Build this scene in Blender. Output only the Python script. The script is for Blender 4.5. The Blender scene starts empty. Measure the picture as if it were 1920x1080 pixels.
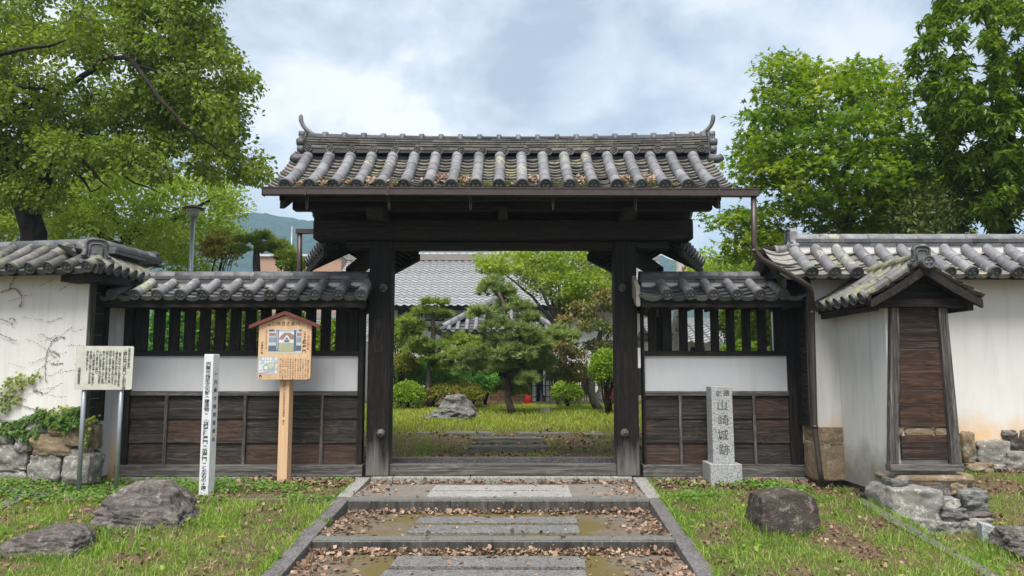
import bpy, math, random
import numpy as np
from mathutils import Vector, noise, Matrix

# ---------------------------------------------------------------- camera, world, sun, exposure
S = bpy.context.scene
COL = S.collection
FPX, CX, CY, HOR = 1450.0, 960.0, 540.0, 695.0      # photo calibration: 1920x1080 pixels
CAMZ = 1.344
PITCH = math.atan((HOR - CY) / FPX)
cam_d = bpy.data.cameras.new('camera')
cam_d.lens = 36.0 * FPX / 1920.0
cam_d.sensor_width = 36.0
cam_d.clip_start, cam_d.clip_end = 0.1, 6000
cam = bpy.data.objects.new('camera', cam_d)
cam.location = (0, 0, CAMZ)
cam.rotation_euler = (math.pi / 2 + PITCH, 0, 0)
COL.objects.link(cam)
S.camera = cam

SUN_EL, SUN_AZ = math.radians(62), math.radians(192)  # azimuth measured from +Y (into the picture) clockwise
W = bpy.data.worlds.new('World')
S.world = W
W.use_nodes = True
nt = W.node_tree
nt.nodes.clear()
_n = nt.nodes.new
_l = nt.links.new
wo = _n('ShaderNodeOutputWorld')
sky = _n('ShaderNodeTexSky')
sky.sky_type = 'NISHITA'
sky.sun_disc = False
sky.sun_elevation = SUN_EL
sky.sun_rotation = SUN_AZ
sky.air_density, sky.dust_density, sky.ozone_density = 1.0, 1.5, 1.2
bg1 = _n('ShaderNodeBackground'); bg1.inputs[1].default_value = 0.10
_l(sky.outputs[0], bg1.inputs[0])
tc = _n('ShaderNodeTexCoord')
mp = _n('ShaderNodeMapping')
mp.inputs['Location'].default_value = (4.4, 8.1, 1.3)
mp.inputs['Scale'].default_value = (1.0, 1.0, 1.5)
_l(tc.outputs['Generated'], mp.inputs[0])
def wnoise(sc, det, rough, dist):
    t = _n('ShaderNodeTexNoise')
    t.inputs['Scale'].default_value = sc; t.inputs['Detail'].default_value = det
    t.inputs['Roughness'].default_value = rough; t.inputs['Distortion'].default_value = dist
    _l(mp.outputs[0], t.inputs['Vector'])
    return t
n1 = wnoise(4.2, 10, 0.58, 0.2)
n2 = wnoise(1.5, 5, 0.5, 0.2)
r1 = _n('ShaderNodeValToRGB')              # how bright the cloud is
e = r1.color_ramp.elements
e[0].position, e[0].color = 0.38, (0.47, 0.53, 0.62, 1)
e[1].position, e[1].color = 0.60, (1.06, 1.05, 1.03, 1)
el = e.new(0.5); el.color = (0.74, 0.79, 0.87, 1)
_l(n1.outputs['Fac'], r1.inputs[0])
bg2 = _n('ShaderNodeBackground'); bg2.inputs[1].default_value = 0.66
_l(r1.outputs[0], bg2.inputs[0])
r2 = _n('ShaderNodeValToRGB')              # how much cloud covers the blue
e = r2.color_ramp.elements
e[0].position, e[0].color = 0.33, (0.62, 0.62, 0.62, 1)
e[1].position, e[1].color = 0.58, (1, 1, 1, 1)
_l(n2.outputs['Fac'], r2.inputs[0])
mx = _n('ShaderNodeMixShader')
_l(r2.outputs[0], mx.inputs[0]); _l(bg1.outputs[0], mx.inputs[1]); _l(bg2.outputs[0], mx.inputs[2])
_l(mx.outputs[0], wo.inputs[0])

sun_d = bpy.data.lights.new('sun', 'SUN')
sun_d.energy = 3.6
sun_d.angle = math.radians(34)
sun_d.color = (1.0, 0.95, 0.88)
sun = bpy.data.objects.new('sun', sun_d)
_sv = Vector((math.sin(SUN_AZ) * math.cos(SUN_EL), math.cos(SUN_AZ) * math.cos(SUN_EL), math.sin(SUN_EL)))
sun.rotation_euler = _sv.to_track_quat('Z', 'Y').to_euler()
COL.objects.link(sun)
S.view_settings.view_transform = 'Standard'
S.view_settings.look = 'None'
S.view_settings.exposure = 0.86
S.view_settings.gamma = 1.0
S.cycles.max_bounces = 6
S.cycles.transparent_max_bounces = 8
S.cycles.use_denoising = True

# ---------------------------------------------------------------- pixel <-> world helpers
_cp, _sp = math.cos(PITCH), math.sin(PITCH)
def ray(px, py):
    u, v = (px - CX) / FPX, (CY - py) / FPX
    return Vector((u, _cp - v * _sp, _sp + v * _cp))
def P(px, py, Y):
    r = ray(px, py); t = Y / r.y
    return Vector((r.x * t, Y, CAMZ + r.z * t))
def X(px, py, Y): return P(px, py, Y).x
def Z(py, Y): return P(960, py, Y).z

def sstep(a, b, x):
    t = min(1.0, max(0.0, (x - a) / (b - a)))
    return t * t * (3 - 2 * t)
def lerp(a, b, t): return a + (b - a) * t
def pl(x, pts):
    if x <= pts[0][0]: return pts[0][1]
    for (a, fa), (b, fb) in zip(pts, pts[1:]):
        if x <= b: return lerp(fa, fb, (x - a) / (b - a))
    return pts[-1][1]

GPROF = [(-60, -1.0), (0, -0.9), (6.4, -0.325), (7.3, -0.235), (8.7, -0.115), (9.1, -0.095), (10.3, -0.078), (10.9, 0.0), (11.1, 0.06),
         (12.2, 0.10), (13.6, 0.28), (16.0, 0.46), (60, 0.48), (400, 0.5)]
def ground(x, y):
    z = pl(y, GPROF)
    if y < 10.6:
        z += 0.20 * sstep(4.6, 5.3, x) * sstep(8.3, 9.3, y)
        z -= 0.17 * sstep(3.95, 4.25, x) * (1 - sstep(8.1, 8.9, y)) * sstep(5.0, 6.5, y)
        z += 0.10 * sstep(-5.2, -5.9, x) * sstep(7.5, 9.2, y)
    if abs(x) < 30 and -2 < y < 40:
        z += 0.025 * noise.noise((x * 0.9, y * 0.9, 3.1)) + 0.012 * noise.noise((x * 3.1, y * 3.1, 1.7))
    return z
def GH(px, py):
    """where the ray through a photo pixel meets the ground"""
    r = ray(px, py); t = 2.0
    while t < 300:
        p = Vector((r.x * t, r.y * t, CAMZ + r.z * t))
        if p.z <= ground(p.x, p.y): return p
        t += 0.02 if t < 20 else 0.2
    return p

# ---------------------------------------------------------------- object helpers
ORI = {}
def thing(name, label, cat, loc, group=None, kind=None):
    o = bpy.data.objects.new(name, None)
    o.empty_display_size = 0.2
    o.location = loc
    COL.objects.link(o)
    ORI[o.name] = Vector(loc)
    tag(o, label, cat, group, kind)
    return o
def tag(o, label=None, cat=None, group=None, kind=None):
    if label: o['label'] = label
    if cat: o['category'] = cat
    if group: o['group'] = group
    if kind: o['kind'] = kind
    return o

class MB:
    """collects shapes in world coordinates and links them as one mesh object"""
    def __init__(s):
        s.v, s.f, s.mi, s.sm = [], [], [], []
    def add(s, vs, fs, mi=0, smooth=False):
        b = len(s.v)
        s.v.extend([tuple(p) for p in vs])
        for f in fs:
            s.f.append([b + i for i in f]); s.mi.append(mi); s.sm.append(smooth)
    def box(s, x0, x1, y0, y1, z0, z1, mi=0):
        s.hexa([(x0, y0, z0), (x1, y0, z0), (x1, y1, z0), (x0, y1, z0), (x0, y0, z1), (x1, y0, z1), (x1, y1, z1), (x0, y1, z1)], mi)
    def hexa(s, p, mi=0):
        s.add(p, [(3, 2, 1, 0), (4, 5, 6, 7), (0, 1, 5, 4), (1, 2, 6, 5), (2, 3, 7, 6), (3, 0, 4, 7)], mi)
    def prism(s, poly, ext, mi=0, smooth=False):
        n = len(poly); ext = Vector(ext)
        a = [Vector(p) for p in poly]
        vs = a + [p + ext for p in a]
        fs = [tuple(range(n))[::-1], tuple(range(n, 2 * n))]
        fs += [(i, (i + 1) % n, n + (i + 1) % n, n + i) for i in range(n)]
        s.add(vs, fs, mi, smooth)
    def tube(s, pts, rad, n=8, mi=0, cap=True, smooth=True):
        pts = [Vector(p) for p in pts]
        if not isinstance(rad, (list, tuple)): rad = [rad] * len(pts)
        vs, fs = [], []
        up = None
        for i, p in enumerate(pts):
            d = (pts[min(i + 1, len(pts) - 1)] - pts[max(i - 1, 0)])
            if d.length < 1e-9: d = Vector((0, 0, 1))
            d.normalize()
            if up is None:
                up = Vector((0, 0, 1)) if abs(d.z) < 0.9 else Vector((1, 0, 0))
            a = d.cross(up)
            if a.length < 1e-6: a = d.orthogonal()
            a.normalize()
            b = a.cross(d).normalized(); up = b
            for k in range(n):
                t = 2 * math.pi * k / n
                vs.append(p + (a * math.cos(t) + b * math.sin(t)) * rad[i])
        for i in range(len(pts) - 1):
            for k in range(n):
                fs.append((i * n + k, i * n + (k + 1) % n, (i + 1) * n + (k + 1) % n, (i + 1) * n + k))
        s.add(vs, fs, mi, smooth)
        if cap:
            b0 = len(s.v) - len(vs)
            s.f.append([b0 + k for k in range(n)][::-1]); s.mi.append(mi); s.sm.append(False)
            s.f.append([b0 + (len(pts) - 1) * n + k for k in range(n)]); s.mi.append(mi); s.sm.append(False)
    def lathe(s, c, prof, n=16, mi=0, smooth=True):
        c = Vector(c); vs, fs = [], []
        for r, z in prof:
            for k in range(n):
                t = 2 * math.pi * k / n
                vs.append(c + Vector((r * math.cos(t), r * math.sin(t), z)))
        for i in range(len(prof) - 1):
            for k in range(n):
                fs.append((i * n + k, i * n + (k + 1) % n, (i + 1) * n + (k + 1) % n, (i + 1) * n + k))
        fs.append(tuple(range(n))[::-1]); fs.append(tuple((len(prof) - 1) * n + k for k in range(n)))
        s.add(vs, fs, mi, smooth)
    def build(s, name, mats, parent=None, bevel=0.0, label=None):
        if not isinstance(mats, (list, tuple)): mats = [mats]
        o0 = ORI[parent.name] if parent else Vector((0, 0, 0))
        va = np.array(s.v, dtype=np.float64).reshape(-1, 3)
        if not parent:
            o0 = Vector(((va[:, 0].min() + va[:, 0].max()) / 2, (va[:, 1].min() + va[:, 1].max()) / 2, va[:, 2].min()))
        va = va - np.array(o0)
        me = bpy.data.meshes.new(name)
        me.from_pydata(va.tolist(), [], s.f)
        for m in mats: me.materials.append(m)
        me.polygons.foreach_set('material_index', s.mi)
        me.polygons.foreach_set('use_smooth', s.sm)
        me.update()
        o = bpy.data.objects.new(name, me)
        COL.objects.link(o)
        if parent:
            o.parent = parent; ORI[o.name] = o0
        else:
            o.location = o0; ORI[o.name] = o0
        if bevel:
            md = o.modifiers.new('bevel', 'BEVEL')
            md.width = bevel; md.segments = 2; md.limit_method = 'ANGLE'; md.angle_limit = math.radians(40)
        if label: o['label'] = label
        return o

def np_mesh(name, V, F, mats, parent=None, mi=None, smooth=False, origin=None):
    """V (n,3) world, F (m,k)"""
    o0 = ORI[parent.name] if parent else (Vector(origin) if origin is not None else Vector((0, 0, 0)))
    V = (np.asarray(V, dtype=np.float64) - np.array(o0)).astype(np.float32)
    F = np.asarray(F, dtype=np.int32)
    me = bpy.data.meshes.new(name)
    me.vertices.add(len(V)); me.vertices.foreach_set('co', V.ravel())
    m, k = F.shape
    me.loops.add(m * k); me.loops.foreach_set('vertex_index', F.ravel())
    me.polygons.add(m)
    me.polygons.foreach_set('loop_start', np.arange(0, m * k, k, dtype=np.int32))
    me.polygons.foreach_set('loop_total', np.full(m, k, dtype=np.int32))
    if not isinstance(mats, (list, tuple)): mats = [mats]
    for q in mats: me.materials.append(q)
    if mi is not None: me.polygons.foreach_set('material_index', np.asarray(mi, dtype=np.int32))
    if smooth: me.polygons.foreach_set('use_smooth', np.ones(m, dtype=bool))
    me.update(calc_edges=True); me.validate()
    o = bpy.data.objects.new(name, me)
    COL.objects.link(o)
    if parent: o.parent = parent
    else: o.location = o0
    ORI[o.name] = o0
    return o

# ---------------------------------------------------------------- materials
class NT:
    def __init__(s, name):
        s.m = bpy.data.materials.new(name); s.m.use_nodes = True
        s.t = s.m.node_tree; s.t.nodes.clear()
        s.out = s.n('ShaderNodeOutputMaterial')
        s.co = s.n('ShaderNodeTexCoord').outputs['Object']
        s._isl = None
    def n(s, typ): return s.t.nodes.new(typ)
    def l(s, a, b): s.t.links.new(a, b)
    @property
    def isl(s):
        if s._isl is None: s._isl = s.math('FRACT', s.math('ADD', s.n('ShaderNodeNewGeometry').outputs['Random Per Island'], s.n('ShaderNodeObjectInfo').outputs['Random']))
        return s._isl
    def mapping(s, scale, add=None):
        m = s.n('ShaderNodeMapping'); m.inputs['Scale'].default_value = scale
        s.l(s.co, m.inputs[0])
        if add is None: return m.outputs[0]
        c = s.n('ShaderNodeCombineXYZ')
        for i in range(3):
            k = s.math('MULTIPLY', add, 17.3 + 31.7 * i); s.l(k, c.inputs[i])
        v = s.n('ShaderNodeVectorMath'); v.operation = 'ADD'
        s.l(m.outputs[0], v.inputs[0]); s.l(c.outputs[0], v.inputs[1])
        return v.outputs[0]
    def noise(s, scale, det=5, rough=0.6, dist=0.0, vec=None):
        t = s.n('ShaderNodeTexNoise')
        t.inputs['Scale'].default_value = scale; t.inputs['Detail'].default_value = det
        t.inputs['Roughness'].default_value = rough; t.inputs['Distortion'].default_value = dist
        s.l(vec if vec is not None else s.co, t.inputs['Vector'])
        return t.outputs['Fac']
    def voro(s, scale, vec=None, feat='F1', out='Distance'):
        t = s.n('ShaderNodeTexVoronoi'); t.feature = feat
        t.inputs['Scale'].default_value = scale
        s.l(vec if vec is not None else s.co, t.inputs['Vector'])
        return t.outputs[out]
    def math(s, op, a, b=None, clamp=False):
        t = s.n('ShaderNodeMath'); t.operation = op; t.use_clamp = clamp
        for i, q in enumerate((a, b)):
            if q is None: continue
            if isinstance(q, (int, float)): t.inputs[i].default_value = q
            else: s.l(q, t.inputs[i])
        return t.outputs[0]
    def ramp(s, fac, stops, interp='LINEAR'):
        t = s.n('ShaderNodeValToRGB'); cr = t.color_ramp; cr.interpolation = interp
        while len(cr.elements) < len(stops): cr.elements.new(0.5)
        for el, (p, c) in zip(cr.elements, stops):
            el.position = p
            if isinstance(c, (int, float)): c = (c, c, c)
            el.color = (*c, 1)
        s.l(fac, t.inputs[0])
        return t.outputs[0]
    def mix(s, fac, a, b, mode='MIX'):
        t = s.n('ShaderNodeMix'); t.data_type = 'RGBA'; t.blend_type = mode
        ins = [i for i in t.inputs if i.enabled or True]
        for key, q in ((0, fac), (6, a), (7, b)):
            sock = t.inputs[key]
            if isinstance(q, (int, float)) and key == 0: sock.default_value = q
            elif isinstance(q, tuple): sock.default_value = (*q, 1) if len(q) == 3 else q
            else: s.l(q, sock)
        return t.outputs[2]
    def z(s):
        t = s.n('ShaderNodeSeparateXYZ'); s.l(s.co, t.inputs[0]); return t.outputs
    def bump(s, h, strength=0.4, dist=0.01):
        b = s.n('ShaderNodeBump'); b.inputs['Strength'].default_value = strength; b.inputs['Distance'].default_value = dist
        s.l(h, b.inputs['Height']); return b.outputs[0]
    def done(s, col, rough=0.8, normal=None, spec=0.3, metallic=0.0):
        p = s.n('ShaderNodeBsdfPrincipled')
        if isinstance(col, tuple): p.inputs['Base Color'].default_value = (*col, 1)
        else: s.l(col, p.inputs['Base Color'])
        if isinstance(rough, (int, float)): p.inputs['Roughness'].default_value = rough
        else: s.l(rough, p.inputs['Roughness'])
        p.inputs['Specular IOR Level'].default_value = spec
        p.inputs['Metallic'].default_value = metallic
        if normal is not None: s.l(normal, p.inputs['Normal'])
        s.l(p.outputs[0], s.out.inputs[0])
        return s.m

def m_tile(name, c0, c1, moss, moss_thr, rough=0.55):
    t = NT(name)
    base = t.ramp(t.isl, [(0, c0), (0.5, tuple((a + b) / 2 for a, b in zip(c0, c1))), (1, c1)])
    st = t.noise(9, 6, 0.7)
    base = t.mix(t.ramp(st, [(0.4, 0.0), (0.75, 0.75)]), base, tuple(0.35 * a for a in c0))
    fine = t.noise(70, 3, 0.6)
    base = t.mix(0.35, base, t.ramp(fine, [(0.3, 0.25), (0.7, 1.0)]), 'MULTIPLY')
    if moss:
        big = t.noise(1.3, 2, 0.5)
        m1 = t.noise(14, 6, 0.75)
        k = t.math('ADD', t.math('MULTIPLY', big, 0.7), t.math('MULTIPLY', m1, 0.6))
        fac = t.ramp(k, [(moss_thr, 0.0), (moss_thr + 0.05, 0.85)])
        base = t.mix(fac, base, t.ramp(t.noise(40, 3), [(0.3, moss), (0.7, tuple(min(1, 1.9 * a) for a in moss))]))
    nb = t.bump(t.noise(55, 4, 0.7), 0.25, 0.004)
    return t.done(base, rough, nb, 0.4)

def m_wood(name, axis, c_dark, c_mid, c_light, warm=None, grey_base=None, scale=1.0, rough=0.75):
    """weathered timber, grain along axis (0 x, 1 y, 2 z); grey_base = (z0, z1, colour): bleached foot of a post"""
    t = NT(name)
    sc = [14 * scale, 14 * scale, 14 * scale]; sc[axis] = 0.9 * scale
    v = t.mapping(sc, t.isl)
    g = t.noise(1.0, 8, 0.7, 2.2, v)
    if scale == 1.0:
        rs = [5.0, 5.0, 5.0]; rs[axis] = .85
        ring = t.math('SINE', t.math('MULTIPLY', t.noise(1.0, 2, 0.5, 0.6, t.mapping(rs, t.isl)), 95.0))
        g = t.math('ADD', t.math('MULTIPLY', g, 0.86), t.math('MULTIPLY', t.math('ADD', t.math('MULTIPLY', ring, .5), .5), 0.13))
    sc2 = [60 * scale, 60 * scale, 60 * scale]; sc2[axis] = 1.2 * scale
    g2 = t.noise(1.0, 4, 0.6, 0.3, t.mapping(sc2, t.isl))
    col = t.ramp(g, [(0.30, c_dark), (0.5, c_mid), (0.68, c_light)])
    col = t.mix(t.ramp(g2, [(0.4, 0.0), (0.62, 0.75)]), col, tuple(0.35 * a for a in c_dark))
    if warm:
        w = t.math('ADD', t.math('MULTIPLY', t.isl, 0.55), t.math('ADD', t.math('MULTIPLY', t.noise(1.0, 4, 0.6, 0.5, t.mapping((2.2, 2.2, 5.5), t.isl)), 0.9), t.math('MULTIPLY', g, 0.25)))
        col = t.mix(t.ramp(w, [(0.88, 0.0), (1.14, 0.5)]), col, t.ramp(g, [(0.3, tuple(0.3 * a for a in warm)), (0.65, warm)]))
    if grey_base:
        z0, z1, cg = grey_base
        zz = t.math('ADD', t.z()[2], t.math('MULTIPLY', t.math('SUBTRACT', t.noise(1.0, 4, 0.6, 0.0, t.mapping((9, 9, 1.5))), 0.5), 1.2))
        mr = t.n('ShaderNodeMapRange'); mr.inputs[1].default_value = z0; mr.inputs[2].default_value = z1
        mr.inputs[3].default_value = 1.0; mr.inputs[4].default_value = 0.0; t.l(zz, mr.inputs[0])
        col = t.mix(t.math('MULTIPLY', mr.outputs[0], 0.8), col, t.mix(g2, cg, tuple(0.4 * a for a in cg)))
    nb = t.bump(t.math('ADD', g, g2), 0.5, 0.006)
    return t.done(col, rough, nb, 0.25)

def m_plaster(name, base, stain=None, streak=0.0):
    t = NT(name)
    n = t.noise(1.6, 5, 0.6)
    col = t.mix(t.ramp(n, [(0.35, 0.0), (0.75, 0.35)]), base, tuple(0.72 * a for a in base))
    col = t.mix(t.ramp(t.noise(34, 3, 0.7), [(0.62, 0.0), (0.78, 0.35)]), col, (0.30, 0.29, 0.27))
    dr = t.noise(1.0, 5, 0.65, 0.3, t.mapping((7, 7, .55)))
    col = t.mix(t.ramp(dr, [(.52, 0.), (.75, .30)]), col, (0.36, 0.35, 0.33))
    if stain:
        z0, z1, cs = stain
        zz = t.math('ADD', t.z()[2], t.math('MULTIPLY', t.math('SUBTRACT', t.noise(2.2, 6, 0.65), 0.5), 0.9))
        mr = t.n('ShaderNodeMapRange'); mr.inputs[1].default_value = z0; mr.inputs[2].default_value = z1
        mr.inputs[3].default_value = 1.0; mr.inputs[4].default_value = 0.0; t.l(zz, mr.inputs[0])
        col = t.mix(mr.outputs[0], col, t.mix(t.noise(7, 5), cs, tuple(min(1, 1.5 * a) for a in cs)))
    if streak:
        sv = t.noise(1.0, 4, 0.6, 0.0, t.mapping((16, 16, 0.8)))
        col = t.mix(t.math('MULTIPLY', t.ramp(sv, [(0.5, 0.0), (0.75, 1.0)]), streak), col, (0.33, 0.32, 0.31))
    return t.done(col, 0.9, t.bump(t.noise(60, 4, 0.7), 0.15, 0.004), 0.15)

def m_stone(name, c0, c1, lichen=None, scale=1.0, tan=None, bump=0.5, crack=False):
    t = NT(name)
    n = t.noise(4 * scale, 8, 0.7)
    f = t.noise(60 * scale, 4, 0.7)
    col = t.ramp(n, [(0.3, c0), (0.7, c1)])
    col = t.mix(t.ramp(f, [(0.35, 0.55), (0.6, 0.0)]), col, tuple(0.3 * a for a in c0))
    col = t.mix(t.math('MULTIPLY', t.isl, 0.55), col, tuple(0.6 * a for a in c1))
    if tan:
        col = t.mix(t.ramp(t.math('ADD', t.isl, t.math('MULTIPLY', n, 0.6)), [(0.75, 0.0), (1.0, 0.75)]), col, tan)
    if lichen:
        k = t.noise(11 * scale, 7, 0.75)
        col = t.mix(t.ramp(k, [(0.54, 0.0), (0.62, 0.8)]), col, lichen)
    if crack:
        cn = t.noise(1.0, 6, 0.7, 1.5, t.mapping((2.6, 2.6, 8)))
        col = t.mix(t.ramp(cn, [(.44, .0), (.475, .75), (.49, .75), (.52, 0.)]), col, tuple(0.18 * a for a in c1))
        col = t.mix(t.ramp(t.noise(17, 6, .75), [(.45, .0), (.7, .8)]), col, tuple(0.3 * a for a in c1))
    h = t.math('ADD', t.math('MULTIPLY', n, 1.0), t.math('MULTIPLY', f, 0.35))
    return t.done(col, 0.9, t.bump(h, bump, 0.03), 0.2)

def m_granite(name, base, dark, sc=140, dirt=0.0):
    t = NT(name)
    a = t.voro(sc, None, 'F1', 'Color')
    sp = t.n('ShaderNodeSeparateColor'); t.l(a, sp.inputs[0])
    col = t.ramp(sp.outputs[0], [(0.0, dark), (0.3, tuple(0.75 * q for q in base)), (0.55, base), (1.0, tuple(min(1, 1.3 * q) for q in base))])
    if dirt:
        col = t.mix(t.math('MULTIPLY', t.ramp(t.noise(5, 6, 0.7), [(0.35, 0.0), (0.7, 1.0)]), dirt), col, tuple(0.3 * q for q in base))
    return t.done(col, 0.8, t.bump(t.noise(120, 3), 0.2, 0.003), 0.25)

def m_leaf(name, cols, trans=0.35, patch=0.5, rough=0.5, nscale=0.8):
    """foliage: colour varies leaf by leaf and in patches through the crown"""
    t = NT(name)
    stops = [(i / (len(cols) - 1), c) for i, c in enumerate(cols)]
    k = t.math('ADD', t.math('MULTIPLY', t.isl, 1 - patch), t.math('MULTIPLY', t.ramp(t.noise(nscale, 3, 0.6), [(0.3, 0.0), (0.7, 1.0)]), patch))
    col = t.ramp(k, stops)
    p = t.n('ShaderNodeBsdfPrincipled')
    t.l(col, p.inputs['Base Color']); p.inputs['Roughness'].default_value = rough
    p.inputs['Specular IOR Level'].default_value = 0.35
    tr = t.n('ShaderNodeBsdfTranslucent')
    t.l(t.mix(1.0, col, (1.25, 1.35, 0.55), 'MULTIPLY'), tr.inputs[0])
    ms = t.n('ShaderNodeMixShader'); ms.inputs[0].default_value = trans
    t.l(p.outputs[0], ms.inputs[1]); t.l(tr.outputs[0], ms.inputs[2]); t.l(ms.outputs[0], t.out.inputs[0])
    return t.m

def m_plain(name, col, rough=0.6, metallic=0.0, var=0.15, spec=0.4):
    t = NT(name)
    c = t.mix(t.ramp(t.noise(12, 5, 0.65), [(0.35, 0.0), (0.75, 1.0)]), col, tuple((1 - var * 2) * a for a in col))
    return t.done(c, rough, t.bump(t.noise(45, 3), 0.08, 0.003), spec, metallic)

M = {}
M['tile'] = m_tile('roof_tile_grey', (0.075, 0.077, 0.082), (0.185, 0.185, 0.195), (0.13, 0.13, 0.085), 0.80)
M['tile_old'] = m_tile('roof_tile_mossy', (0.085, 0.083, 0.08), (0.22, 0.215, 0.20), (0.14, 0.14, 0.07), 0.665)
M['tile_round'] = m_tile('roof_tile_round', (0.17, 0.172, 0.185), (0.30, 0.30, 0.315), (0.24, 0.235, 0.165), 0.745)
M['tile_cap'] = m_tile('roof_tile_cap', (0.075, 0.08, 0.08), (0.14, 0.145, 0.145), (0.20, 0.23, 0.19), 0.80)
M['tile_pan'] = m_tile('roof_tile_pan_pale', (0.16, 0.155, 0.145), (0.36, 0.34, 0.31), (0.22, 0.21, 0.15), 0.75)
M['tile_far'] = m_tile('roof_tile_silver', (0.30, 0.305, 0.32), (0.42, 0.425, 0.44), None, 0, 0.4)
M['tile_oldpan'] = m_tile('roof_pan_lichen', (0.12, 0.115, 0.105), (0.29, 0.275, 0.245), (0.185, 0.18, 0.11), 0.72)
M['tile_band'] = m_tile('roof_tile_band', (0.05, 0.05, 0.053), (0.085, 0.085, 0.09), None, 0)
M['wood_x'] = m_wood('dark_timber_x', 0, (0.009, 0.0075, 0.0065), (0.021, 0.0165, 0.014), (0.045, 0.036, 0.03))
M['wood_y'] = m_wood('dark_timber_y', 1, (0.011, 0.009, 0.008), (0.03, 0.024, 0.02), (0.065, 0.055, 0.046))
M['wood_z'] = m_wood('dark_timber_z', 2, (0.008, 0.007, 0.006), (0.019, 0.015, 0.013), (0.042, 0.034, 0.028))
M['wood_post'] = m_wood('gate_post_timber', 2, (0.007, 0.006, 0.0055), (0.014, 0.011, 0.0095), (0.034, 0.025, 0.02), grey_base=(0.0, 0.48, (0.24, 0.225, 0.21)))
M['wood_board'] = m_wood('weathered_boards', 0, (0.020, 0.017, 0.015), (0.048, 0.041, 0.036), (0.10, 0.09, 0.082), warm=(0.12, 0.062, 0.042))
M['wood_door'] = m_wood('brown_shutter_boards', 0, (0.018, 0.012, 0.010), (0.045, 0.030, 0.0235), (0.095, 0.063, 0.048), warm=(0.11, 0.055, 0.035))
M['wood_grey_x'] = m_wood('grey_timber_x', 0, (0.07, 0.064, 0.058), (0.14, 0.13, 0.12), (0.25, 0.238, 0.225))
M['wood_grey_z'] = m_wood('grey_timber_z', 2, (0.05, 0.044, 0.04), (0.11, 0.10, 0.092), (0.21, 0.196, 0.185))
t = NT('new_cedar'); _g = t.noise(1.0, 6, 0.6, 1.0, t.mapping((16, 16, 0.8), t.isl)); M['cedar'] = t.done(t.mix(t.ramp(t.noise(1.0, 2, 0.5, 0, t.mapping((55, 55, .6))), [(.45, 0.), (.7, .35)]), t.ramp(_g, [(.3, (.56, .36, .205)), (.7, (.70, .49, .31))]), (.50, .28, .14)), 0.6)
M['plaster'] = m_plaster('white_plaster', (0.68, 0.68, 0.67))
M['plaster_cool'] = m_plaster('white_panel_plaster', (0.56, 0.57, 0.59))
M['plaster_wall'] = m_plaster('white_wall_plaster', (0.70, 0.69, 0.665), stain=(0.33, 0.85, (0.55, 0.36, 0.17)))
M['plaster_old'] = m_plaster('aged_wall_plaster', (0.69, 0.68, 0.65), streak=0.25)
M['plaster_stub'] = m_plaster('streaked_wall_plaster', (0.68, 0.675, 0.66), stain=(0.12, 0.55, (0.22, 0.21, 0.18)), streak=0.35)
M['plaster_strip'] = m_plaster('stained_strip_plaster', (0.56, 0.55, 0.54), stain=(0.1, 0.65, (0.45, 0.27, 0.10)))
M['rock'] = m_stone('wall_stone', (0.15, 0.145, 0.13), (0.40, 0.385, 0.35), (0.55, 0.545, 0.50), bump=0.9, scale=1.5)
M['rock_tan'] = m_stone('tan_wall_stone', (0.15, 0.115, 0.075), (0.40, 0.305, 0.195), (0.36, 0.35, 0.30), bump=0.8)
M['rock_dark'] = m_stone('dark_boulder', (0.075, 0.064, 0.06), (0.27, 0.235, 0.22), (0.33, 0.31, 0.29), bump=1.0, crack=True)
M['rock_stump'] = m_stone('brown_boulder', (0.035, 0.028, 0.024), (0.105, 0.086, 0.074), (0.21, 0.18, 0.155), bump=1.0)
M['rock_court'] = m_stone('grey_boulder', (0.09, 0.09, 0.085), (0.30, 0.30, 0.285), (0.42, 0.43, 0.38), bump=1.0, crack=True)
M['granite'] = m_granite('pale_granite', (0.36, 0.37, 0.375), (0.09, 0.095, 0.10), 130)
M['granite_slab'] = m_granite('slab_granite', (0.185, 0.182, 0.178), (0.055, 0.055, 0.052), 80, 0.45)
M['granite_pale'] = m_granite('clean_slab_granite', (0.33, 0.32, 0.31), (0.15, 0.145, 0.14), 110, 0.3)
M['granite_sill'] = m_granite('sill_granite', (0.31, 0.32, 0.28), (0.14, 0.14, 0.12), 90, 0.35)
M['kerb'] = m_granite('kerb_stone', (0.155, 0.145, 0.145), (0.06, 0.055, 0.055), 90, 0.5)
M['kerb_pale'] = m_granite('kerb_stone_pale', (0.30, 0.29, 0.275), (0.14, 0.13, 0.13), 90, 0.3)
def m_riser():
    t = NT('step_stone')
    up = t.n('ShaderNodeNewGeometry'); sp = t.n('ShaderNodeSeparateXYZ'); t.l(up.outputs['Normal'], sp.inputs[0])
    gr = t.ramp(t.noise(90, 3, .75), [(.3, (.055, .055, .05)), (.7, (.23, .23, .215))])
    side_col = t.ramp(t.noise(1.0, 6, .7, .4, t.mapping((9, 9, 2.2))), [(.35, (.022, .021, .019)), (.6, (.085, .08, .072)), (.75, (.20, .195, .18))])
    side_col = t.mix(t.ramp(t.voro(16), [(.10, .8), (.16, 0.)]), side_col, (.27, .27, .25))
    col = t.mix(t.ramp(sp.outputs[2], [(.45, 0.), (.8, 1.)]), side_col, gr)  # upright faces get the darker blotched colour, tops the paler grit
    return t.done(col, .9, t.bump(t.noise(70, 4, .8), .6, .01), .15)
M['riser'] = m_riser()
M['metal_brown'] = m_plain('brown_painted_metal', (0.075, 0.058, 0.053), 0.4, 0.3, 0.15)
M['metal_grey'] = m_plain('galvanised_steel', (0.36, 0.39, 0.43), 0.38, 0.6, 0.1)
M['iron'] = m_plain('black_iron', (0.02, 0.02, 0.02), 0.5, 0.5)
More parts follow.
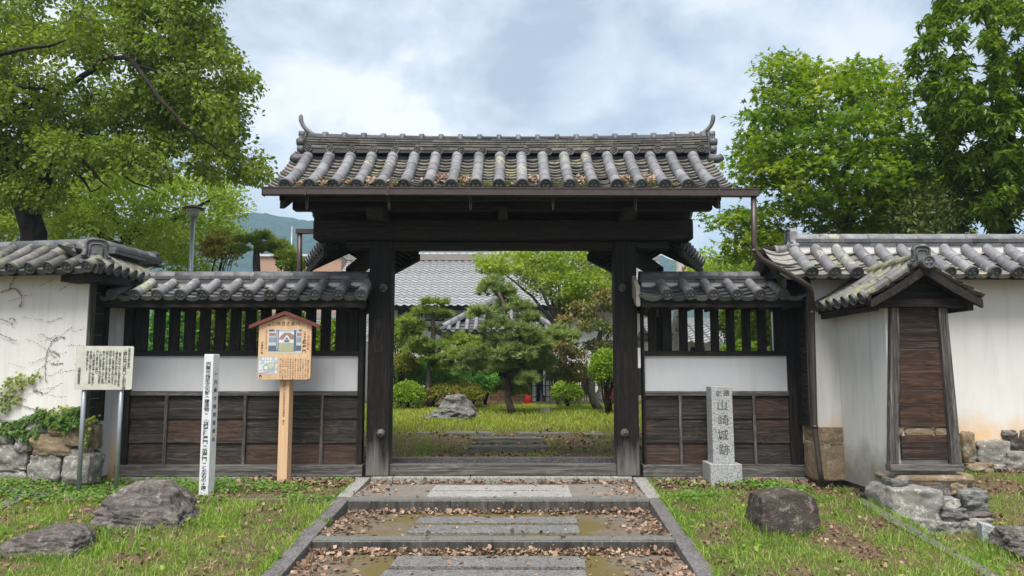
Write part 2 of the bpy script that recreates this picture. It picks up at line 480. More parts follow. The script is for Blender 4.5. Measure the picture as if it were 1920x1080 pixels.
M['ink'] = m_plain('black_paint', (0.022, 0.022, 0.025), 0.7, 0, 0.05)
M['ink_soft'] = m_plain('faded_black_print', (0.085, 0.085, 0.08), 0.8, 0, 0.05)
M['ink_brown'] = m_plain('brown_brush_ink', (0.055, 0.035, 0.025), 0.8, 0, 0.05)
M['red_ink'] = m_plain('red_lettering', (0.50, 0.06, 0.04), 0.7, 0, 0.05)
M['red_paint'] = m_plain('red_brown_paint', (0.145, 0.043, 0.032), 0.5, 0, 0.1)
M['cone_red'] = m_plain('red_plastic', (0.55, 0.035, 0.03), 0.45, 0, 0.05)
M['white_paint'] = m_plain('white_painted_wood', (0.66, 0.69, 0.71), 0.6, 0, 0.08)
M['board_paint'] = m_plain('aged_sign_enamel', (0.55, 0.56, 0.49), 0.6, 0, 0.12)
# ---------------------------------------------------------------- tiled roofs, ridges and their ornaments
RG = random.Random(5)
UP = Vector((0, 0, 1))

def profile_fn(prof):
    pts = [Vector((d, h)) for d, h in prof]
    ls = [0.0]
    for a, b in zip(pts, pts[1:]): ls.append(ls[-1] + (b - a).length)
    def f(s):
        s = min(max(s, -0.3), ls[-1] + 0.3)
        for i in range(len(pts) - 1):
            if s <= ls[i + 1] or i == len(pts) - 2:
                t = (s - ls[i]) / (ls[i + 1] - ls[i])
                return pts[i].lerp(pts[i + 1], t), (pts[i + 1] - pts[i]).normalized()
    return f, ls[-1]

def smooth_prof(prof, n=10):
    """rounds off a (d, h) polyline into an even sagging curve through its points"""
    out = []
    P4 = [prof[0]] + list(prof) + [prof[-1]]
    for i in range(1, len(P4) - 2):
        p0, p1, p2, p3 = P4[i - 1:i + 3]
        for k in range(n):
            t = k / n
            q = []
            for a, b, c, d in zip(p0, p1, p2, p3):
                q.append(0.5 * (2 * b + (c - a) * t + (2 * a - 5 * b + 4 * c - d) * t * t + (3 * b - a - 3 * c + d) * t ** 3))
            out.append(tuple(q))
    out.append(tuple(prof[-1]))
    return out

def disc(mb, C, ax, r, mi=0, crest='leaf', depth=0.03):
    """eave end disc: a rim, a sunken face and a raised crest"""
    C = Vector(C); ax = Vector(ax).normalized()
    a = ax.cross(UP)
    a = a.normalized() if a.length > 1e-4 else Vector((1, 0, 0))
    b = a.cross(ax).normalized()
    if b.z < 0: a, b = -a, -b
    N = 20
    rings = [(1.0, -depth), (1.0, 0.0), (0.97, 0.004), (0.80, 0.004), (0.76, -0.008), (0.02, -0.006)]
    vs, fs = [], []
    for rr, off in rings:
        for k in range(N):
            t = 2 * math.pi * k / N
            vs.append(C + (a * math.cos(t) + b * math.sin(t)) * (r * rr) + ax * off)
    for i in range(len(rings) - 1):
        for k in range(N):
            fs.append((i * N + k, i * N + (k + 1) % N, (i + 1) * N + (k + 1) % N, (i + 1) * N + k))
    mb.add(vs, fs, mi)
    for q in range(3):
        t0 = math.pi / 2 + q * 2 * math.pi / 3
        if crest == 'leaf':
            m = C + (a * math.cos(t0) + b * math.sin(t0)) * r * 0.38
            ring = []
            for k in range(8):
                t = 2 * math.pi * k / 8
                ring.append(m + (a * math.cos(t) + b * math.sin(t)) * r * 0.29 - ax * 0.007)
            mb.add(ring + [m + ax * 0.006], [(k, (k + 1) % 8, 8) for k in range(8)], mi)
        else:
            pts = []; rad = []
            for k in range(6):
                t = t0 + k * 0.36
                rr = r * (0.22 + 0.085 * k)
                pts.append(C + (a * math.cos(t) + b * math.sin(t)) * rr); rad.append(r * (0.17 - 0.026 * k))
            mb.tube(pts, rad, 5, mi)

def tile_roof(mb, O, e, n, L, rows, prof, mi, r=0.072, course=0.125, tl=0.26, sag=0.045, lip=0.018, drop=0.05,
              dmax=None, caps=True, ends=(True, True), crest='leaf', jit=0.0065, umin=0.0):
    """O eave corner, e unit vector along the eave, n horizontal unit vector towards the ridge; mi = (pan, round, cap)"""
    O, e, n = Vector(O), Vector(e).normalized(), Vector(n).normalized()
    f, LS = profile_fn(smooth_prof(prof))
    def pt(u, s, off):
        q, tg = f(s)
        nor = n * (-tg.y) + UP * tg.x
        return O + e * u + n * q.x + UP * q.y + nor * off
    def lim(u):
        return LS if dmax is None else max(0.0, min(LS, dmax(u) * LS / prof[-1][0]))
    edges = ([umin] if ends[0] else []) + list(rows) + ([L] if ends[1] else [])
    for ua, ub in zip(edges, edges[1:]):
        sm = lim((ua + ub) / 2)
        k = 0; s0 = 0.0
        while s0 < sm - 0.02:
            s1 = min(s0 + course * 1.35, sm + 0.03)
            j = RG.uniform(-jit, jit); tw = RG.uniform(-jit, jit)
            vs, fs = [], []
            NS = 7
            for i in range(NS):
                t = i / (NS - 1)
                u = lerp(ua, ub, t)
                c = -sag * math.sin(math.pi * t) + 0.012
                o0 = c + lip + 0.012 + j + tw * (t - 0.5) * 2
                vs += [pt(u, s0, o0), pt(u, s1, c + j), pt(u, s0 + 0.002, o0 - (lip if k else lip + drop * (0.35 + 0.65 * math.sin(math.pi * t))))]
            for i in range(NS - 1):
                p, q = 3 * i, 3 * i + 3
                fs += [(p, q, q + 1, p + 1), (p + 2, q + 2, q, p)]
            mb.add(vs, fs, mi[0])
            s0 += course; k += 1
    for u in rows:
        sm = lim(u)
        if sm < 0.06: continue
        s0 = -0.02
        ju = RG.uniform(-jit, jit)
        while s0 < sm:
            s1 = min(s0 + tl, sm)
            if s1 - s0 < 0.03: break
            A = 9; vs = []; fs = []
            jr = 1 + RG.uniform(-0.02, 0.02)
            secs = [(s0, 0.80), (s0, 1.05), (s0 + 0.012, 1.07), (lerp(s0, s1, .5), 1.0), (s1 + 0.004, 0.95)]
            for s, k in secs:
                for i in range(A):
                    t = math.radians(-18) + i * math.radians(216) / (A - 1)
                    rr = r * k * jr
                    vs.append(pt(u + ju + math.cos(t) * rr, s, 0.035 + math.sin(t) * rr))
            for q in range(len(secs) - 1):
                for i in range(A - 1):
                    fs.append((q * A + i, q * A + i + 1, (q + 1) * A + i + 1, (q + 1) * A + i))
            mb.add(vs, fs, mi[1], True)
            s0 += tl
        if caps:
            _, tg = f(0)
            ax = (n * -tg.x - UP * tg.y)
            disc(mb, pt(u + ju, -0.03, 0.033), ax, r * 1.13, mi[2], crest)
    return pt, LS

def deck(mb, O, e, n, L, prof, top=-0.045, th=0.04, mi=0, u0=0.0, d0=0.0):
    O, e, n = Vector(O), Vector(e).normalized(), Vector(n).normalized()
    pr = [q for q in smooth_prof(prof, 4) if q[0] >= d0]
    up = [O + e * u0 + n * d + UP * (h + top) for d, h in pr]
    dn = [O + e * u0 + n * d + UP * (h + top - th) for d, h in pr]
    for i in range(len(pr) - 1):
        mb.prism([up[i], up[i + 1], dn[i + 1], dn[i]], e * (L - u0), mi)

def ridge(mb, A, B, layers, cap, mi_cap, bow=0.0, collar=None, jit=0.003):
    """layers from the bottom: (half width, height, tile length, material); cap = (radius, tile length)"""
    A, B = Vector(A), Vector(B)
    d = (B - A); L = d.length; d.normalize()
    w = d.cross(UP).normalized()
    def zb(t): return bow * (2 * t / L - 1) ** 2
    h0 = 0.0
    for q, (hw, hh, tl, mi) in enumerate(layers):
        s = -RG.random() * tl * 0.5 if tl < L else 0.0
        while s < L - 0.01:
            a, b = max(0, s), min(L, s + tl)
            if b - a > 0.02:
                g = 0.0025; jw = hw + RG.uniform(-jit, jit); jz = RG.uniform(-jit, jit) * .4
                pts = []
                for z in (0, hh - 0.004):
                    for (t, sg) in ((a + g, 1), (b - g, 1), (b - g, -1), (a + g, -1)):
                        ww = jw * (1.0 if z else 0.985)
                        pts.append(A + d * t + w * (ww * sg) + UP * (h0 + z + zb(t) + jz))
                mb.hexa(pts, mi)
            s += tl
        h0 += hh
    if cap:
        r, tl = cap; s = 0.0; i = 0
        while s < L - 0.02:
            b = min(L, s + tl)
            secs = [(s, 0.0), (s, 1.0), (s + 0.5 * (b - s), 0.985), (b + 0.003, 0.95)]
            if collar:
                cw = collar
                secs = [(s, 0.0), (s, 1.0), (b - cw, 0.97), (b - cw, 1.32), (b - cw * .4, 1.38), (b, 1.30), (b, 0.9)]
            vs, fs = [], []
            N = 10; jr = 1 + RG.uniform(-.015, .015)
            for t, k in secs:
                for m in range(N):
                    an = math.pi * m / (N - 1)
                    vs.append(A + d * t + w * (math.cos(an) * r * k * jr) + UP * (h0 - 0.004 + math.sin(an) * r * 0.92 * k * jr + zb(t)))
            for q in range(len(secs) - 1):
                for m in range(N - 1):
                    fs.append((q * N + m, q * N + m + 1, (q + 1) * N + m + 1, (q + 1) * N + m))
            mb.add(vs, fs, mi_cap, True)
            s = b
    return h0

def oni(mb, C, ax, w, h, mi=0, th=0.07, disc_r=0.0):
    """ridge-end tile: arched shield with curled feet, a raised border and a round boss"""
    C, ax = Vector(C), Vector(ax).normalized()
    s = ax.cross(UP).normalized()
    half = [(0.0, 0.16), (0.22, 0.05), (0.42, 0.0), (0.62, 0.02), (0.72, 0.12), (0.66, 0.24), (0.52, 0.26), (0.44, 0.38), (0.42, 0.62), (0.45, 0.82), (0.36, 0.96), (0.18, 1.0)]
    out = half + [(-x, y) for x, y in half[::-1] if x > 0]
    P3 = lambda x, y, o: C + s * (x * w) + UP * (y * h) + ax * o
    mb.prism([P3(x, y, -th) for x, y in out], ax * th, mi)
    rim = [(x * 0.93, 0.06 + y * 0.90) for x, y in half[5:]] 
    rim = rim + [(-x, y) for x, y in rim[::-1]]
    mb.tube([P3(x, y, 0.004) for x, y in rim], 0.035 * h + 0.004, 6, mi)
    inn = [(0.27, 0.34), (0.27, 0.72), (0.16, 0.80), (-0.16, 0.80), (-0.27, 0.72), (-0.27, 0.34)]
    mb.tube([P3(x, y, 0.006) for x, y in inn], 0.018 * h + 0.003, 5, mi)
    for sg in (1, -1):
        mb.tube([P3(0.58 * sg, 0.13, -0.02), P3(0.58 * sg, 0.13, 0.035)], 0.10 * w, 10, mi)
    if disc_r:
        disc(mb, P3(0, 0.24, 0.075), ax, disc_r, mi, 'tomoe', 0.09)

# ================================================================ THE GATE
YF = 10.1                                   # front plane of the two main posts
gate = thing('roofed_gate', 'dark timber gateway with a tiled gable roof spanning the top of the stone steps', 'gate', (P(943, 888, YF).x, YF + 0.15, 0.0))
GX = P(943, 888, YF).x
PL0, PL1 = X(685, 888, YF), X(728, 888, YF)
PR0, PR1 = X(1158, 888, YF), X(1200, 888, YF)
ZB0, ZB1 = Z(449, 10.0), Z(410, 10.0)       # main beam
for a, b in ((PL0, PL1), (PR0, PR1)):
    mb = MB(); mb.box(a, b, YF, YF + 0.31, 0.0, ZB0 - 0.001)
    po = mb.build('post', M['wood_post'], gate, 0.012)
    xc = (a + b) / 2 + (0.045 if a < 0 else -0.045)
    for py in (540, 812):
        k = MB(); zz = Z(py, YF)
        prof = [(0.055, 0.0), (0.056, 0.012), (0.046, 0.035), (0.026, 0.052), (0.008, 0.058)]
        vs, fs = [], []
        for r, o in prof:
            for q in range(14):
                t = 2 * math.pi * q / 14
                vs.append((xc + r * math.cos(t), YF - o, zz + r * math.sin(t)))
        for i in range(len(prof) - 1):
            for q in range(14): fs.append((i * 14 + q, (i + 1) * 14 + q, (i + 1) * 14 + (q + 1) % 14, i * 14 + (q + 1) % 14))
        fs.append(tuple(4 * 14 + q for q in range(14)))
        k.add(vs, fs, 0, True)
        k.build('boss', M['wood_grey_x'], po)
    k = MB(); zz = Z(630, YF)
    k.box((a + b) / 2 - 0.085, (a + b) / 2 + 0.075, YF - 0.004, YF + 0.02, Z(660, YF), Z(598, YF))
    k.build('patch_board', M['wood_z'], po)
mb = MB(); mb.box(X(587, 430, 10.0), X(1300, 430, 10.0), 9.98, 10.42, ZB0, ZB1)
mb.build('lintel_beam', M['wood_x'], gate, 0.03)
mb = MB()
for a, b in ((X(648, 455, YF), PL0 - 0.002), (PL1 + 0.002, PR0 - 0.002), (PR1 + 0.002, X(1256, 455, YF))):
    mb.box(a, b, YF + 0.03, YF + 0.26, Z(466, YF + .03), ZB0 - 0.006)
mb.build('tie_beam', M['wood_x'], gate, 0.01)
mb = MB()
mb.hexa([(X(600, 400, 10.05), 10.05, ZB1 + .003), (X(1286, 400, 10.05), 10.05, ZB1 + .003), (X(1286, 400, 10.05), 10.36, ZB1 + .003), (X(600, 400, 10.05), 10.36, ZB1 + .003),
         (X(585, 400, 10.05), 10.05, ZB1 + .22), (X(1302, 400, 10.05), 10.05, ZB1 + .22), (X(1302, 400, 10.05), 10.36, ZB1 + .22), (X(585, 400, 10.05), 10.36, ZB1 + .22)])
mb.build('roof_beam', M['wood_x'], gate, 0.01)
# roof profile: eave (front) to ridge
EY, RY = 9.17, 10.25
EZ = Z(351, EY) + 0.0
RZ = Z(297, RY - 0.12)
dR = RY - EY; hR = RZ - EZ + 0.10
prof_g = [(0, 0), (dR * .3, hR * .235), (dR * .6, hR * .52), (dR * .85, hR * .80), (dR, hR)]
ex0, ex1 = X(503, 345, EY), X(1373, 343, EY)
EO = Vector((ex0, EY, EZ)); EL = ex1 - ex0
rows_x = [X(536.5 + (1334.5 - 536.5) * i / 18, 345, EY) - ex0 for i in range(19)]
mb = MB()
mb_mats = [M['tile_oldpan'], M['tile_round'], M['tile_cap']]
tile_roof(mb, EO, (1, 0, 0), (0, 1, 0), EL, rows_x, prof_g, (0, 1, 2), r=0.07, course=0.108, tl=0.27, lip=0.022)
tile_roof(mb, (ex1, 2 * RY - EY, EZ), (-1, 0, 0), (0, -1, 0), EL, [EL - q for q in rows_x][::-1], prof_g, (0, 1, 2), r=0.07, course=0.11, tl=0.27)
mb.build('tiled_roof', mb_mats, gate)
mb = MB()
for s in (0, 1):
    if s == 0: deck(mb, EO + Vector((0.12, 0.04, 0)), (1, 0, 0), (0, 1, 0), EL - 0.24, prof_g, -0.05, 0.035)
    else: deck(mb, (ex1 - 0.12, 2 * RY - EY - 0.04, EZ), (-1, 0, 0), (0, -1, 0), EL - 0.24, prof_g, -0.05, 0.035)
mb.box(ex0 + 0.13, ex1 - 0.13, EY + 0.03, EY + 0.10, EZ - 0.155, EZ - 0.052)
mb.build('roof_deck', M['wood_x'], gate)
# ridge
rx0, rx1 = X(575, 280, RY - .1), X(1326, 280, RY - .1)
mb = MB()
zt = Z(293, RY - .15)
lay = [(0.165, 0.072, 9.0, 0), (0.178, 0.040, 0.34, 1), (0.135, 0.016, 9.0, 0), (0.165, 0.022, 0.25, 1), (0.12, 0.014, 9.0, 0), (0.152, 0.022, 0.27, 1), (0.11, 0.014, 9.0, 0), (0.138, 0.022, 0.25, 1), (0.1, 0.012, 9.0, 0), (0.12, 0.02, 0.26, 2)]
hh = ridge(mb, (rx0, RY, zt), (rx1, RY, zt), lay, (0.075, 0.262), 3, bow=0.045, collar=0.065)
for i in range(19):
    xx = lerp(rx0 + 0.04, rx1 - 0.10, i / 18)
    t = (xx - rx0) / (rx1 - rx0)
    disc(mb, (xx, RY - 0.185, zt + 0.062 + 0.045 * (2 * t - 1) ** 2), (0, -1, 0), 0.056, 4, 'tomoe', 0.06)
mb.box(rx0 + .02, rx1 - .02, RY - 0.10, RY + 0.10, RZ - 0.05, zt + 0.01, 0)
mb.build('roof_ridge', [M['tile_band'], M['tile_oldpan'], M['tile'], M['tile'], M['tile']], gate)
ztop = zt + hh + 0.045 + 0.05
for sg, xe in ((-1, rx0), (1, rx1)):
    mb = MB()
    oni(mb, (xe + sg * 0.075, RY, zt - 0.10), (sg, 0, 0), 0.34, 0.46, 0, 0.07)
    for q, (o, rr) in enumerate(((0.10, 0.11), (0.11, 0.22), (0.09, 0.33))):
        mb.tube([(xe + sg * 0.02, RY - 0.17 + q * 0.03, zt - 0.02 + rr), (xe + sg * (0.10 + 0.02 * (q == 1)), RY - 0.17 + q * 0.03, zt - 0.02 + rr)], 0.05, 12, 0)
    mb.tube([(xe - sg * 0.02, RY - 0.2, zt - .06), (xe + sg * 0.12, RY - 0.2, zt - .05), (xe + sg * 0.17, RY - 0.2, zt - .02)], [0.06, 0.055, 0.05], 8, 0)
    hp = [(-0.22, -0.045), (-0.10, -0.03), (-0.02, 0.01), (0.05, 0.065), (0.10, 0.13), (0.125, 0.195), (0.13, 0.25), (0.125, 0.275)]
    mb.tube([(xe + sg * (a - 0.01), RY, ztop + b) for a, b in hp], [0.03, 0.031, 0.031, 0.030, 0.029, 0.031, 0.028, 0.016], 10, 0)
    mb.build('ridge_end_tile', M['tile'], gate)
# rafters, eave purlin, arms, barge boards
f_g, _ = profile_fn(smooth_prof(prof_g))
NR = 18
for i in range(NR):
    x = lerp(ex0 + 0.30, ex1 - 0.30, i / (NR - 1))
    mb = MB()
    for sg in (1, -1):
        pr = [(0.08, prof_g[0][1]), (dR * .5, hR * .41), (dR, hR)]
        top = [Vector((x, RY - sg * (dR - d), EZ + h - 0.095)) for d, h in pr]
        bot = [p - UP * 0.075 for p in top]
        for q in range(2):
            mb.prism([top[q], top[q + 1], bot[q + 1], bot[q]], (0.06, 0, 0))
    mb.build('rafter', M['wood_y'], gate)
PZ1, PZ0 = Z(372, 9.5), Z(393, 9.5)
for y in (9.5, 2 * RY - 9.5 - 0.16):
    mb = MB(); mb.box(X(548, 380, 9.5), X(1336, 380, 9.5), y, y + 0.16, PZ0, PZ1)
    mb.build('eave_purlin', M['wood_x'], gate, 0.01)
for (a, b) in ((690, 722), (934, 952), (1166, 1192)):
    xa, xb = X(a, 400, 9.55), X(b, 400, 9.55)
    mb = MB()
    zl, zh = ZB1 - 0.05, PZ0 + 0.02
    poly = [(9.42, zh), (9.42, zh - 0.08), (9.50, zh - 0.15), (9.66, zl + 0.02), (9.977, zl), (9.977, zh)]
    mb.prism([(xa, y, z) for y, z in poly], (xb - xa, 0, 0))
    mb.build('bracket_arm', M['wood_y'], gate, 0.008)
for sg, xe in ((1, ex0 + 0.14), (-1, ex1 - 0.14)):
    for fy in (1, -1):
        mb = MB()
        pr = smooth_prof(prof_g, 3)
        top = [Vector((xe, RY - fy * (dR - d - 0.03), EZ + h - 0.088)) for d, h in pr]
        dep = [lerp(0.17, 0.26, i / (len(pr) - 1)) for i in range(len(pr))]
        bot = [p - UP * q for p, q in zip(top, dep)]
        mb.prism(top + bot[::-1], (sg * 0.055, 0, 0))
        mb.build('barge_board', M['wood_y'], gate)
    mb = MB()                                 # gable boarding above the beam
    mb.prism([(xe + sg * 0.38, 9.62, PZ1), (xe + sg * 0.38, RY, RZ - 0.2), (xe + sg * 0.38, 2 * RY - 9.62, PZ1), (xe + sg * .38, 10.36, ZB1 + .2), (xe + sg * .38, 10.05, ZB1 + .2)], (sg * 0.04, 0, 0))
    mb.build('gable_board', M['wood_x'], gate)
# gutter with hooks and the down pipe
mb = MB()
gx0, gx1 = X(492, 356, 9.07), X(1423, 356, 9.07)
def gut(x0, x1):
    zt0, zt1 = Z(350.5, 9.07), Z(353.5, 9.07)
    def zt_(x): return lerp(zt0, zt1, (x - gx0) / (gx1 - gx0))
    def seg(y0, y1, o0, o1):
        mb.hexa([(x0, y0, zt_(x0) + o0), (x1, y0, zt_(x1) + o0), (x1, y1, zt_(x1) + o0), (x0, y1, zt_(x0) + o0),
                 (x0, y0, zt_(x0) + o1), (x1, y0, zt_(x1) + o1), (x1, y1, zt_(x1) + o1), (x0, y1, zt_(x0) + o1)])
    seg(9.06, 9.068, -0.088, -0.012)
    seg(9.052, 9.072, -0.012, 0.002)
    seg(9.069, 9.16, -0.088, -0.08)
    seg(9.161, 9.169, -0.088, 0.0)
js = [gx0] + [X(p, 356, 9.07) for p in (573, 727, 880, 1035, 1190, 1347)] + [gx1]
for a, b in zip(js, js[1:]): gut(a + 0.0015, b - 0.0015)
for x in js[1:-1]: mb.box(x - 0.012, x + 0.012, 9.0485, 9.0515, Z(366, 9.05), Z(352.5, 9.05))
mb.box(gx0 - 0.004, gx0, 9.052, 9.169, Z(366, 9.07), Z(351.5, 9.07)); mb.box(gx1, gx1 + 0.004, 9.052, 9.169, Z(366, 9.07), Z(353.5, 9.07))
gutter = mb.build('gutter', M['metal_brown'], gate)
for p in (573, 727, 880, 1035, 1190, 1347):
    x = X(p, 380, 9.12); z0 = Z(367, 9.12)
    mb = MB(); mb.tube([(x, 9.13, z0), (x + 0.004, 9.13, z0 - 0.14), (x + 0.012, 9.13, z0 - 0.185), (x + 0.022, 9.13, z0 - 0.15), (x + 0.028, 9.14, z0 + .04)], 0.0038, 5)
    mb.build('hook', M['wood_grey_z'], gutter)
mb = MB()
pts = [P(1413, 362, 9.115), P(1413.5, 455, 9.12), P(1417, 472, 9.125), P(1428, 486, 9.13), P(1470, 508, 9.16), P(1506, 530, 9.20), P(1517, 538, 9.26), P(1521, 548, 9.36), P(1522, 562, 9.585), P(1524, 640, 9.585), P(1528, 800, 9.585), P(1537, 880, 9.57), P(1541, 906, 9.55)]
mb.tube(pts, [0.033] * len(pts), 12)
for p in (P(1522, 586, 9.585), P(1413, 470, 9.12), P(1528, 800, 9.585)):
    mb.tube([p - UP * 0.018, p + UP * 0.018], 0.039, 12)
mb.build('downpipe', M['metal_brown'], gate)
# threshold
mb = MB(); mb.box(PL1 + 0.002, PR0 - 0.002, YF + 0.06, YF + 0.24, 0.004, Z(871, YF + .06))
mb.build('threshold', M['wood_grey_x'], gate, 0.008)
# splayed rear roofs over the control posts
def rear(sg):
    pn, pf = Vector((sg * 1.78 + GX, 10.44, 0)), Vector((sg * 2.56 + GX, 12.5, 0))
    d = (pf - pn).normalized(); L = (pf - pn).length
    w = Vector((d.y, -d.x, 0))               # to the right of travel
    ez, rz, hw = 3.02, 3.36, 0.64
    mb = MB(); md = MB()
    pr = [(0, 0), (hw * .5, (rz - ez) * .43), (hw, rz - ez)]
    nrow = 8
    for q in (1, -1):
        O = pn + w * (q * hw) + UP * ez
        rows = [0.15 + i * (L - .3) / (nrow - 1) for i in range(nrow)]
        tile_roof(mb, O, d, -w * q, L, rows, pr, (0, 1, 2), r=0.065, course=0.13)
        deck(md, O, d, -w * q, L, pr, -0.03, 0.03)
        for i in range(9):
            o = O + d * (0.08 + i * (L - .2) / 8)
            md.prism([o - UP * .065, o - w * q * hw + UP * (rz - ez - .065), o - w * q * hw + UP * (rz - ez - .13), o - UP * .13], d * 0.05)
        md.prism([O - UP * .06 + w * q * .02, O - UP * .155 + w * q * .02, O - UP * .155 - w * q * .03, O - UP * .06 - w * q * .03], d * L)
    ridge(mb, pn + UP * (rz + .0), pf + UP * (rz + .0), [(0.11, 0.045, .28, 0), (0.10, 0.04, .28, 0)], (0.07, 0.27), 0)
    rr = mb.build('post_roof', [M['tile'], M['tile_round'], M['tile_cap']], gate)
    md.build('rafter_frame', M['wood_y'], rr)
    c = pn + d * 1.55
    mb = MB(); mb.box(c.x - 0.11, c.x + 0.11, c.y - 0.11, c.y + 0.11, ground(c.x, c.y) - 0.05, 2.92)
    mb.build('control_post', M['wood_z'], gate, 0.01)
    mb = MB()
    for z0, z1, t0 in ((2.80, 2.99, -0.12), (2.15, 2.30, 0.0)):
        a, b = pn + d * t0, pn + d * 1.95
        mb.hexa([a - w * .07 + UP * z0, b - w * .07 + UP * z0, b + w * .07 + UP * z0, a + w * .07 + UP * z0, a - w * .07 + UP * z1, b - w * .07 + UP * z1, b + w * .07 + UP * z1, a + w * .07 + UP * z1])
    mb.build('strut', M['wood_y'], gate, 0.01)
rear(-1); rear(1)
mb = MB()                                      # the far gutter box and pipe seen left of the lintel
mb.box(X(556, 435, 11.2), X(600, 435, 11.2), 11.15, 11.25, Z(438, 11.2), Z(430, 11.2))
mb.tube([P(562, 436, 11.2), P(562, 500, 11.2), Vector((P(562, 500, 11.2).x, 11.2, 1.9))], 0.038, 10)
mb.tube([Vector((P(562, 500, 11.2).x, 11.2, 1.9)), Vector((P(562, 500, 11.2).x, 11.2, 0.0))], 0.038, 10)
mb.build('downpipe', M['metal_brown'], gate)

# ================================================================ WING WALLS either side of the gate
YW = 10.24
def wing(name, label, xl, xr, bars, battens, posts, roof, rows_px, ridge_px, dark_end):
    B = lambda px: X(px, 620, YW)
    root = thing(name, label, 'wall', ((B(xl) + B(xr)) / 2, YW + 0.1, -0.1))
    z = lambda py: Z(py, YW)
    mb = MB(); mb.box(B(xl), B(xr), YW - 0.045, YW + 0.15, z(579), z(563)); mb.build('head_beam', M['wood_x'], root, 0.008)
    mb = MB(); mb.box(B(xl) + .002, B(xr) - .002, YW - 0.005, YW + 0.13, z(667), z(657.5)); mb.build('rail', M['wood_x'], root, 0.006, 'upper rail under the lattice')
    mb = MB(); mb.box(B(xl) + .002, B(xr) - .002, YW - 0.012, YW + 0.13, z(742), z(733.5)); mb.build('rail', M['wood_grey_x'], root, 0.006, 'grey rail under the white panel')
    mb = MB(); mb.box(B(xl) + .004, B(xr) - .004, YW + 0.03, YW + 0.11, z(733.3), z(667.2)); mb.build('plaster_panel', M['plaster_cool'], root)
    mb = MB(); mb.box(B(xl) - .02, B(xr) + .02, YW - 0.05, YW + 0.16, z(893.5), z(871)); mb.build('sill', M['wood_grey_x'], root, 0.008)
    mb = MB()
    n = 3; xs = [B(xl)]; q = 0
    while xs[-1] < B(xr):
        xs.append(xs[-1] + RG.uniform(0.5, 0.8))
    for a, b in zip(xs, xs[1:]): mb.box(a, min(b, B(xr)) - .004, YW - 0.065, YW + 0.18, z(903) - 0.1, z(893.8))
    mb.build('footing_stone', M['granite_sill'], root, 0.008)
    ys = [871, 831, 785, 742]
    cols = [xl] + battens + [xr]
    mb = MB()
    for r in range(3):
        for a, b in zip(cols, cols[1:]):
            zl, zh = z(ys[r]) + .002, z(ys[r + 1]) - .001
            o = 0.0; xa, xb = B(a) + .003, B(b) - .003
            mb.hexa([(xa, YW + .012, zl), (xb, YW + .012, zl), (xb, YW + .06, zl), (xa, YW + .06, zl), (xa, YW + .032, zh), (xb, YW + .032, zh), (xb, YW + .06, zh), (xa, YW + .06, zh)])
    mb.build('wall_boards', M['wood_board'], root)
    for p in battens:
        mb = MB(); mb.box(B(p) - .021, B(p) + .021, YW - .018, YW + .030, z(871), z(742)); mb.build('batten', M['wood_grey_z'], root, 0.004)
    for a, b in bars:
        mb = MB(); mb.box(B(a), B(b), YW + .01, YW + .085, z(657.3), z(579.2)); mb.build('lattice_bar', M['wood_z'], root, 0.004)
    for a, b, y0, y1 in posts:
        mb = MB(); mb.box(B(a), B(b), YW - 0.03, YW + 0.13, z(y1), z(y0)); mb.build('post', M['wood_z'], root, 0.008)
    # roof
    ye, yr = 9.74, 10.28
    ez, rz = Z(556, ye), Z(529, yr - .1)
    x0, x1 = X(roof[0], 547, ye), X(roof[1], 547, ye)
    pr = [(0, 0), ((yr - ye) * .5, (rz - ez) * .46), (yr - ye, rz - ez)]
    rows = [X(p, 547, ye) - x0 for p in rows_px]
    mats = [M['tile'], M['tile_round'], M['tile_cap']]
    mb = MB(); md = MB()
    tile_roof(mb, (x0, ye, ez), (1, 0, 0), (0, 1, 0), x1 - x0, rows, pr, (0, 1, 2), r=0.064, course=0.135, tl=0.6, drop=0.04)
    tile_roof(mb, (x1, 2 * yr - ye, ez), (-1, 0, 0), (0, -1, 0), x1 - x0, [x1 - x0 - q for q in rows][::-1], pr, (0, 1, 2), r=0.064, course=0.135, tl=0.6)
    ro = mb.build('tiled_roof', mats, root)
    deck(md, (x0 + .03, ye + .03, ez), (1, 0, 0), (0, 1, 0), x1 - x0 - .06, pr, -0.03, 0.03)
    deck(md, (x1 - .03, 2 * yr - ye - .03, ez), (-1, 0, 0), (0, -1, 0), x1 - x0 - .06, pr, -0.03, 0.03)
    md.box(x0 + .04, x1 - .04, ye + .05, ye + .12, ez - .13, ez - .06)
    md.build('roof_deck', M['wood_x'], root)
    for i in range(12 if roof[1] - roof[0] > 400 else 7):
        nn = 11 if roof[1] - roof[0] > 400 else 6
        x = lerp(x0 + .16, x1 - .16, i / nn)
        mb = MB(); mb.box(x, x + .045, ye + .10, 2 * yr - ye - .10, ez - .125, ez - .075)
        mb.build('rafter', M['wood_grey_z'], root)
    mb = MB()
    a, b = X(ridge_px[0], 515, yr - .1), X(ridge_px[1], 515, yr - .1)
    rb = Z(529, yr - .11)
    mb.box(a + .02, b - .02, yr - .09, yr + .09, rb - .12, rb + .02, 1)
    ridge(mb, (a, yr, rb), (b, yr, rb), [(0.115, 0.038, 0.265, 0), (0.125, 0.045, 0.265, 0)], (0.085, 0.262), 0)
    mb.build('roof_ridge', [M['tile'], M['plaster_old']], root)
    return root
lb = [(286.5, 305), (315.5, 333), (344, 362), (373, 391), (401.5, 420), (430.5, 448.5), (458.5, 477), (487, 505.5), (515, 533.5), (543.5, 562), (572, 590), (600.5, 618), (628.5, 646.5), (655, 671)]
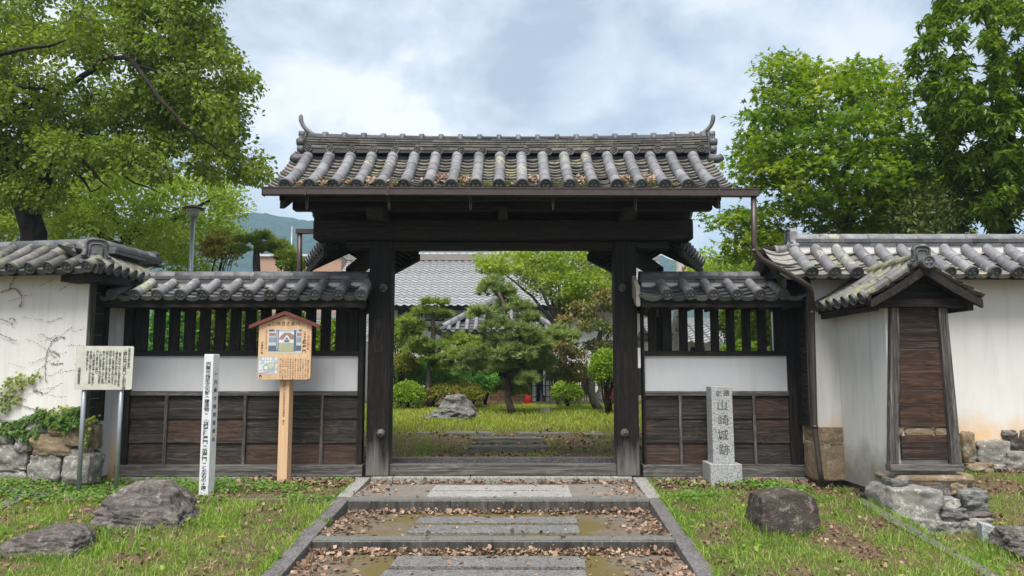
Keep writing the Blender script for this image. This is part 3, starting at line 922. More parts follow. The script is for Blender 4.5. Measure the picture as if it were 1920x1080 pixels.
wl = wing('wing_wall', 'low tiled wall with the longer lattice and white panel, behind the wooden notice board', 234, 683, lb, [319, 465, 608],
     [(234, 251, 579, 871), (255, 271, 579.2, 657.3), (673, 683.5, 579, 871)], (180, 690), [212.5 + 42.2 * i for i in range(12)], (252, 690), True)
rb_ = [(1216.5, 1231), (1245.5, 1260), (1275, 1290), (1305, 1319.5), (1334.5, 1348.5), (1364, 1378), (1393.5, 1408), (1422.5, 1437.5), (1453.5, 1469)]
wr = wing('wing_wall', 'low tiled wall with the shorter lattice and white panel, behind the carved granite marker', 1203, 1497, rb_, [1272, 1342, 1409],
     [(1203, 1207, 579, 871), (1474, 1497.5, 579, 871)], (1198, 1512), [1251 + 43.2 * i for i in range(6)], (1200, 1450), False)
mb = MB()
ye = 9.74
for i in range(3):
    x = X(1197, 540, 9.78)
    mb.hexa([(x - .035, 9.76 + i * .17, Z(575, 9.74) + i * .095), (x + .02, 9.76 + i * .17, Z(575, 9.74) + i * .095), (x + .02, 9.92 + i * .17, Z(575, 9.74) + .06 + i * .095), (x - .035, 9.92 + i * .17, Z(575, 9.74) + .06 + i * .095),
             (x - .035, 9.76 + i * .17, Z(538, 9.74) + i * .1), (x + .02, 9.76 + i * .17, Z(538, 9.74) + i * .1), (x + .02, 9.92 + i * .17, Z(538, 9.74) + .09 + i * .1), (x - .035, 9.92 + i * .17, Z(538, 9.74) + .09 + i * .1)])
mb.build('verge_tile', M['tile_pan'], wr, 0.01)
mb = MB(); mb.box(X(204, 700, YW), X(234, 700, YW) - .002, YW + .03, YW + .11, -0.1, Z(572, YW)); mb.build('plaster_strip', M['plaster_strip'], wl)
mb = MB(); mb.box(X(1497.5, 700, YW) + .002, X(1505, 700, YW), YW + .03, YW + .11, -0.05, Z(560, YW)); mb.build('plaster_strip', M['plaster_cool'], wr)
# ---------------------------------------------------------------- stones
def cube_grid(n):
    vs, fs, idx = [], [], {}
    def vid(p):
        k = tuple(round(c, 5) for c in p)
        if k not in idx: idx[k] = len(vs); vs.append(k)
        return idx[k]
    for ax in range(3):
        for sg in (-1, 1):
            for i in range(n):
                for j in range(n):
                    q = []
                    for a, b in ((i, j), (i + 1, j), (i + 1, j + 1), (i, j + 1)):
                        p = [0, 0, 0]; p[ax] = sg; p[(ax + 1) % 3] = -1 + 2 * a / n; p[(ax + 2) % 3] = -1 + 2 * b / n
                        q.append(vid(p))
                    fs.append(tuple(q) if sg > 0 else tuple(q[::-1]))
    return vs, fs
CG = {n: cube_grid(n) for n in (5, 8, 16, 44)}
def stone(mb, c, half, seed, n=8, round_=0.55, amp=0.12, freq=1.6, mi=0, shape=None, strata=0.0, rot=0.0, facet=0.0, fit=True):
    """one weathered stone as a deformed block"""
    vs, fs = CG[n]; c = Vector(c); out = []
    cr, sr = math.cos(rot), math.sin(rot)
    for p in vs:
        p = Vector(p)
        s = p.normalized() * 1.18
        q = p.lerp(s, round_)
        if shape: q = shape(q)
        nz = noise.noise(q * freq + Vector((seed * 7.1, seed * 3.3, seed * 1.7)))
        n2 = noise.noise(q * freq * 3.1 + Vector((seed, 9, 4)))
        n3 = noise.noise(q * freq * 8 + Vector((2, seed, 4)))
        k = 1 + amp * (nz + 0.45 * n2 + 0.2 * n3)
        if n >= 44: k -= amp * .75 * (0.9 * abs(noise.noise(q * freq * 2.1 + Vector((seed, 2, 8)))) + 0.5 * abs(noise.noise(q * freq * 5.3 + Vector((3, seed, 1)))) + .25 * abs(noise.noise(q * freq * 13)))
        if facet:
            cell = noise.voronoi(q * freq * 1.1 + Vector((seed * 2.0, 1, 7)))[0][0]
            k += facet * (cell - 0.4)
        if strata:
            t = q.z * 5 + q.x * 1.3 + 0.9 * nz + seed
            k += strata * (abs((t % 1.0) - 0.5) * 2 - 0.5) * (0.4 + abs(n2))
        out.append(Vector((q.x * k, q.y * k, q.z * (k * 0.5 + 0.5))))
    mxs = [max(abs(q[i]) for q in out) if fit else 1.0 for i in range(3)]
    out = [Vector((q.x / mxs[0] * half[0], q.y / mxs[1] * half[1], q.z / mxs[2] * half[2])) for q in out]
    out = [c + Vector((q.x * cr - q.y * sr, q.x * sr + q.y * cr, q.z)) for q in out]
    mb.add(out, fs, mi, n >= 16)
def stone_px(mb, x0, y0, x1, y1, Y, seed, mi=0, dep=0.22, grow=1.0, **kw):
    a, b = P(x0, y1, Y + dep * .7), P(x1, y0, Y + dep * .7)
    hx, hz = (b.x - a.x) / 2, (b.z - a.z) / 2
    stone(mb, ((a.x + b.x) / 2, Y + dep * 0.9, (a.z + b.z) / 2), (hx * 1.03 * grow, dep, hz * 1.04 * grow), seed, mi=mi, **kw)

# ================================================================ LEFT BOUNDARY WALL (with a hipped corner)
LC = Vector((X(161, 640, 9.5), 9.5, 0))
eL = Vector((-math.cos(math.radians(11)), math.sin(math.radians(11)), 0))
nL = Vector((math.sin(math.radians(11)), math.cos(math.radians(11)), 0))
lwall = thing('boundary_wall', 'white earthen wall with ivy and dried tendrils over its stone base, behind the small metal notice', 'wall', (LC.x - 1.5, LC.y + .3, 0.0))
zt_, zb_ = Z(506, 9.5), Z(790, 9.5)
th = 0.55
mb = MB()
cA, cB = LC, LC + eL * 6
q1 = [cA + UP * zb_, cB + UP * zb_, cB + nL * .47 + UP * zb_, cA + Vector((0, .47, 0)) + UP * zb_]
mb.hexa([p for p in q1[::-1]] + [Vector((p.x, p.y, zt_)) for p in q1[::-1]])
mb.build('plaster_face', M['plaster_old'], lwall)
mb = MB()
mb.box(LC.x - 0.5, LC.x - 0.03, 9.98, 11.15, 0.0, zt_ - 0.01)
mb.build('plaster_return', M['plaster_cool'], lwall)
mb = MB()                                     # boarded end facing the gate
e0, e1 = LC.y + 0.02, 9.97
mb.box(LC.x - 0.02, LC.x + 0.03, e0, e0 + 0.10, zb_ - .02, zt_ + .03, 1)
mb.box(LC.x - 0.02, LC.x + 0.03, e1 - 0.09, e1, zb_ - .02, zt_ + .03, 0)
nb = 7
for i in range(nb):
    z0 = lerp(zb_, zt_, i / nb) + .002; z1 = lerp(zb_, zt_, (i + 1) / nb)
    mb.box(LC.x - 0.02, LC.x + 0.012 - 0.006 * (i % 2), e0 + 0.101, e1 - 0.091, z0, z1 - .002, 2)
mb.build('end_boards', [M['wood_z'], M['wood_grey_z'], M['wood_y']], lwall)
mb = MB()
SL = [(-70, 825, -5, 870, 0), (-60, 872, 5, 915, 0), (-2, 833, 66, 881, 0), (38, 814, 73, 846, 0), (66, 812, 150, 853, 1), (58, 851, 128, 906, 0), (-4, 879, 61, 907, 0), (124, 852, 180, 907, 0), (-10, 805, 40, 836, 0), (100, 790, 165, 815, 1), (0, 788, 60, 812, 0), (58, 786, 104, 812, 0), (-80, 785, 0, 826, 0)]
for i, (a, b, c, d, m) in enumerate(SL):
    yy = 9.5 + (X(161, 640, 9.5) - X((a + c) / 2, 840, 9.6)) * 0.19 - 0.03
    stone_px(mb, a, b, c, d, yy, 3 + i, mi=m, dep=0.2, n=16, grow=1.08, round_=0.3, amp=0.15)
for i, (y0, y1, z0, z1, m) in enumerate(((9.50, 9.78, .42, .72, 1), (9.77, 10.0, .34, .70, 1), (9.52, 9.85, -.15, .42, 0), (9.82, 10.02, -.1, .36, 1))):
    stone(mb, (LC.x - 0.10, (y0 + y1) / 2, (z0 + z1) / 2), (0.14, (y1 - y0) / 2, (z1 - z0) / 2), 40 + i, mi=m, round_=.35, amp=.14)
cq = [cA + nL * .12, cB + nL * .12, cB + nL * (th + .05), cA + Vector((0, .5, 0))]
mb.hexa([Vector((p.x - .05, p.y, -0.4)) for p in cq[::-1]] + [Vector((p.x - .05, p.y, zb_ - .01)) for p in cq[::-1]], 2)
mb.build('stone_base', [M['rock'], M['rock_tan'], M['rock_dark']], lwall)
# roof: front arm and return arm meet on a hip
run = 0.62
hz0, hz1 = Z(503, 9.1), Z(503, 9.1) + 0.36
CE = LC + nL * (-0.36) - eL * 0.42            # eave corner
CE.z = hz0
LEN = 6.4
pr = [(0, 0), (run * .5, .165), (run, .36)]
mats_t = [M['tile'], M['tile_old'], M['tile_cap']]
mb = MB(); md = MB()
O1 = CE + eL * LEN
rows = [LEN - 0.14 - 0.262 * i for i in range(24)][::-1]
tile_roof(mb, O1, -eL, nL, LEN, rows, pr, (0, 1, 2), r=0.068, course=0.15, tl=0.42, dmax=lambda u: LEN - u + 0.03, ends=(True, True))
deck(md, O1 + nL * .03, -eL, nL, LEN - .42, pr, -0.03, 0.035)
rY = Vector((0.0, 1.0, 0)); rN = Vector((-1, 0, 0))
L2 = 1.75
rows2 = [0.16 + 0.2 * i for i in range(8)]
tile_roof(mb, CE, rY, rN, L2, rows2, pr, (0, 1, 2), r=0.062, course=0.15, tl=0.42, dmax=lambda u: u + 0.03)
deck(md, CE + rN * .03, rY, rN, L2, pr, -0.03, 0.035, u0=.25)
md.prism([CE + UP * -.05 + eL * .1 + nL * .1, CE + UP * -.05 + eL * .6 + nL * .1, CE + UP * -.05 + eL * .6 + nL * .7, CE + UP * -.05 + eL * .1 + nL * .7], UP * -0.09)
JN = CE + eL * run + nL * run + UP * 0.36
# back slopes
tile_roof(mb, JN + nL * run - UP * .36 + eL * 0.3, eL, -nL, LEN - run, [0.2 + .27 * i for i in range(20)], pr, (0, 1, 2), r=0.066, course=0.15, tl=.42)
mb.build('tiled_roof', mats_t, lwall)
md.box(LC.x - .5, LC.x + .1, 9.45, 10.3, zt_ + .0, zt_ + .06)
md.build('roof_deck', M['wood_x'], lwall)
mb = MB()
lay = [(0.135, 0.045, 0.42, 0), (0.145, 0.045, 0.40, 0)]
ridge(mb, JN + eL * (LEN - run) - UP * .06, JN - UP * .06, lay, (0.10, 0.33), 0)
hip_end = CE + eL * 0.22 + nL * 0.22 + UP * 0.20
ridge(mb, JN - UP * .14, hip_end - UP * .12, [(0.10, 0.13, 9, 0)], None, 0)
ridge(mb, JN - UP * .03, hip_end, [(0.105, 0.045, 0.4, 0), (0.115, 0.04, 0.4, 0)], (0.09, 0.3), 0)
ridge(mb, JN + rY * 0.12 - UP * .06 + Vector((.1, 0, 0)), JN + Vector((0.2, 1.25, -0.06)), lay, (0.095, 0.3), 0)
mb.build('roof_ridge', [M['tile']], lwall)
mb = MB()
ax = (hip_end - JN); ax.z = 0; ax.normalize()
ax = (ax * 0.45 + Vector((0.1, -1, 0)) * 0.55).normalized()
oni(mb, hip_end + ax * 0.03 - UP * .13, ax, 0.27, 0.32, 0, 0.10, 0.062)
a2 = Vector((0.1, 1, 0)).normalized()
oni(mb, JN + Vector((0.2, 1.25, -0.10)), a2, 0.2, 0.24, 0, 0.07)
disc(mb, CE + UP * .04 + eL * .07 + nL * .05, ax, 0.085, 0, 'leaf', 0.16)
mb.build('corner_ornament', [M['tile']], lwall)

# ================================================================ RIGHT BOUNDARY WALL
RX0 = X(1524, 640, 9.75)
rwall = thing('boundary_wall', 'long white wall stained ochre above rough stones, running behind the boarded wall stub', 'wall', (RX0 + 1.5, 10.0, 0.0))
RYF = 9.75
zt_, zb_ = Z(519, RYF), Z(805, RYF)
mb = MB()
mb.box(RX0, RX0 + 7.5, RYF, RYF + 0.5, Z(838, RYF), zt_)
mb.build('plaster_face', M['plaster_wall'], rwall)
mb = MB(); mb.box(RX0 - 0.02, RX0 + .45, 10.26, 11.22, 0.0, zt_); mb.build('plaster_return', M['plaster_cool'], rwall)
mb = MB()
xw = RX0 - 0.03
mb.box(xw - .02, RX0 - .002, RYF - .01, RYF + .08, zb_ + .02, zt_ + .03, 1)
mb.box(xw - .02, RX0 - .002, 10.12, 10.2, zb_ + .02, zt_ + .03, 0)
for i in range(8):
    z0 = lerp(zb_ + .02, zt_, i / 8) + .002; z1 = lerp(zb_ + .02, zt_, (i + 1) / 8)
    mb.box(xw + .004 * (i % 2), RX0 - .003, RYF + .081, 10.119, z0, z1 - .003, 2)
mb.build('end_boards', [M['wood_z'], M['wood_grey_z'], M['wood_y']], rwall)
mb = MB()
SR = [(1523, 800, 1577, 831, 1, 9.73, .23), (1523, 829, 1577, 897, 1, 9.73, .23), (1795, 806, 1819, 870, 1, 9.66, .2), (1820, 823, 1892, 871, 0, 9.66, .2), (1886, 818, 1916, 848, 3, 9.68, .15), (1872, 805, 1904, 824, 2, 9.7, .12),
      (1874, 843, 1935, 887, 0, 9.62, .2), (1800, 866, 1858, 888, 1, 9.6, .2), (1850, 868, 1880, 884, 0, 9.62, .15), (1906, 803, 1945, 845, 2, 9.68, .15), (1915, 840, 1980, 880, 0, 9.64, .2), (1935, 800, 2010, 842, 0, 9.66, .2), (1812, 850, 1826, 868, 0, 9.68, .1), (1975, 838, 2050, 885, 3, 9.64, .2),
      (1580, 845, 1660, 892, 0, 9.70, .2)]
SR += [(2045 + 78 * q, 806 + 9 * (q % 3), 2126 + 78 * q, 846 + 6 * (q % 2), (0, 3, 0, 1)[q % 4], 9.67, .2) for q in range(9)] + [(2040 + 84 * q, 842 + 5 * (q % 2), 2126 + 84 * q, 890, (0, 0, 1)[q % 3], 9.63, .2) for q in range(8)]
for i, (a, b, c, d, m, yy, dp) in enumerate(SR):
    stone_px(mb, a, b, c, d, yy, 70 + i, mi=m, dep=dp, n=16, grow=1.06 if i < 2 else 1.0, round_=0.12 if i < 2 else 0.42, amp=0.07 if i < 2 else 0.16)
mb.box(RX0 + .02, RX0 + 7.5, RYF + .06, RYF + .55, -.3, Z(838, RYF) - .002, 2)
mb.build('stone_base', [M['rock'], M['rock_tan'], M['rock_dark'], M['rock_stump']], rwall)
ye, yr = 9.33, 9.98
ez, rz = Z(514, ye), Z(462, yr - .12)
x0 = X(1462, 505, ye); LEN = 8.2
pr = [(0, 0), ((yr - ye) * .5, (rz - ez) * .46), (yr - ye, rz - ez)]
rows = [X(1519.5 + 42.8 * i, 502, ye) - x0 for i in range(27)]
rows = [q for q in rows if q < LEN]
mb = MB(); md = MB()
tile_roof(mb, (x0, ye, ez), (1, 0, 0), (0, 1, 0), LEN, rows, pr, (0, 1, 2), r=0.07, course=0.15, tl=0.37)
tile_roof(mb, (x0 + LEN, 2 * yr - ye, ez), (-1, 0, 0), (0, -1, 0), LEN, [LEN - q for q in rows][::-1], pr, (0, 1, 2), r=0.07, course=0.15, tl=0.37)
mb.build('tiled_roof', [M['tile_pan'], M['tile_round'], M['tile_cap']], rwall)
deck(md, (x0 + .06, ye + .03, ez), (1, 0, 0), (0, 1, 0), LEN, pr, -0.03, 0.035)
deck(md, (x0 + LEN, 2 * yr - ye - .03, ez), (-1, 0, 0), (0, -1, 0), LEN - .06, pr, -0.03, 0.035)
md.box(x0 + .1, x0 + LEN, ye + .18, 2 * yr - ye - .18, zt_ + .001, zt_ + .10)
md.prism([(x0 + .04, ye + .03, ez - .05), (x0 + .04, yr, rz - .05), (x0 + .04, 2 * yr - ye - .03, ez - .05), (x0 + .04, 2 * yr - ye - .05, ez - .17), (x0 + .04, yr, rz - .2), (x0 + .04, ye + .05, ez - .17)], (.05, 0, 0))
md.build('roof_deck', M['wood_x'], rwall)
mb = MB()
xr0 = X(1486, 450, yr)
mb.box(xr0, x0 + LEN, yr - .11, yr + .11, rz - .12, rz + .02, 1)
ridge(mb, (xr0, yr, rz + .005), (x0 + LEN, yr, rz + .005), [(0.125, 0.046, 0.34, 0), (0.135, 0.05, 0.33, 0)], (0.095, 0.315), 2)
mb.build('roof_ridge', [M['tile'], M['plaster_wall'], M['tile_round']], rwall)
mb = MB()
oni(mb, (xr0 - .055, yr, rz - .03), (-1, 0, 0), 0.25, 0.28, 0, 0.075)
mb.tube([(xr0 - .02, yr - .02, rz - .03), (xr0 - .24, yr - .02, rz - .05)], [0.07, 0.072], 12)
disc(mb, (xr0 - .25, yr - .02, rz - .05), (-1, 0, 0), 0.078, 0)
mb.build('ridge_end_tile', [M['tile_round']], rwall)

# ================================================================ BOARDED WALL STUB
SXL, SXR, SY = P(1667, 700, 8.47).x, P(1795, 860, 8.47).x, 8.47
stub = thing('wall_stub', 'wall stub closed with brown boards under its own small gable, on rough stones', 'wall', (4.45, 8.9, 0.0))
zt_ = Z(577, SY)
mb = MB()
xt = P(1774, 577, SY).x
mb.hexa([(SXL, SY + .03, 0.0), (SXR, SY + .03, 0.0), (SXR, RYF - .003, 0.0), (SXL, RYF - .003, 0.0), (SXL + .0, SY + .03, zt_), (xt, SY + .03, zt_), (xt, RYF - .003, zt_), (SXL + .0, RYF - .003, zt_)])
mb.build('plaster_face', M['plaster_stub'], stub)
zs0, zs1 = Z(884, SY - .06), Z(871, SY - .06)
mb = MB(); mb.box(P(1664, 877, SY).x, P(1801, 877, SY).x, SY - .075, SY + .05, zs0, zs1); mb.build('sill_beam', M['wood_grey_x'], stub, .006)
def leaning(px_b0, px_b1, px_t0, px_t1, mat, y0, y1):
    mb = MB()
    b0, b1, t0, t1 = (P(px_b0, 870, SY).x, P(px_b1, 870, SY).x, P(px_t0, 577, SY).x, P(px_t1, 577, SY).x)
    mb.hexa([(b0, y0, zs1 + .001), (b1, y0, zs1 + .001), (b1, y1, zs1 + .001), (b0, y1, zs1 + .001), (t0, y0, zt_), (t1, y0, zt_), (t1, y1, zt_), (t0, y1, zt_)])
    mb.build('frame_post', mat, stub, .005)
leaning(1664, 1682, 1667, 1682, M['wood_grey_z'], SY - .055, SY + .028)
leaning(1780, 1799, 1754, 1771, M['wood_grey_z'], SY - .055, SY + .028)
def brd(ya, yb, o=0.0):
    za, zb = Z(ya, SY), Z(yb, SY)
    xr = lambda py: P(lerp(1754, 1780, (py - 577) / 293) - .5, py, SY).x
    xl = P(1682.5, 700, SY).x
    mb = MB()
    mb.hexa([(xl, SY - .012 - o, zb), (xr(yb), SY - .012 - o, zb), (xr(yb), SY + .027, zb), (xl, SY + .027, zb), (xl, SY - .012 - o, za), (xr(ya), SY - .012 - o, za), (xr(ya), SY + .027, za), (xl, SY + .027, za)])
    mb.build('board', M['wood_door'], stub, .004)
for a, b, o in ((578, 653, 0), (655, 730, .006), (732.5, 800, .0), (817, 829.5, .006), (831.5, 862, .0)): brd(a, b, o)
mb = MB()
for i, (a, b, c, d) in enumerate(((1682, 801, 1692, 817), (1693, 801, 1752, 817), (1752, 801, 1776, 817))): stone_px(mb, a, b, c, d, SY + .0, 90 + i, dep=.03, n=5)
mb.build('exposed_stone', M['rock_tan'], stub)
# little gable roof over the stub, ridge running back to the long wall
rx = P(1738, 495, 8.2).x
f0, f1 = 8.22, 9.85
ezs, rzs = 2.12, 2.50
hw = 0.60
pr = [(0, 0), (hw * .5, .175), (hw, rzs - ezs)]
mb = MB(); md = MB()
L = f1 - f0
rows = [0.16 + .215 * i for i in range(8)]
tile_roof(mb, (rx - hw, f0, ezs), (0, 1, 0), (1, 0, 0), L, rows, pr, (0, 1, 2), r=0.058, course=0.13, tl=0.34, sag=.03)
tile_roof(mb, (rx + hw, f1, ezs), (0, -1, 0), (-1, 0, 0), L, [L - q for q in rows][::-1], pr, (0, 1, 2), r=0.058, course=0.13, tl=0.34, sag=.03)
mb.build('tiled_roof', [M['tile_pan'], M['tile_old'], M['tile_cap']], stub)
deck(md, (rx - hw + .03, f0 + .05, ezs), (0, 1, 0), (1, 0, 0), L, pr, -0.03, 0.04)
deck(md, (rx + hw - .03, f1, ezs), (0, -1, 0), (-1, 0, 0), L - .05, pr, -0.03, 0.04)
md.box(rx - hw + .06, rx - hw + .12, f0 + .1, f1, ezs - .13, ezs - .07); md.box(rx + hw - .12, rx + hw - .06, f0 + .1, f1, ezs - .13, ezs - .07)
md.build('roof_deck', M['wood_y'], stub)
for sg in (-1, 1):
    mb = MB()
    pp = smooth_prof(pr, 3)
    top = [Vector((rx + sg * (hw - d + .0), f0 + .02, ezs + h - .02)) for d, h in pp]
    dep = [lerp(.085, .11, i / (len(pp) - 1)) for i in range(len(pp))]
    bot = [p - UP * q for p, q in zip(top, dep)]
    mb.prism(top + bot[::-1], (0, .05, 0))
    mb.build('barge_board', M['wood_y'], stub)
mb = MB(); mb.box(rx - .47, rx + .47, SY - .10, SY + .02, zt_ + .002, zt_ + .09); mb.prism([(rx - .42, SY - .02, zt_ + .09), (rx + .42, SY - .02, zt_ + .09), (rx, SY - .02, rzs - .08)], (0, .06, 0)); mb.build('gable_beam', M['wood_x'], stub)
mb = MB()
ridge(mb, (rx, f0 + .10, rzs - .03), (rx, f1, rzs - .03), [(0.12, 0.036, 0.4, 0), (0.105, 0.03, 0.4, 0), (0.09, 0.028, .4, 0)], (0.075, 0.3), 0)
mb.build('roof_ridge', [M['tile_old']], stub)
mb = MB(); oni(mb, (rx, f0 + .07, rzs - .04), (0, -1, 0), 0.205, 0.235, 0, 0.06); disc(mb, (rx + .01, f0 - .05, rzs + .0), (0, -1, 0), 0.07, 0, 'leaf', .12)
mb.build('ridge_end_tile', [M['tile_cap']], stub)
mb = MB()
SS = [(1660, 885, 1812, 904, 1, 8.42, .3), (1664, 896, 1696, 911, 2, 8.36, .14), (1690, 902, 1815, 935, 1, 8.46, .3), (1653, 907, 1748, 990, 0, 8.22, .36), (1730, 928, 1755, 945, 2, 8.24, .14), (1748, 930, 1788, 962, 0, 8.22, .25), (1786, 914, 1836, 958, 2, 8.26, .3),
      (1752, 948, 1800, 975, 2, 8.18, .25), (1742, 972, 1788, 1006, 0, 8.14, .25), (1778, 966, 1846, 1008, 0, 8.16, .3), (1700, 968, 1745, 1006, 0, 8.12, .22), (1795, 952, 1845, 975, 3, 8.24, .3), (1770, 900, 1805, 925, 1, 8.4, .2), (1665, 980, 1705, 1004, 0, 8.2, .2)]
for i, (a, b, c, d, m, yy, dp) in enumerate(SS):
    stone_px(mb, a, b, c, d, yy, 120 + i * 3, mi=m, dep=dp, n=16, round_=0.26, amp=0.13 if d - b > 22 else .06, freq=1.5 if d - b > 22 else 1.0)
mb.box(SXL + .05, SXR - .02, SY - .05, RYF, -.4, 0.20, 3)
mb.build('stone_base', [M['rock'], M['rock_tan'], M['rock_court'], M['rock_dark']], stub)

# ================================================================ PATH, STEPS, KERBS
kl = (P(695, 891, 10.05).x, P(526, 1080, 6.436).x)
kr = (P(1186, 891, 10.05).x, P(1308, 1080, 6.436).x)
def XL(y): return lerp(kl[0], kl[1], (10.05 - y) / 3.614)
def XR(y): return lerp(kr[0], kr[1], (10.05 - y) / 3.614)
def KZ(y): return pl(y, [(0, -0.93), (6.436, -0.299), (7.336, -0.210), (8.745, -0.086), (10.06, -0.002)])
TZ = lambda y: pl(y, [(0, -0.56), (6.3, -0.348), (7.336, -0.313)]) if y < 7.336 else (-0.214 if y < 8.745 else -0.078)
def pnoise(x, y): return 0.007 * noise.noise((x * 2.3, y * 2.3, 5.0)) + 0.005 * noise.noise((x * 9, y * 9, 2.0))
def sheet(name, y0, y1, mat, nx=44, ny=24):
    vs, fs = [], []
    for j in range(ny + 1):
        y = lerp(y0, y1, j / ny)
        for i in range(nx + 1):
            x = lerp(XL(y) - .01, XR(y) + .01, i / nx)
            vs.append((x, y, TZ(min(y, y1 - .02)) + pnoise(x, y)))
    for j in range(ny):
        for i in range(nx): fs.append((j * (nx + 1) + i, j * (nx + 1) + i + 1, (j + 1) * (nx + 1) + i + 1, (j + 1) * (nx + 1) + i))
    mb = MB(); mb.add(vs, fs, 0, True)
    return tag(mb.build(name, mat), kind='structure')
t = NT('moss_grit')
k = t.math('ADD', t.noise(1.7, 5, 0.65), t.math('MULTIPLY', t.noise(30, 5, 0.8), 0.42))
grit = t.mix(t.noise(150, 3, 0.7), (0.07, 0.058, 0.046), (0.25, 0.215, 0.18))
moss = t.mix(t.noise(60, 5, 0.85), (0.05, 0.04, 0.016), (0.205, 0.165, 0.052))
sx = t.z()
ax_ = t.math('ABSOLUTE', sx[0])
edge = t.n('ShaderNodeMapRange'); edge.inputs[1].default_value = 0.55; edge.inputs[2].default_value = 1.75; edge.inputs[3].default_value = 0.14; edge.inputs[4].default_value = -0.20
t.l(ax_, edge.inputs[0])
fac = t.ramp(t.math('ADD', k, edge.outputs[0]), [(0.60, 0.0), (0.80, 0.9)])
M['path_moss'] = t.done(t.mix(fac, grit, moss), 0.95, t.bump(t.math('ADD', t.noise(130, 4, 0.8), t.noise(30, 3)), 0.7, 0.012), 0.1)
t = NT('path_grit')
M['path_grit'] = t.done(t.mix(t.ramp(t.noise(4, 5, .7), [(.4, 0.), (.7, .5)]), t.mix(t.noise(150, 3, 0.7), (0.12, 0.108, 0.095), (0.30, 0.275, 0.25)), (0.12, 0.10, 0.08)), 0.95, t.bump(t.noise(130, 4, 0.8), 0.6, 0.01), 0.1)
sheet('path', 2.0, 7.345, M['path_moss'], 44, 40)
sheet('path', 7.345, 8.755, M['path_moss'])
sheet('path', 8.755, 10.06, M['path_grit'])
def step_stones(y0, dep, z0, z1, joints, mat):
    xs = [XL(y0) + .003] + [X(p, 1000 if y0 < 8 else 945, y0) for p in joints] + [XR(y0) - .003]
    for a, b in zip(xs, xs[1:]):
        mb = MB()
        n = 12
        vs, fs = [], []
        for i in range(n + 1):
            x = lerp(a + .002, b - .002, i / n); j = 0.006 * noise.noise((x * 4, y0, 1)); k2 = 0.006 * noise.noise((x * 5, y0, 4))
            vs += [(x, y0 + j, z0), (x, y0 + j * .5, z1 - .02), (x, y0 + .018, z1 + k2 * .4), (x, y0 + dep, z1 + k2 * .3), (x, y0 + dep, z0)]
        for i in range(n):
            for q in range(4): fs.append((5 * i + q, 5 * i + q + 1, 5 * i + q + 6, 5 * i + q + 5)[::-1])
        fs += [(0, 1, 2, 3, 4), tuple(5 * n + q for q in (4, 3, 2, 1, 0))]
        mb.add(vs, fs)
        tag(mb.build('stone_step', mat, bevel=0), kind='structure')
step_stones(7.336, 0.17, -0.50, -0.207, [922], M['riser'])
step_stones(8.745, 0.22, -0.40, -0.072, [845, 915, 1085], M['riser'])
mb = MB()
xs = [XL(10.0) + 0.17 * 0 + .0, X(735, 898, 10.0), X(881, 898, 10.0), X(1148, 898, 10.0), XR(10.0)]
for a, b in zip(xs, xs[1:]): mb.box(a + .002, b - .002, 10.045, 10.6, -0.3, -0.004)
tag(mb.build('sill_stone', M['granite_sill'], bevel=0.012), kind='structure')
def kerb(fn, sg, segs):
    for i, (y0, y1, mat) in enumerate(segs):
        a0, a1, b0, b1 = fn(y0), fn(y0) + sg * .165, fn(y1), fn(y1) + sg * .165
        z0, z1 = KZ(y0), KZ(y1)
        lo = [(a0, y0 + .002), (a1, y0 + .002), (b1, y1 - .002), (b0, y1 - .002)]
        if sg < 0: lo = [lo[1], lo[0], lo[3], lo[2]]
        zz = [z0, z0, z1, z1]
        mb = MB(); mb.hexa([(x, y, z - .3) for (x, y), z in zip(lo, zz)] + [(x, y, z) for (x, y), z in zip(lo, zz)])
        tag(mb.build('kerb', mat, bevel=0.008), kind='structure')
segsL = [(2, 4.4, M['kerb']), (4.4, 6.2, M['kerb']), (6.2, 7.55, M['kerb']), (7.55, 8.25, M['kerb']), (8.25, 8.95, M['kerb']), (8.95, 10.04, M['kerb_pale'])]
kerb(XL, -1, segsL); kerb(XR, 1, [(2, 4.4, M['kerb']), (4.4, 6.6, M['kerb']), (6.6, 8.9, M['kerb']), (8.9, 10.04, M['kerb_pale'])])
def PZ(px, py, z):
    r = ray(px, py); t = (z - CAMZ) / r.z
    return Vector((r.x * t, r.y * t, z))
SLABS = [((816, 909.5), (1065, 909.5), (1068, 919), (809, 918), -0.078, 'granite_pale', 'pale granite slab nearest the gate threshold, between the drifts of dry leaves'),
         ((808, 920.5), (1068, 920.5), (1073, 930), (800, 930), -0.078, 'granite_pale', 'pale granite slab at the lip of the topmost stone step'),
         ((789, 968.5), (1080, 968.5), (1084, 980), (779, 979), -0.214, 'granite_slab', 'grey slab just below the leaf drift under the topmost step'),
         ((774, 984.5), (1084, 984.5), (1088, 998), (763, 998), -0.214, 'granite_slab', 'grey slab at the mossy lip of the middle step'),
         ((745, 1042.5), (1096, 1042.5), (1098.5, 1062), (732, 1060.5), -0.322, 'granite_slab', 'grey slab sprinkled with leaves just below the lowest visible step'),
         ((723, 1068.5), (1099, 1068.5), (1103, 1092), (700, 1092), -0.333, 'granite_slab', 'grey slab cut off by the bottom edge of the photo')]
for a, b, c, d, z, mt, lab in SLABS:
    q = [PZ(*p, z + 0.022) for p in (d, c, b, a)]
    mb = MB(); mb.hexa([p - UP * .07 for p in q] + q)
    tag(mb.build('paving_slab', M[mt], bevel=0.005), lab, 'paving slab', 'paving slabs on the stepped path')
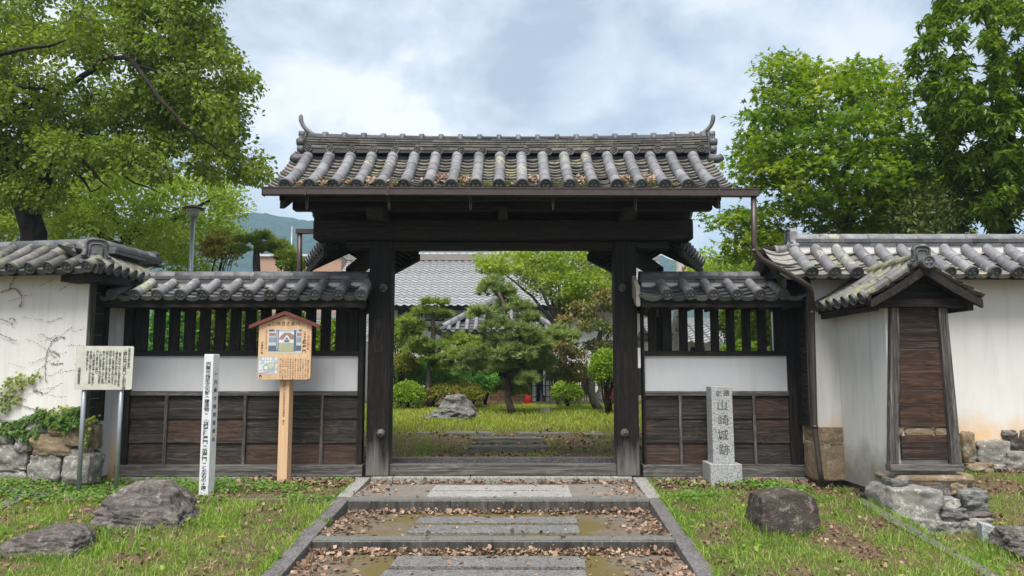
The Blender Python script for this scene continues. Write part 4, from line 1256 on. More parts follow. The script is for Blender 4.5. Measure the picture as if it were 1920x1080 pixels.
def strip(x0, x1, y0, y1, n, mat, h=0.012):
    for i in range(n):
        t0, t1 = i / n, (i + 1) / n
        mb = MB()
        if x1 - x0 > y1 - y0:
            a, b = lerp(x0, x1, t0) + .003, lerp(x0, x1, t1) - .003; c, d = y0, y1
        else:
            a, b = x0, x1; c, d = lerp(y0, y1, t0) + .003, lerp(y0, y1, t1) - .003
        zz = [ground(a, c) + h, ground(b, c) + h, ground(b, d) + h, ground(a, d) + h]
        pp = [(a, c), (b, c), (b, d), (a, d)]
        mb.hexa([(x, y, z - .15) for (x, y), z in zip(pp, zz)] + [(x, y, z) for (x, y), z in zip(pp, zz)])
        tag(mb.build('edging', mat, bevel=0.006), kind='structure')
strip(3.80, 3.93, 4.4, 8.75, 6, M['kerb'], 0.02)
strip(-6.5, -4.55, 8.95, 9.06, 3, M['kerb'], 0.02); strip(-3.1, XL(8.85) - .17, 8.86, 8.98, 2, M['kerb'], 0.006); strip(-5.55, -5.42, 7.9, 8.93, 2, M['kerb'], 0.02)
strip(-5.45, -5.32, 9.08, 9.45, 1, M['kerb'], 0.01)
M['court_step'] = m_stone('court_step_stone', (.10, .095, .08), (.27, .265, .235), (.16, .19, .07), bump=.8)
# courtyard edging and stone steps
mb = MB(); mb.box(PL1 - .4, PR0 + .4, 10.95, 11.08, -0.2, 0.14); tag(mb.build('edging', M['kerb'], bevel=.01), kind='structure')
for i, (a, b, py, Y) in enumerate([(875, 1036, 838, 12.0), (881, 1027, 821.5, 12.7), (830, 929, 811, 13.3), (778, 813, 811, 13.4), (966, 1074, 812, 13.25), (1058, 1136, 808.5, 13.7), (1094, 1136, 814, 13.2), (700, 760, 809, 13.7)]):
    z1 = Z(py, Y); z0 = z1 - .17
    xa, xb = X(a, py, Y), X(b, py, Y)
    mb = MB(); stone(mb, ((xa + xb) / 2, Y + .2, (z0 + z1) / 2), ((xb - xa) / 2, .2, (z1 - z0) / 2), 200 + i, round_=.14, amp=.06, n=16)
    tag(mb.build('stone_step', M['court_step']), kind='structure')

# ================================================================ LETTERING
_G = {}
def glyph(ch, bold):
    k = (ch, bold)
    if k not in _G:
        c = bpy.data.curves.new('glyph', 'FONT'); c.body = ch; c.size = 1.0; c.resolution_u = 2; c.offset = bold
        o = bpy.data.objects.new('glyph', c); COL.objects.link(o)
        m = o.to_mesh()
        vs = [(v.co.x, v.co.y) for v in m.vertices]; fs = [tuple(p.vertices) for p in m.polygons]
        o.to_mesh_clear(); bpy.data.objects.remove(o); bpy.data.curves.remove(c)
        _G[k] = (vs, fs)
    return _G[k]
class Face:
    """a flat writing surface: x to the right, y up, o out of the surface"""
    def __init__(s, o, e, up, nrm): s.o, s.e, s.u, s.n = Vector(o), Vector(e).normalized(), Vector(up).normalized(), Vector(nrm).normalized()
    def at(s, x, y, o=0.0): return s.o + s.e * x + s.u * y + s.n * o
def put(mb, F, ch, cx, cy, size, bold=0.0, mi=0, off=0.0015, sx=1.0, rot=False):
    vs, fs = glyph(ch, bold)
    if not vs: return
    if ch in '、。': mx_, my_ = 0.5, 0.38; cx += .25 * size; cy += .2 * size
    else: mx_, my_ = (min(v[0] for v in vs) + max(v[0] for v in vs)) / 2, (min(v[1] for v in vs) + max(v[1] for v in vs)) / 2
    out = []
    for x, y in vs:
        dx, dy = (x - mx_) * size * sx, (y - my_) * size
        if rot: dx, dy = dy, -dx
        out.append(F.at(cx + dx, cy + dy, off))
    mb.add(out, fs, mi)
def vtext(mb, F, s, x, y, size, pitch=None, bold=0.0, mi=0, **kw):
    pitch = pitch or size * 1.05
    for ch in s:
        if ch in ' \u3000': y -= pitch * .6; continue
        put(mb, F, ch, x, y - pitch / 2, size, bold, mi, rot=ch in '()「」ー〔〕', **kw)
        y -= pitch
    return y
def htext(mb, F, s, x, y, size, pitch, bold=0.0, mi=0):
    for ch in s:
        put(mb, F, ch, x, y, size, bold, mi); x += pitch
def quad(mb, F, x0, y0, x1, y1, o, mi): mb.add([F.at(x0, y0, o), F.at(x1, y0, o), F.at(x1, y1, o), F.at(x0, y1, o)], [(0, 1, 2, 3)], mi)
def poly(mb, F, pts, o, mi): mb.add([F.at(x, y, o) for x, y in pts], [tuple(range(len(pts)))], mi)

# white painted post with black lettering
b = GH(383, 929); Yp = b.y
wid = (X(397, 800, Yp) - X(372, 800, Yp))
post = thing('marker_post', 'tall white square post with a vertical black inscription, left of the wooden notice board', 'marker post', (b.x, b.y + wid / 2, b.z))
top = Z(664, Yp)
# the photo shows the front face and a sliver of the right side: turned a little to the left
ang = math.radians(-14); w2 = wid * 0.80 / 2
e_ = Vector((math.cos(ang), math.sin(ang), 0)); n_ = Vector((math.sin(ang), -math.cos(ang), 0))
c0 = Vector((b.x, b.y + w2, 0))
cs = [c0 - e_ * w2 + n_ * w2, c0 + e_ * w2 + n_ * w2, c0 + e_ * w2 - n_ * w2, c0 - e_ * w2 - n_ * w2]
mb = MB(); mb.hexa([p + UP * (b.z - .2) for p in cs] + [p + UP * top for p in cs]); mb.build('shaft', M['white_paint'], post, .006)
F = Face(cs[0].lerp(cs[1], .5) + UP * top, e_, UP, n_)
mb = MB(); H = top - b.z
yy = vtext(mb, F, '宍粟市指定文化財(建造物)', 0, -H * .055, .052, H * .0297, .020, sx=1.4)
vtext(mb, F, '山崎藩陣屋門(紙屋門)と左右の土塀', 0, yy - H * .022, .052, H * .0297, .020, sx=1.4)
F2 = Face(cs[1].lerp(cs[2], .5) + UP * top, -n_, UP, e_)
vtext(mb, F2, '(宍粟市教育委員会', 0, -H * .115, .055, H * .058, .012, sx=1.2)
mb.build('lettering', M['ink'], post)

# small metal notice on two pipes
bl, br_ = GH(148, 929), GH(223, 914)
Yl, Yr = bl.y, bl.y + 0.12
A_, B_ = P(141, 690, Yl), P(249, 690, Yr)
e_ = (B_ - A_); e_.z = 0; wB = e_.length; e_.normalize(); n_ = Vector((e_.y, -e_.x, 0))
zt2, zb2 = Z(648.5, Yl), Z(731, Yl)
sgn = thing('notice_board', 'small pale metal notice board with dense black print on two steel pipes', 'sign', ((A_.x + B_.x) / 2, Yl + .05, min(bl.z, br_.z)))
mb = MB()
rr = .02; oc = []
for cx_, cy_, a0 in ((wB - rr, zt2 - rr, 0), (rr, zt2 - rr, 90), (rr, zb2 + rr, 180), (wB - rr, zb2 + rr, 270)):
    for k in range(4):
        t_ = math.radians(a0 + 30 * k); oc.append((cx_ + rr * math.cos(t_), cy_ + rr * math.sin(t_)))
base = Vector((A_.x, A_.y, 0))
mb.prism([base + e_ * x + UP * z for x, z in oc], -n_ * .022)
mb.build('panel', M['board_paint'], sgn)
for t_, g in ((.155, bl), (.80, br_)):
    c = base + e_ * (wB * t_) - n_ * .045
    mb = MB(); mb.tube([c + UP * (g.z - .2), c + UP * (zt2 - .12)], .026, 12); mb.build('leg', M['metal_grey'], sgn)
F = Face(base + UP * zt2, e_, UP, n_)
hB = zt2 - zb2
mb = MB()
vtext(mb, F, '宍粟市指定文化財(建造物)', wB * .925, -hB * .05, .030, hB * .037, .01)
vtext(mb, F, '山崎藩陣屋門(紙屋門)と左右の土塀', wB * .855, -hB * .085, .046, hB * .0535, .014)
body = ['紙屋門と呼ばれるこの門は、明治初年の廃藩後も', '山崎藩本多氏の陣屋(屋敷)の表門として残され', 'たもので、桟瓦葺の切妻造、その門の左右は土', '塀が続き、昔の姿をよく伝えている。門は紙屋', 'が建てたといわれる。左右の土塀は石垣の上に', '築かれ、白壁と瓦屋根が続く。太い柱と梁を用', 'い、控柱にも屋根を架ける。市内に残る武家の', '門として貴重である。(高麗門)', 'この門は山崎城跡の一部で、陣屋の面影を今に', '伝える建物として、昭和六十一年に市の文化財', '指定をうけ保存されている。']
for i, s in enumerate(body): vtext(mb, F, s, wB * (.765 - .0565 * i), -hB * (.115 if i not in (0, 8) else .15), .031, hB * .0355, .012)
vtext(mb, F, '宍粟市教育委員会', wB * .075, -hB * .50, .034, hB * .046, .012)
mb.build('lettering', M['ink_soft'], sgn)

# new cedar notice board with a red roof
b = GH(530, 909); Yp = b.y - .02
ks = thing('notice_board', 'cedar notice board with red gable cap and painted picture on a square post', 'sign', (b.x, b.y, b.z))
px0, px1 = X(519, 890, Yp), X(541, 890, Yp)
mb = MB(); cx_ = (px0 + px1) / 2
ang = math.radians(-8); e_ = Vector((math.cos(ang), math.sin(ang), 0)); n_ = Vector((math.sin(ang), -math.cos(ang), 0))
hw_ = (px1 - px0) / 2 * .88
c0 = Vector((b.x, Yp + hw_, 0))
cs = [c0 - e_ * hw_ + n_ * hw_, c0 + e_ * hw_ + n_ * hw_, c0 + e_ * hw_ - n_ * hw_, c0 - e_ * hw_ - n_ * hw_]
mb.hexa([p + UP * (b.z - .2) for p in cs] + [p + UP * Z(690, Yp) for p in cs]); mb.build('post', M['cedar'], ks, .006)
FP = Face(cs[0].lerp(cs[1], .5) + UP * Z(712, Yp), e_, UP, n_)
mb = MB(); vtext(mb, FP, '山崎町中心市街地活性化協議会', .0, -.01, .030, .0325, .006); vtext(mb, FP, '建立', .0, -.50, .03, .0325, .006); mb.build('lettering', M['ink_brown'], ks)
Yb = Yp - .06
pxm = lambda px: X(px, 650, Yb)
zz = lambda py: Z(py, Yb)
A0 = Vector((pxm(484.5), Yb, 0)); e_ = Vector((1, -.03, 0)).normalized(); n_ = Vector((-.03, -1, 0)).normalized()
wB = pxm(584) - pxm(484.5)
zB0, zE, zA = zz(711.5), zz(610), zz(592)
FB = Face(A0 + UP * zB0, e_, UP, n_)
hE, hA = zE - zB0, zA - zB0
ch_ = .035
outl = [(ch_, 0), (wB - ch_, 0), (wB - .012, .012), (wB, ch_), (wB, hE), (wB / 2, hA), (0, hE), (0, ch_), (.012, .012)]
mb = MB(); mb.prism([FB.at(x, y) for x, y in outl], -n_ * .035); mb.build('panel', M['cedar'], ks)
mb = MB()
for sg in (-1, 1):
    pa = [(wB / 2, hA + .055), (wB / 2, hA + .008), (wB / 2 + sg * (wB / 2 + .115), hE - .045), (wB / 2 + sg * (wB / 2 + .115), hE + .0)]
    mb.prism([FB.at(x, y, .045) for x, y in pa], -n_ * .125)
mb.build('red_cap', M['red_paint'], ks, .003)
def col(name, c): M[name] = m_plain(name, c, .7, 0, .05); return M[name]
pm = [col('picture_paper', (.52, .52, .46)), col('picture_blue', (.10, .13, .19)), col('picture_roof', (.33, .19, .16)), col('picture_sand', (.38, .38, .25)), col('picture_pale_blue', (.40, .46, .52)), col('picture_white', (.66, .68, .68)), col('picture_green', (.36, .42, .33))]
q = lambda px: (px - 484.5) / 99.5 * wB
r_ = lambda py: (711.5 - py) / 101.5 * hE
mb = MB()
def R(x0, y0, x1, y1, o, m): quad(mb, FB, q(x0), r_(y1), q(x1), r_(y0), o, m)
R(503, 617.5, 566, 663, .0012, 0)
R(503.5, 618, 565.5, 642, .0018, 5); R(503.5, 618, 565.5, 622, .0024, 4); R(503.5, 617.8, 514, 622, .003, 1); R(561, 617.8, 565.8, 622, .003, 1)
R(504, 624, 517, 630, .0024, 2); R(557, 624, 565.5, 630, .0024, 2); R(504, 630, 518, 643, .0024, 4); R(556, 630, 565.5, 643, .0024, 4)
for k in range(6): R(504.5 + 2.3 * k, 633, 505.6 + 2.3 * k, 642, .003, 1)
for k in range(4): R(557 + 2.3 * k, 633, 558 + 2.3 * k, 642, .003, 1)
R(503.5, 648, 518, 659, .0024, 1); R(556, 648, 565.5, 658, .0024, 1); R(503.5, 643, 518, 648, .0024, 0); R(556, 643, 565.5, 648, .0024, 0)
poly(mb, FB, [(q(a), r_(b_)) for a, b_ in ((522, 637), (555, 637), (551, 628), (543, 624), (533, 624), (527, 629))], .003, 2)
poly(mb, FB, [(q(a), r_(b_)) for a, b_ in ((530, 638), (546, 638), (538, 628))], .0036, 5)
poly(mb, FB, [(q(a), r_(b_)) for a, b_ in ((533, 638), (543, 638), (538, 632))], .0042, 1)
R(522, 637, 554, 643, .0036, 5); R(532, 636.5, 544, 642, .0046, 4); R(534, 638, 542, 641.5, .005, 1)
R(522, 643, 554, 660, .0024, 6)
poly(mb, FB, [(q(a), r_(b_)) for a, b_ in ((523, 660), (554, 660), (547, 646), (529, 646))], .003, 3)
R(518, 619, 522.5, 658, .0052, 1); R(551.5, 619, 555.5, 658, .0052, 1); R(519, 620, 521, 656, .0056, 4)
mb.build('painted_picture', pm, ks)
mb = MB()
R(485.5, 669, 522, 702, .0012, 4)
for k in range(7):
    for j in range(5):
        if (k * 7 + j * 3) % 5 and not (j > 1 and 1 < k < 6): R(487 + 5 * k, 670.5 + 6.2 * j, 490.6 + 5 * k, 675.2 + 6.2 * j, .0018, 5)
poly(mb, FB, [(q(a), r_(b_)) for a, b_ in ((494, 686), (505, 680), (519, 678), (518, 688), (507, 694), (495, 693))], .0022, 6)
poly(mb, FB, [(q(a), r_(b_)) for a, b_ in ((503, 685), (509, 681), (516, 681), (515, 687), (508, 691))], .0026, 0)
R(488, 686, 492, 693, .0026, 5); R(497, 687, 503, 692, .0026, 5)
poly(mb, FB, [(q(a), r_(b_)) for a, b_ in ((486, 699), (500, 697), (521, 690), (521, 692), (500, 699), (486, 701))], .0026, 3)
mb.build('painted_map', pm, ks)
mb = MB()
htext(mb, FB, '山崎歴史案内', q(512.5), r_(607), .058, q(9.1 + 484.5), .004)
htext(mb, FB, '宍粟', q(500.5), r_(609.5), .028, .031, .002)
vtext(mb, FB, '山崎城跡', q(571.5), r_(620), .030, .0325, .006)
vtext(mb, FB, '紙屋門', q(571), r_(637.5), .052, .058, .012)
vtext(mb, FB, 'かみやもん', q(575.8), r_(636.5), .013, .034, .004)
vtext(mb, FB, '山崎町文化協会所蔵(個人)', q(499), r_(617), .020, .0225, .006)
vtext(mb, FB, '近藤源介画', q(491.5), r_(640.5), .030, .032, .008)
kb = ['紙屋門は山崎藩の陣屋の門で', '江戸の頃(一説)に建てられた', 'といわれ表門として使われた', '本多氏が山崎藩に入り城下町', 'の中に陣屋を構え三の丸の門', '藩政二百年の歴史を伝える。', 'この門は左右に白壁の土塀が', '続き明治以後、学校の門とな', 'り人々に親しまれてきた', 'その門前は、山崎の名所', 'で春には桜、秋には紅葉が', '美しい城跡の公園である。']
for i, s in enumerate(kb): vtext(mb, FB, s, q(579.5 - 4.75 * i), r_(672 if i else 675), .0205, .0228, .010)
mb.build('lettering', M['ink_brown'], ks)
mb = MB(); vtext(mb, FB, '城下町山崎八景', q(578.6), r_(628.5), .027, .0265, .010)
htext(mb, FB, '城下町まちなみ', q(499), r_(704), .012, .0135, .004); htext(mb, FB, '山崎歴史散策まっぷ', q(499), r_(707.5), .012, .0155, .004)
mb.build('red_lettering', M['red_ink'], ks)
mb = MB()
poly(mb, FB, [(q(490) + .019 * math.cos(k * .524), r_(706.3) + .024 * math.sin(k * .524)) for k in range(12)], .002, 0)
poly(mb, FB, [(q(490) - .008, r_(706.3) - .018), (q(490) + .008, r_(706.3) - .018), (q(490) + .005, r_(706.3) + .002), (q(490) - .005, r_(706.3) + .002)], .0026, 1)
mb.build('emblem', [M['ink'], M['picture_white']], ks)

# carved granite marker
Ym = 9.84
bz = ground(X(1355, 900, Ym), Ym)
gm = thing('stone_marker', 'speckled granite pillar on a square plinth, carved with a vertical inscription', 'stone marker', (X(1355, 880, Ym), Ym + .15, bz))
x0, x1 = X(1331, 880, Ym - .05), X(1390.5, 880, Ym - .05)
mb = MB(); mb.box(x0, x1, Ym - .08, Ym + .34, bz - .15, Z(870, Ym - .05)); mb.build('plinth', M['granite'], gm, .008)
x0, x1 = X(1335.5, 800, Ym), X(1376, 800, Ym)
zt2, zb2 = Z(725, Ym), Z(870, Ym - .05) + .001
mb = MB(); mb.hexa([(x0, Ym, zb2), (x1, Ym, zb2), (x1, Ym + .27, zb2), (x0, Ym + .27, zb2), (x0 + .0, Ym + .0, zt2), (x1 - .008, Ym, zt2), (x1 - .008, Ym + .26, zt2), (x0, Ym + .26, zt2)]); mb.build('pillar', M['granite'], gm, .008)
F = Face(((x0 + x1) / 2, Ym - .0, zt2), (1, 0, 0), UP, (0, -1, 0))
hp_ = zt2 - zb2
mb = MB()
htext(mb, F, '史蹟', -.045, -hp_ * .085, .082, .10, .006)
for k, chh in enumerate('山崎城跡'): put(mb, F, chh, -.004 + .012 * (k % 2), -hp_ * (.245 + .192 * k), .142, .006)
mb.build('carved_lettering', M['ink_soft'], gm)

# ================================================================ ROCKS
def boulder(name, label, px0, px1, py0, pyb, mat, depth, seed, topprof=None, cat='rock', base=None, **kw):
    b = GH((px0 + px1) / 2, pyb)
    Y = b.y + depth * .55
    xa, xb = X(px0, (py0 + pyb) / 2, Y), X(px1, (py0 + pyb) / 2, Y)
    zt = Z(py0, Y); zb = b.z - .12
    hx, hz = (xb - xa) / 2, (zt - zb) / 2
    def shp(q):
        if topprof:
            h = pl(q.x, topprof)
            q = Vector((q.x, q.y, -1 + (q.z + 1) * h))
        tq = (q.z + 1) / 2
        k = kw.get('taper', 0.25)
        return Vector((q.x * (1 - k * .5 * tq), q.y * (1 - k * 1.4 * tq) , q.z))
    mb = MB()
    stone(mb, ((xa + xb) / 2, Y, (zt + zb) / 2), (hx, depth, hz), seed, n=44, round_=kw.get('round_', .4), amp=kw.get('amp', .13), freq=kw.get('freq', 1.5), shape=shp, strata=kw.get('strata', 0.0), facet=kw.get('facet', 0), rot=kw.get('rot', 0))
    BOULD.append(((xa + xb) / 2, Y, hx, depth))
    return tag(mb.build(name, mat), label, cat)
BOULD = []
boulder('boulder', 'large layered purplish brown boulder in the grass in front of the white marker post', 178, 378, 898, 990, M['rock_dark'], .36, 11.3, [(-1, .55), (-.7, .78), (-.45, .95), (0, 1.0), (.45, 1.0), (.7, .86), (1, .45)], amp=.12, strata=.035, round_=.38, taper=.35)
boulder('boulder', 'low flat dark stone in the grass at the lower left corner of the lawn', 12, 178, 984, 1042, M['rock_dark'], .28, 5.1, [(-1, .7), (-.5, .85), (0, 1.0), (.6, 1.0), (1, .75)], amp=.09, strata=.02, round_=.3)
boulder('boulder', 'squat brown block-shaped stone standing in the right lawn', 1404, 1528, 914, 1001, M['rock_stump'], .30, 8.2, [(-1, .93), (0, 1.0), (.6, .98), (1, .92)], amp=.045, freq=1.1, round_=.34, taper=.2)
boulder('boulder', 'rough stone at the right edge of the photo beside the short granite peg', 1868, 1990, 985, 1048, M['rock_dark'], .3, 15.0, None, amp=.14, round_=.4, facet=.2)
boulder('boulder', 'big grey garden boulder on the courtyard lawn seen through the gate', 798, 903, 738, 786, M['rock_court'], .6, 21.0, [(-1, .38), (-.6, .55), (-.35, .95), (.1, 1.0), (.5, .98), (.8, .6), (1, .3)], amp=.14, facet=.25, round_=.3)
boulder('boulder', 'small pale stone on the lawn right of the courtyard pine', 1008, 1034, 764, 776, M['rock_court'], .25, 23.0, None, amp=.1)
boulder('boulder', 'grey stone between the right clipped shrub and the pink azalea', 1113, 1136, 724, 760, M['rock_court'], .4, 27.0, [(-1, .5), (0, 1), (1, .6)], amp=.12)
boulder('boulder', 'small white stone beside the left clipped globe shrub', 790, 801, 750, 763, M['granite'], .12, 29.0, None, amp=.1)
b = GH(1855, 1020)
mb = MB(); xa, xb = X(1845, 1000, b.y), X(1867, 1000, b.y)
mb.hexa([(xa, b.y + .03, b.z - .1), (xb, b.y - .01, b.z - .1), (xb + .02, b.y + .12, b.z - .1), (xa + .02, b.y + .15, b.z - .1), (xa, b.y + .03, Z(983, b.y)), (xb, b.y - .01, Z(988, b.y)), (xb + .02, b.y + .12, Z(986, b.y)), (xa + .02, b.y + .15, Z(982, b.y))])
tag(mb.build('boundary_peg', M['granite'], bevel=.006), 'short granite boundary peg in the bank below the boarded wall stub', 'stone peg')
b = GH(332, 897)
mb = MB(); xa, xb = X(321, 890, b.y), X(341, 890, b.y)
mb.hexa([(xa, b.y, b.z - .1), (xb, b.y, b.z - .1), (xb, b.y + .12, b.z - .1), (xa, b.y + .12, b.z - .1), (xa - .01, b.y, Z(883, b.y)), (xb + .01, b.y, Z(880, b.y)), (xb, b.y + .12, Z(880, b.y)), (xa, b.y + .12, Z(882, b.y))])
tag(mb.build('boundary_peg', M['granite_slab'], bevel=.006), 'small square stone peg among clover beneath the left boarded wall', 'stone peg')
b = GH(1618, 935)
mb = MB(); mb.tube([Vector((b.x - .06, b.y + .02, b.z + .05)), Vector((b.x + .14, b.y - .03, b.z + .015))], .032, 12)
tag(mb.build('drain_pipe', M['ink']), 'short end of black drain pipe lying in leaves at the foot of the right wall', 'pipe')

# ================================================================ LAMP, POLE, CONE, SCREENS, IRON FENCE
Yl = 15.0
b = P(358, 497, Yl); gz = ground(b.x, Yl)
lamp = thing('park_lamp', 'grey park lamp on a pole with a wide flat shade, beyond the left wing wall', 'street lamp', (b.x, Yl, gz))
mb = MB(); mb.tube([(b.x, Yl, gz), (b.x, Yl, Z(408, Yl))], [.05, .042], 12); mb.build('pole', M['metal_grey'], lamp)
mb = MB(); z1 = Z(407, Yl); mb.lathe((b.x, Yl, z1), [(.055, 0), (.10, .015), (.115, .06), (.135, .135), (.14, .15)], 18); mb.build('globe', m_plain('frosted_lamp_glass', (.42, .44, .42), .3), lamp)
mb = MB(); mb.lathe((b.x, Yl, z1 + .15), [(.14, .002), (.21, .01), (.215, .025), (.12, .06), (.03, .085), (.01, .09)], 20); mb.build('lamp_shade', m_plain('rusty_lamp_shade', (.17, .12, .09), .6), lamp)
b = P(546, 480, 60); mb = MB(); mb.tube([(b.x, 60, .4), (b.x, 60, Z(424, 60))], [.09, .05], 8)
tag(mb.build('antenna_pole', M['metal_grey']), 'thin pale mast far behind the left end of the gate', 'pole')
b = GH(990, 758); Yc = 20.4
xc = X(990.5, 745, Yc); gz = ground(xc, Yc); zc = Z(727, Yc)
mb = MB(); mb.box(xc - .14, xc + .14, Yc - .14, Yc + .14, gz - .02, gz + .02); mb.lathe((xc, Yc, gz + .02), [(.11, 0), (.075, .22), (.04, zc - gz - .06), (.025, zc - gz - .03), (.02, zc - gz - .02)], 14)
tag(mb.build('traffic_cone', M['cone_red']), 'red cone standing in front of the entrance porch', 'traffic cone')
Ys = 21.0
xa, xb = X(898, 745, Ys), X(989, 745, Ys); gz = ground(0, Ys)
sc = thing('wooden_screen', 'low brown slatted wooden screen in front of the dark porch, behind the pine trunk', 'screen', ((xa + xb) / 2, Ys, gz))
for k in range(4):
    mb = MB(); mb.box(xa, xb, Ys, Ys + .03, gz + .05 + .135 * k, gz + .17 + .135 * k); mb.build('slat', m_wood('brown_slat', 0, (.10, .055, .03), (.19, .105, .06), (.26, .15, .09)) if k == 0 else bpy.data.materials['brown_slat'], sc)
for k in range(6):
    x = lerp(xa, xb - .05, k / 5); mb = MB(); mb.box(x, x + .05, Ys - .03, Ys - .001, gz, gz + .62); mb.build('post', bpy.data.materials['brown_slat'], sc)
Yi = 22.5
xa, xb = X(996, 730, Yi), X(1128, 730, Yi); gz = ground(1, Yi)
fe = thing('iron_fence', 'low black iron fence with hooped tops beside the porch, behind the clipped bush', 'fence', ((xa + xb) / 2, Yi, gz))
mb = MB(); mb.box(xa, xb, Yi - .012, Yi + .012, gz + .12, gz + .145); mb.box(xa, xb, Yi - .012, Yi + .012, gz + .44, gz + .465); mb.build('rail', M['iron'], fe)
n = int((xb - xa) / .2)
for k in range(n):
    x = xa + .2 * k; mb = MB()
    mb.tube([(x, Yi, gz), (x, Yi, gz + .62), (x + .03, Yi, gz + .70), (x + .07, Yi, gz + .72), (x + .11, Yi, gz + .70), (x + .14, Yi, gz + .62), (x + .14, Yi, gz)], .013, 5); mb.build('hoop', M['iron'], fe)

# ================================================================ BUILDINGS BEYOND THE GATE
def wave_roof(mb, O, e, n, L, run, rise, mi=0, pitch=0.27, course=0.26, sag=0.05):
    """pantile roof: a wavy sheet stepped at every course, with a lip"""
    O, e, n = Vector(O), Vector(e), Vector(n)
    sl = math.hypot(run, rise); nor = (n * (-rise / sl) + UP * (run / sl)); t = (n * (run / sl) + UP * (rise / sl))
    nx = int(L / pitch) * 5
    prof = [(0, .0), (.2, -.028), (.5, -.036), (.75, -.012), (.9, .02)]
    k = 0; s = 0.0
    while s < sl:
        s1 = min(s + course * 1.05, sl); vs, fs = [], []
        for i in range(nx + 1):
            u = i / 5 * pitch; o = prof[i % 5][1]
            vs += [O + e * u + t * s + nor * (o + .032), O + e * u + t * s1 + nor * (o + .004), O + e * u + t * (s + .003) + nor * (o + .006)]
        for i in range(nx):
            p, q = 3 * i, 3 * i + 3
            fs += [(p, q, q + 1, p + 1), (p + 2, q + 2, q, p)]
        mb.add(vs, fs, mi); s += course
Yh = 27.0
hl, hr = -6.7, 6.0
eZ, rY_, rZ_ = Z(573, Yh), 31.5, Z(487, 31.5)
hs = thing('tiled_house', 'long white building with a silvery tiled roof filling the view through the gate', 'building', ((hl + hr) / 2, 30, .4))
mb = MB(); wave_roof(mb, (hl, Yh, eZ), (1, 0, 0), (0, 1, 0), hr - hl, rY_ - Yh, rZ_ - eZ); wave_roof(mb, (hr, 2 * rY_ - Yh, eZ), (-1, 0, 0), (0, -1, 0), hr - hl, rY_ - Yh, rZ_ - eZ, course=.6)
ro = mb.build('tiled_roof', M['tile_far'], hs)
mb = MB(); ridge(mb, (hl, rY_, rZ_ - .05), (hr, rY_, rZ_ - .05), [(.20, .26, 40, 0)], (.11, .3), 1); mb.build('roof_ridge', [m_plain('weathered_ridge', (.26, .235, .21), .9), M['tile_far']], ro)
mb = MB(); mb.box(hl + .4, hr - .4, Yh + 1.0, rY_ + 3.6, .2, eZ + .15); mb.build('wall', M['plaster'], hs)
mb = MB(); mb.box(hl + .1, hr - .1, Yh + .12, Yh + .98, eZ - .09, eZ - .03); mb.build('eaves_board', M['wood_x'], hs)
for a, b_, y0, y1 in ((746, 792, 579, 602), (797, 833, 579, 602), (868, 905, 600, 650), (1010, 1040, 600, 640)):
    xa, xb, za, zb = X(a, 600, Yh + 1), X(b_, 600, Yh + 1), Z(y0, Yh + 1), Z(y1, Yh + 1)
    mb = MB(); mb.box(xa, xb, Yh + .96, Yh + .998, zb, za); wdw = mb.build('window', M['wood_x'], hs)
    mb = MB(); mb.box(xa + .05, xb - .05, Yh + .952, Yh + .959, zb + .05, za - .05); mb.build('pane', m_plain('dark_glass', (.015, .017, .02), .12, 0, .02, .6) if 'dark_glass' not in bpy.data.materials else bpy.data.materials['dark_glass'], wdw)
mb = MB()
for k in range(20):
    xx = hl + .5 + k * .62; mb.box(xx, xx + .5, Yh + .93, Yh + .959, .3, Z(690, Yh + 1))
mb.build('dado_boards', M['wood_z'], hs)
# entrance porch with a hipped roof
Yq = 21.6
pr_ = thing('entrance_porch', 'dark entrance porch with a grey hipped tile roof, half hidden by the courtyard pine', 'porch', (X(932, 640, Yq), 24, .4))
xa, xb = X(816, 620, Yq), X(1052, 620, Yq); eZ2 = Z(622, Yq); run2 = (xb - xa) / 2 * .98; rise2 = Z(560, Yq + run2) - eZ2
mb = MB(); prf = [(0, 0), (run2 * .5, rise2 * .42), (run2, rise2)]
Lq = xb - xa
tile_roof(mb, (xa, Yq, eZ2), (1, 0, 0), (0, 1, 0), Lq, [.12 + .25 * i for i in range(int((Lq - .2) / .25) + 1)], prf, (0, 1, 2), r=.06, course=.2, tl=.5, dmax=lambda u: min(u, Lq - u) * .98 + .02)
Ls = 5.6
rw = [.12 + .25 * i for i in range(int((Ls - .2) / .25) + 1)]
tile_roof(mb, (xa, Yq + Ls, eZ2), (0, -1, 0), (1, 0, 0), Ls, rw, prf, (0, 1, 2), r=.06, course=.2, tl=.5, dmax=lambda u: (Ls - u) + .02)
tile_roof(mb, (xb, Yq, eZ2), (0, 1, 0), (-1, 0, 0), Ls, rw, prf, (0, 1, 2), r=.06, course=.2, tl=.5, dmax=lambda u: u + .02)
ro = mb.build('tiled_roof', [M['tile'], M['tile_round'], M['tile_cap']], pr_)
mb = MB(); xc = (xa + xb) / 2
for xs_ in (xa, xb):
    ridge(mb, (xc, Yq + run2, eZ2 + rise2), (lerp(xs_, xc, .1), Yq + .15, eZ2 + .08), [(.10, .08, .3, 0)], (.085, .3), 0)
ridge(mb, (xc, Yq + run2, eZ2 + rise2), (xc, Yq + Ls, eZ2 + rise2), [(.14, .2, .3, 0)], (.09, .3), 0)
oni(mb, (xc, Yq + run2 - .1, eZ2 + rise2), (0, -1, 0), .3, .4, 0, .1)
mb.build('roof_ridge', [M['tile_round']], ro)
mb = MB(); mb.box(xa + .15, xb - .15, Yq + .2, Yq + Ls, eZ2 - .14, eZ2 - .04); mb.build('soffit', M['wood_x'], pr_)
mb = MB(); mb.box(xa + .5, xb - .5, Yq + 1.3, Yq + 1.4, .35, eZ2 - .14); mb.build('dark_wall', M['wood_z'], pr_)
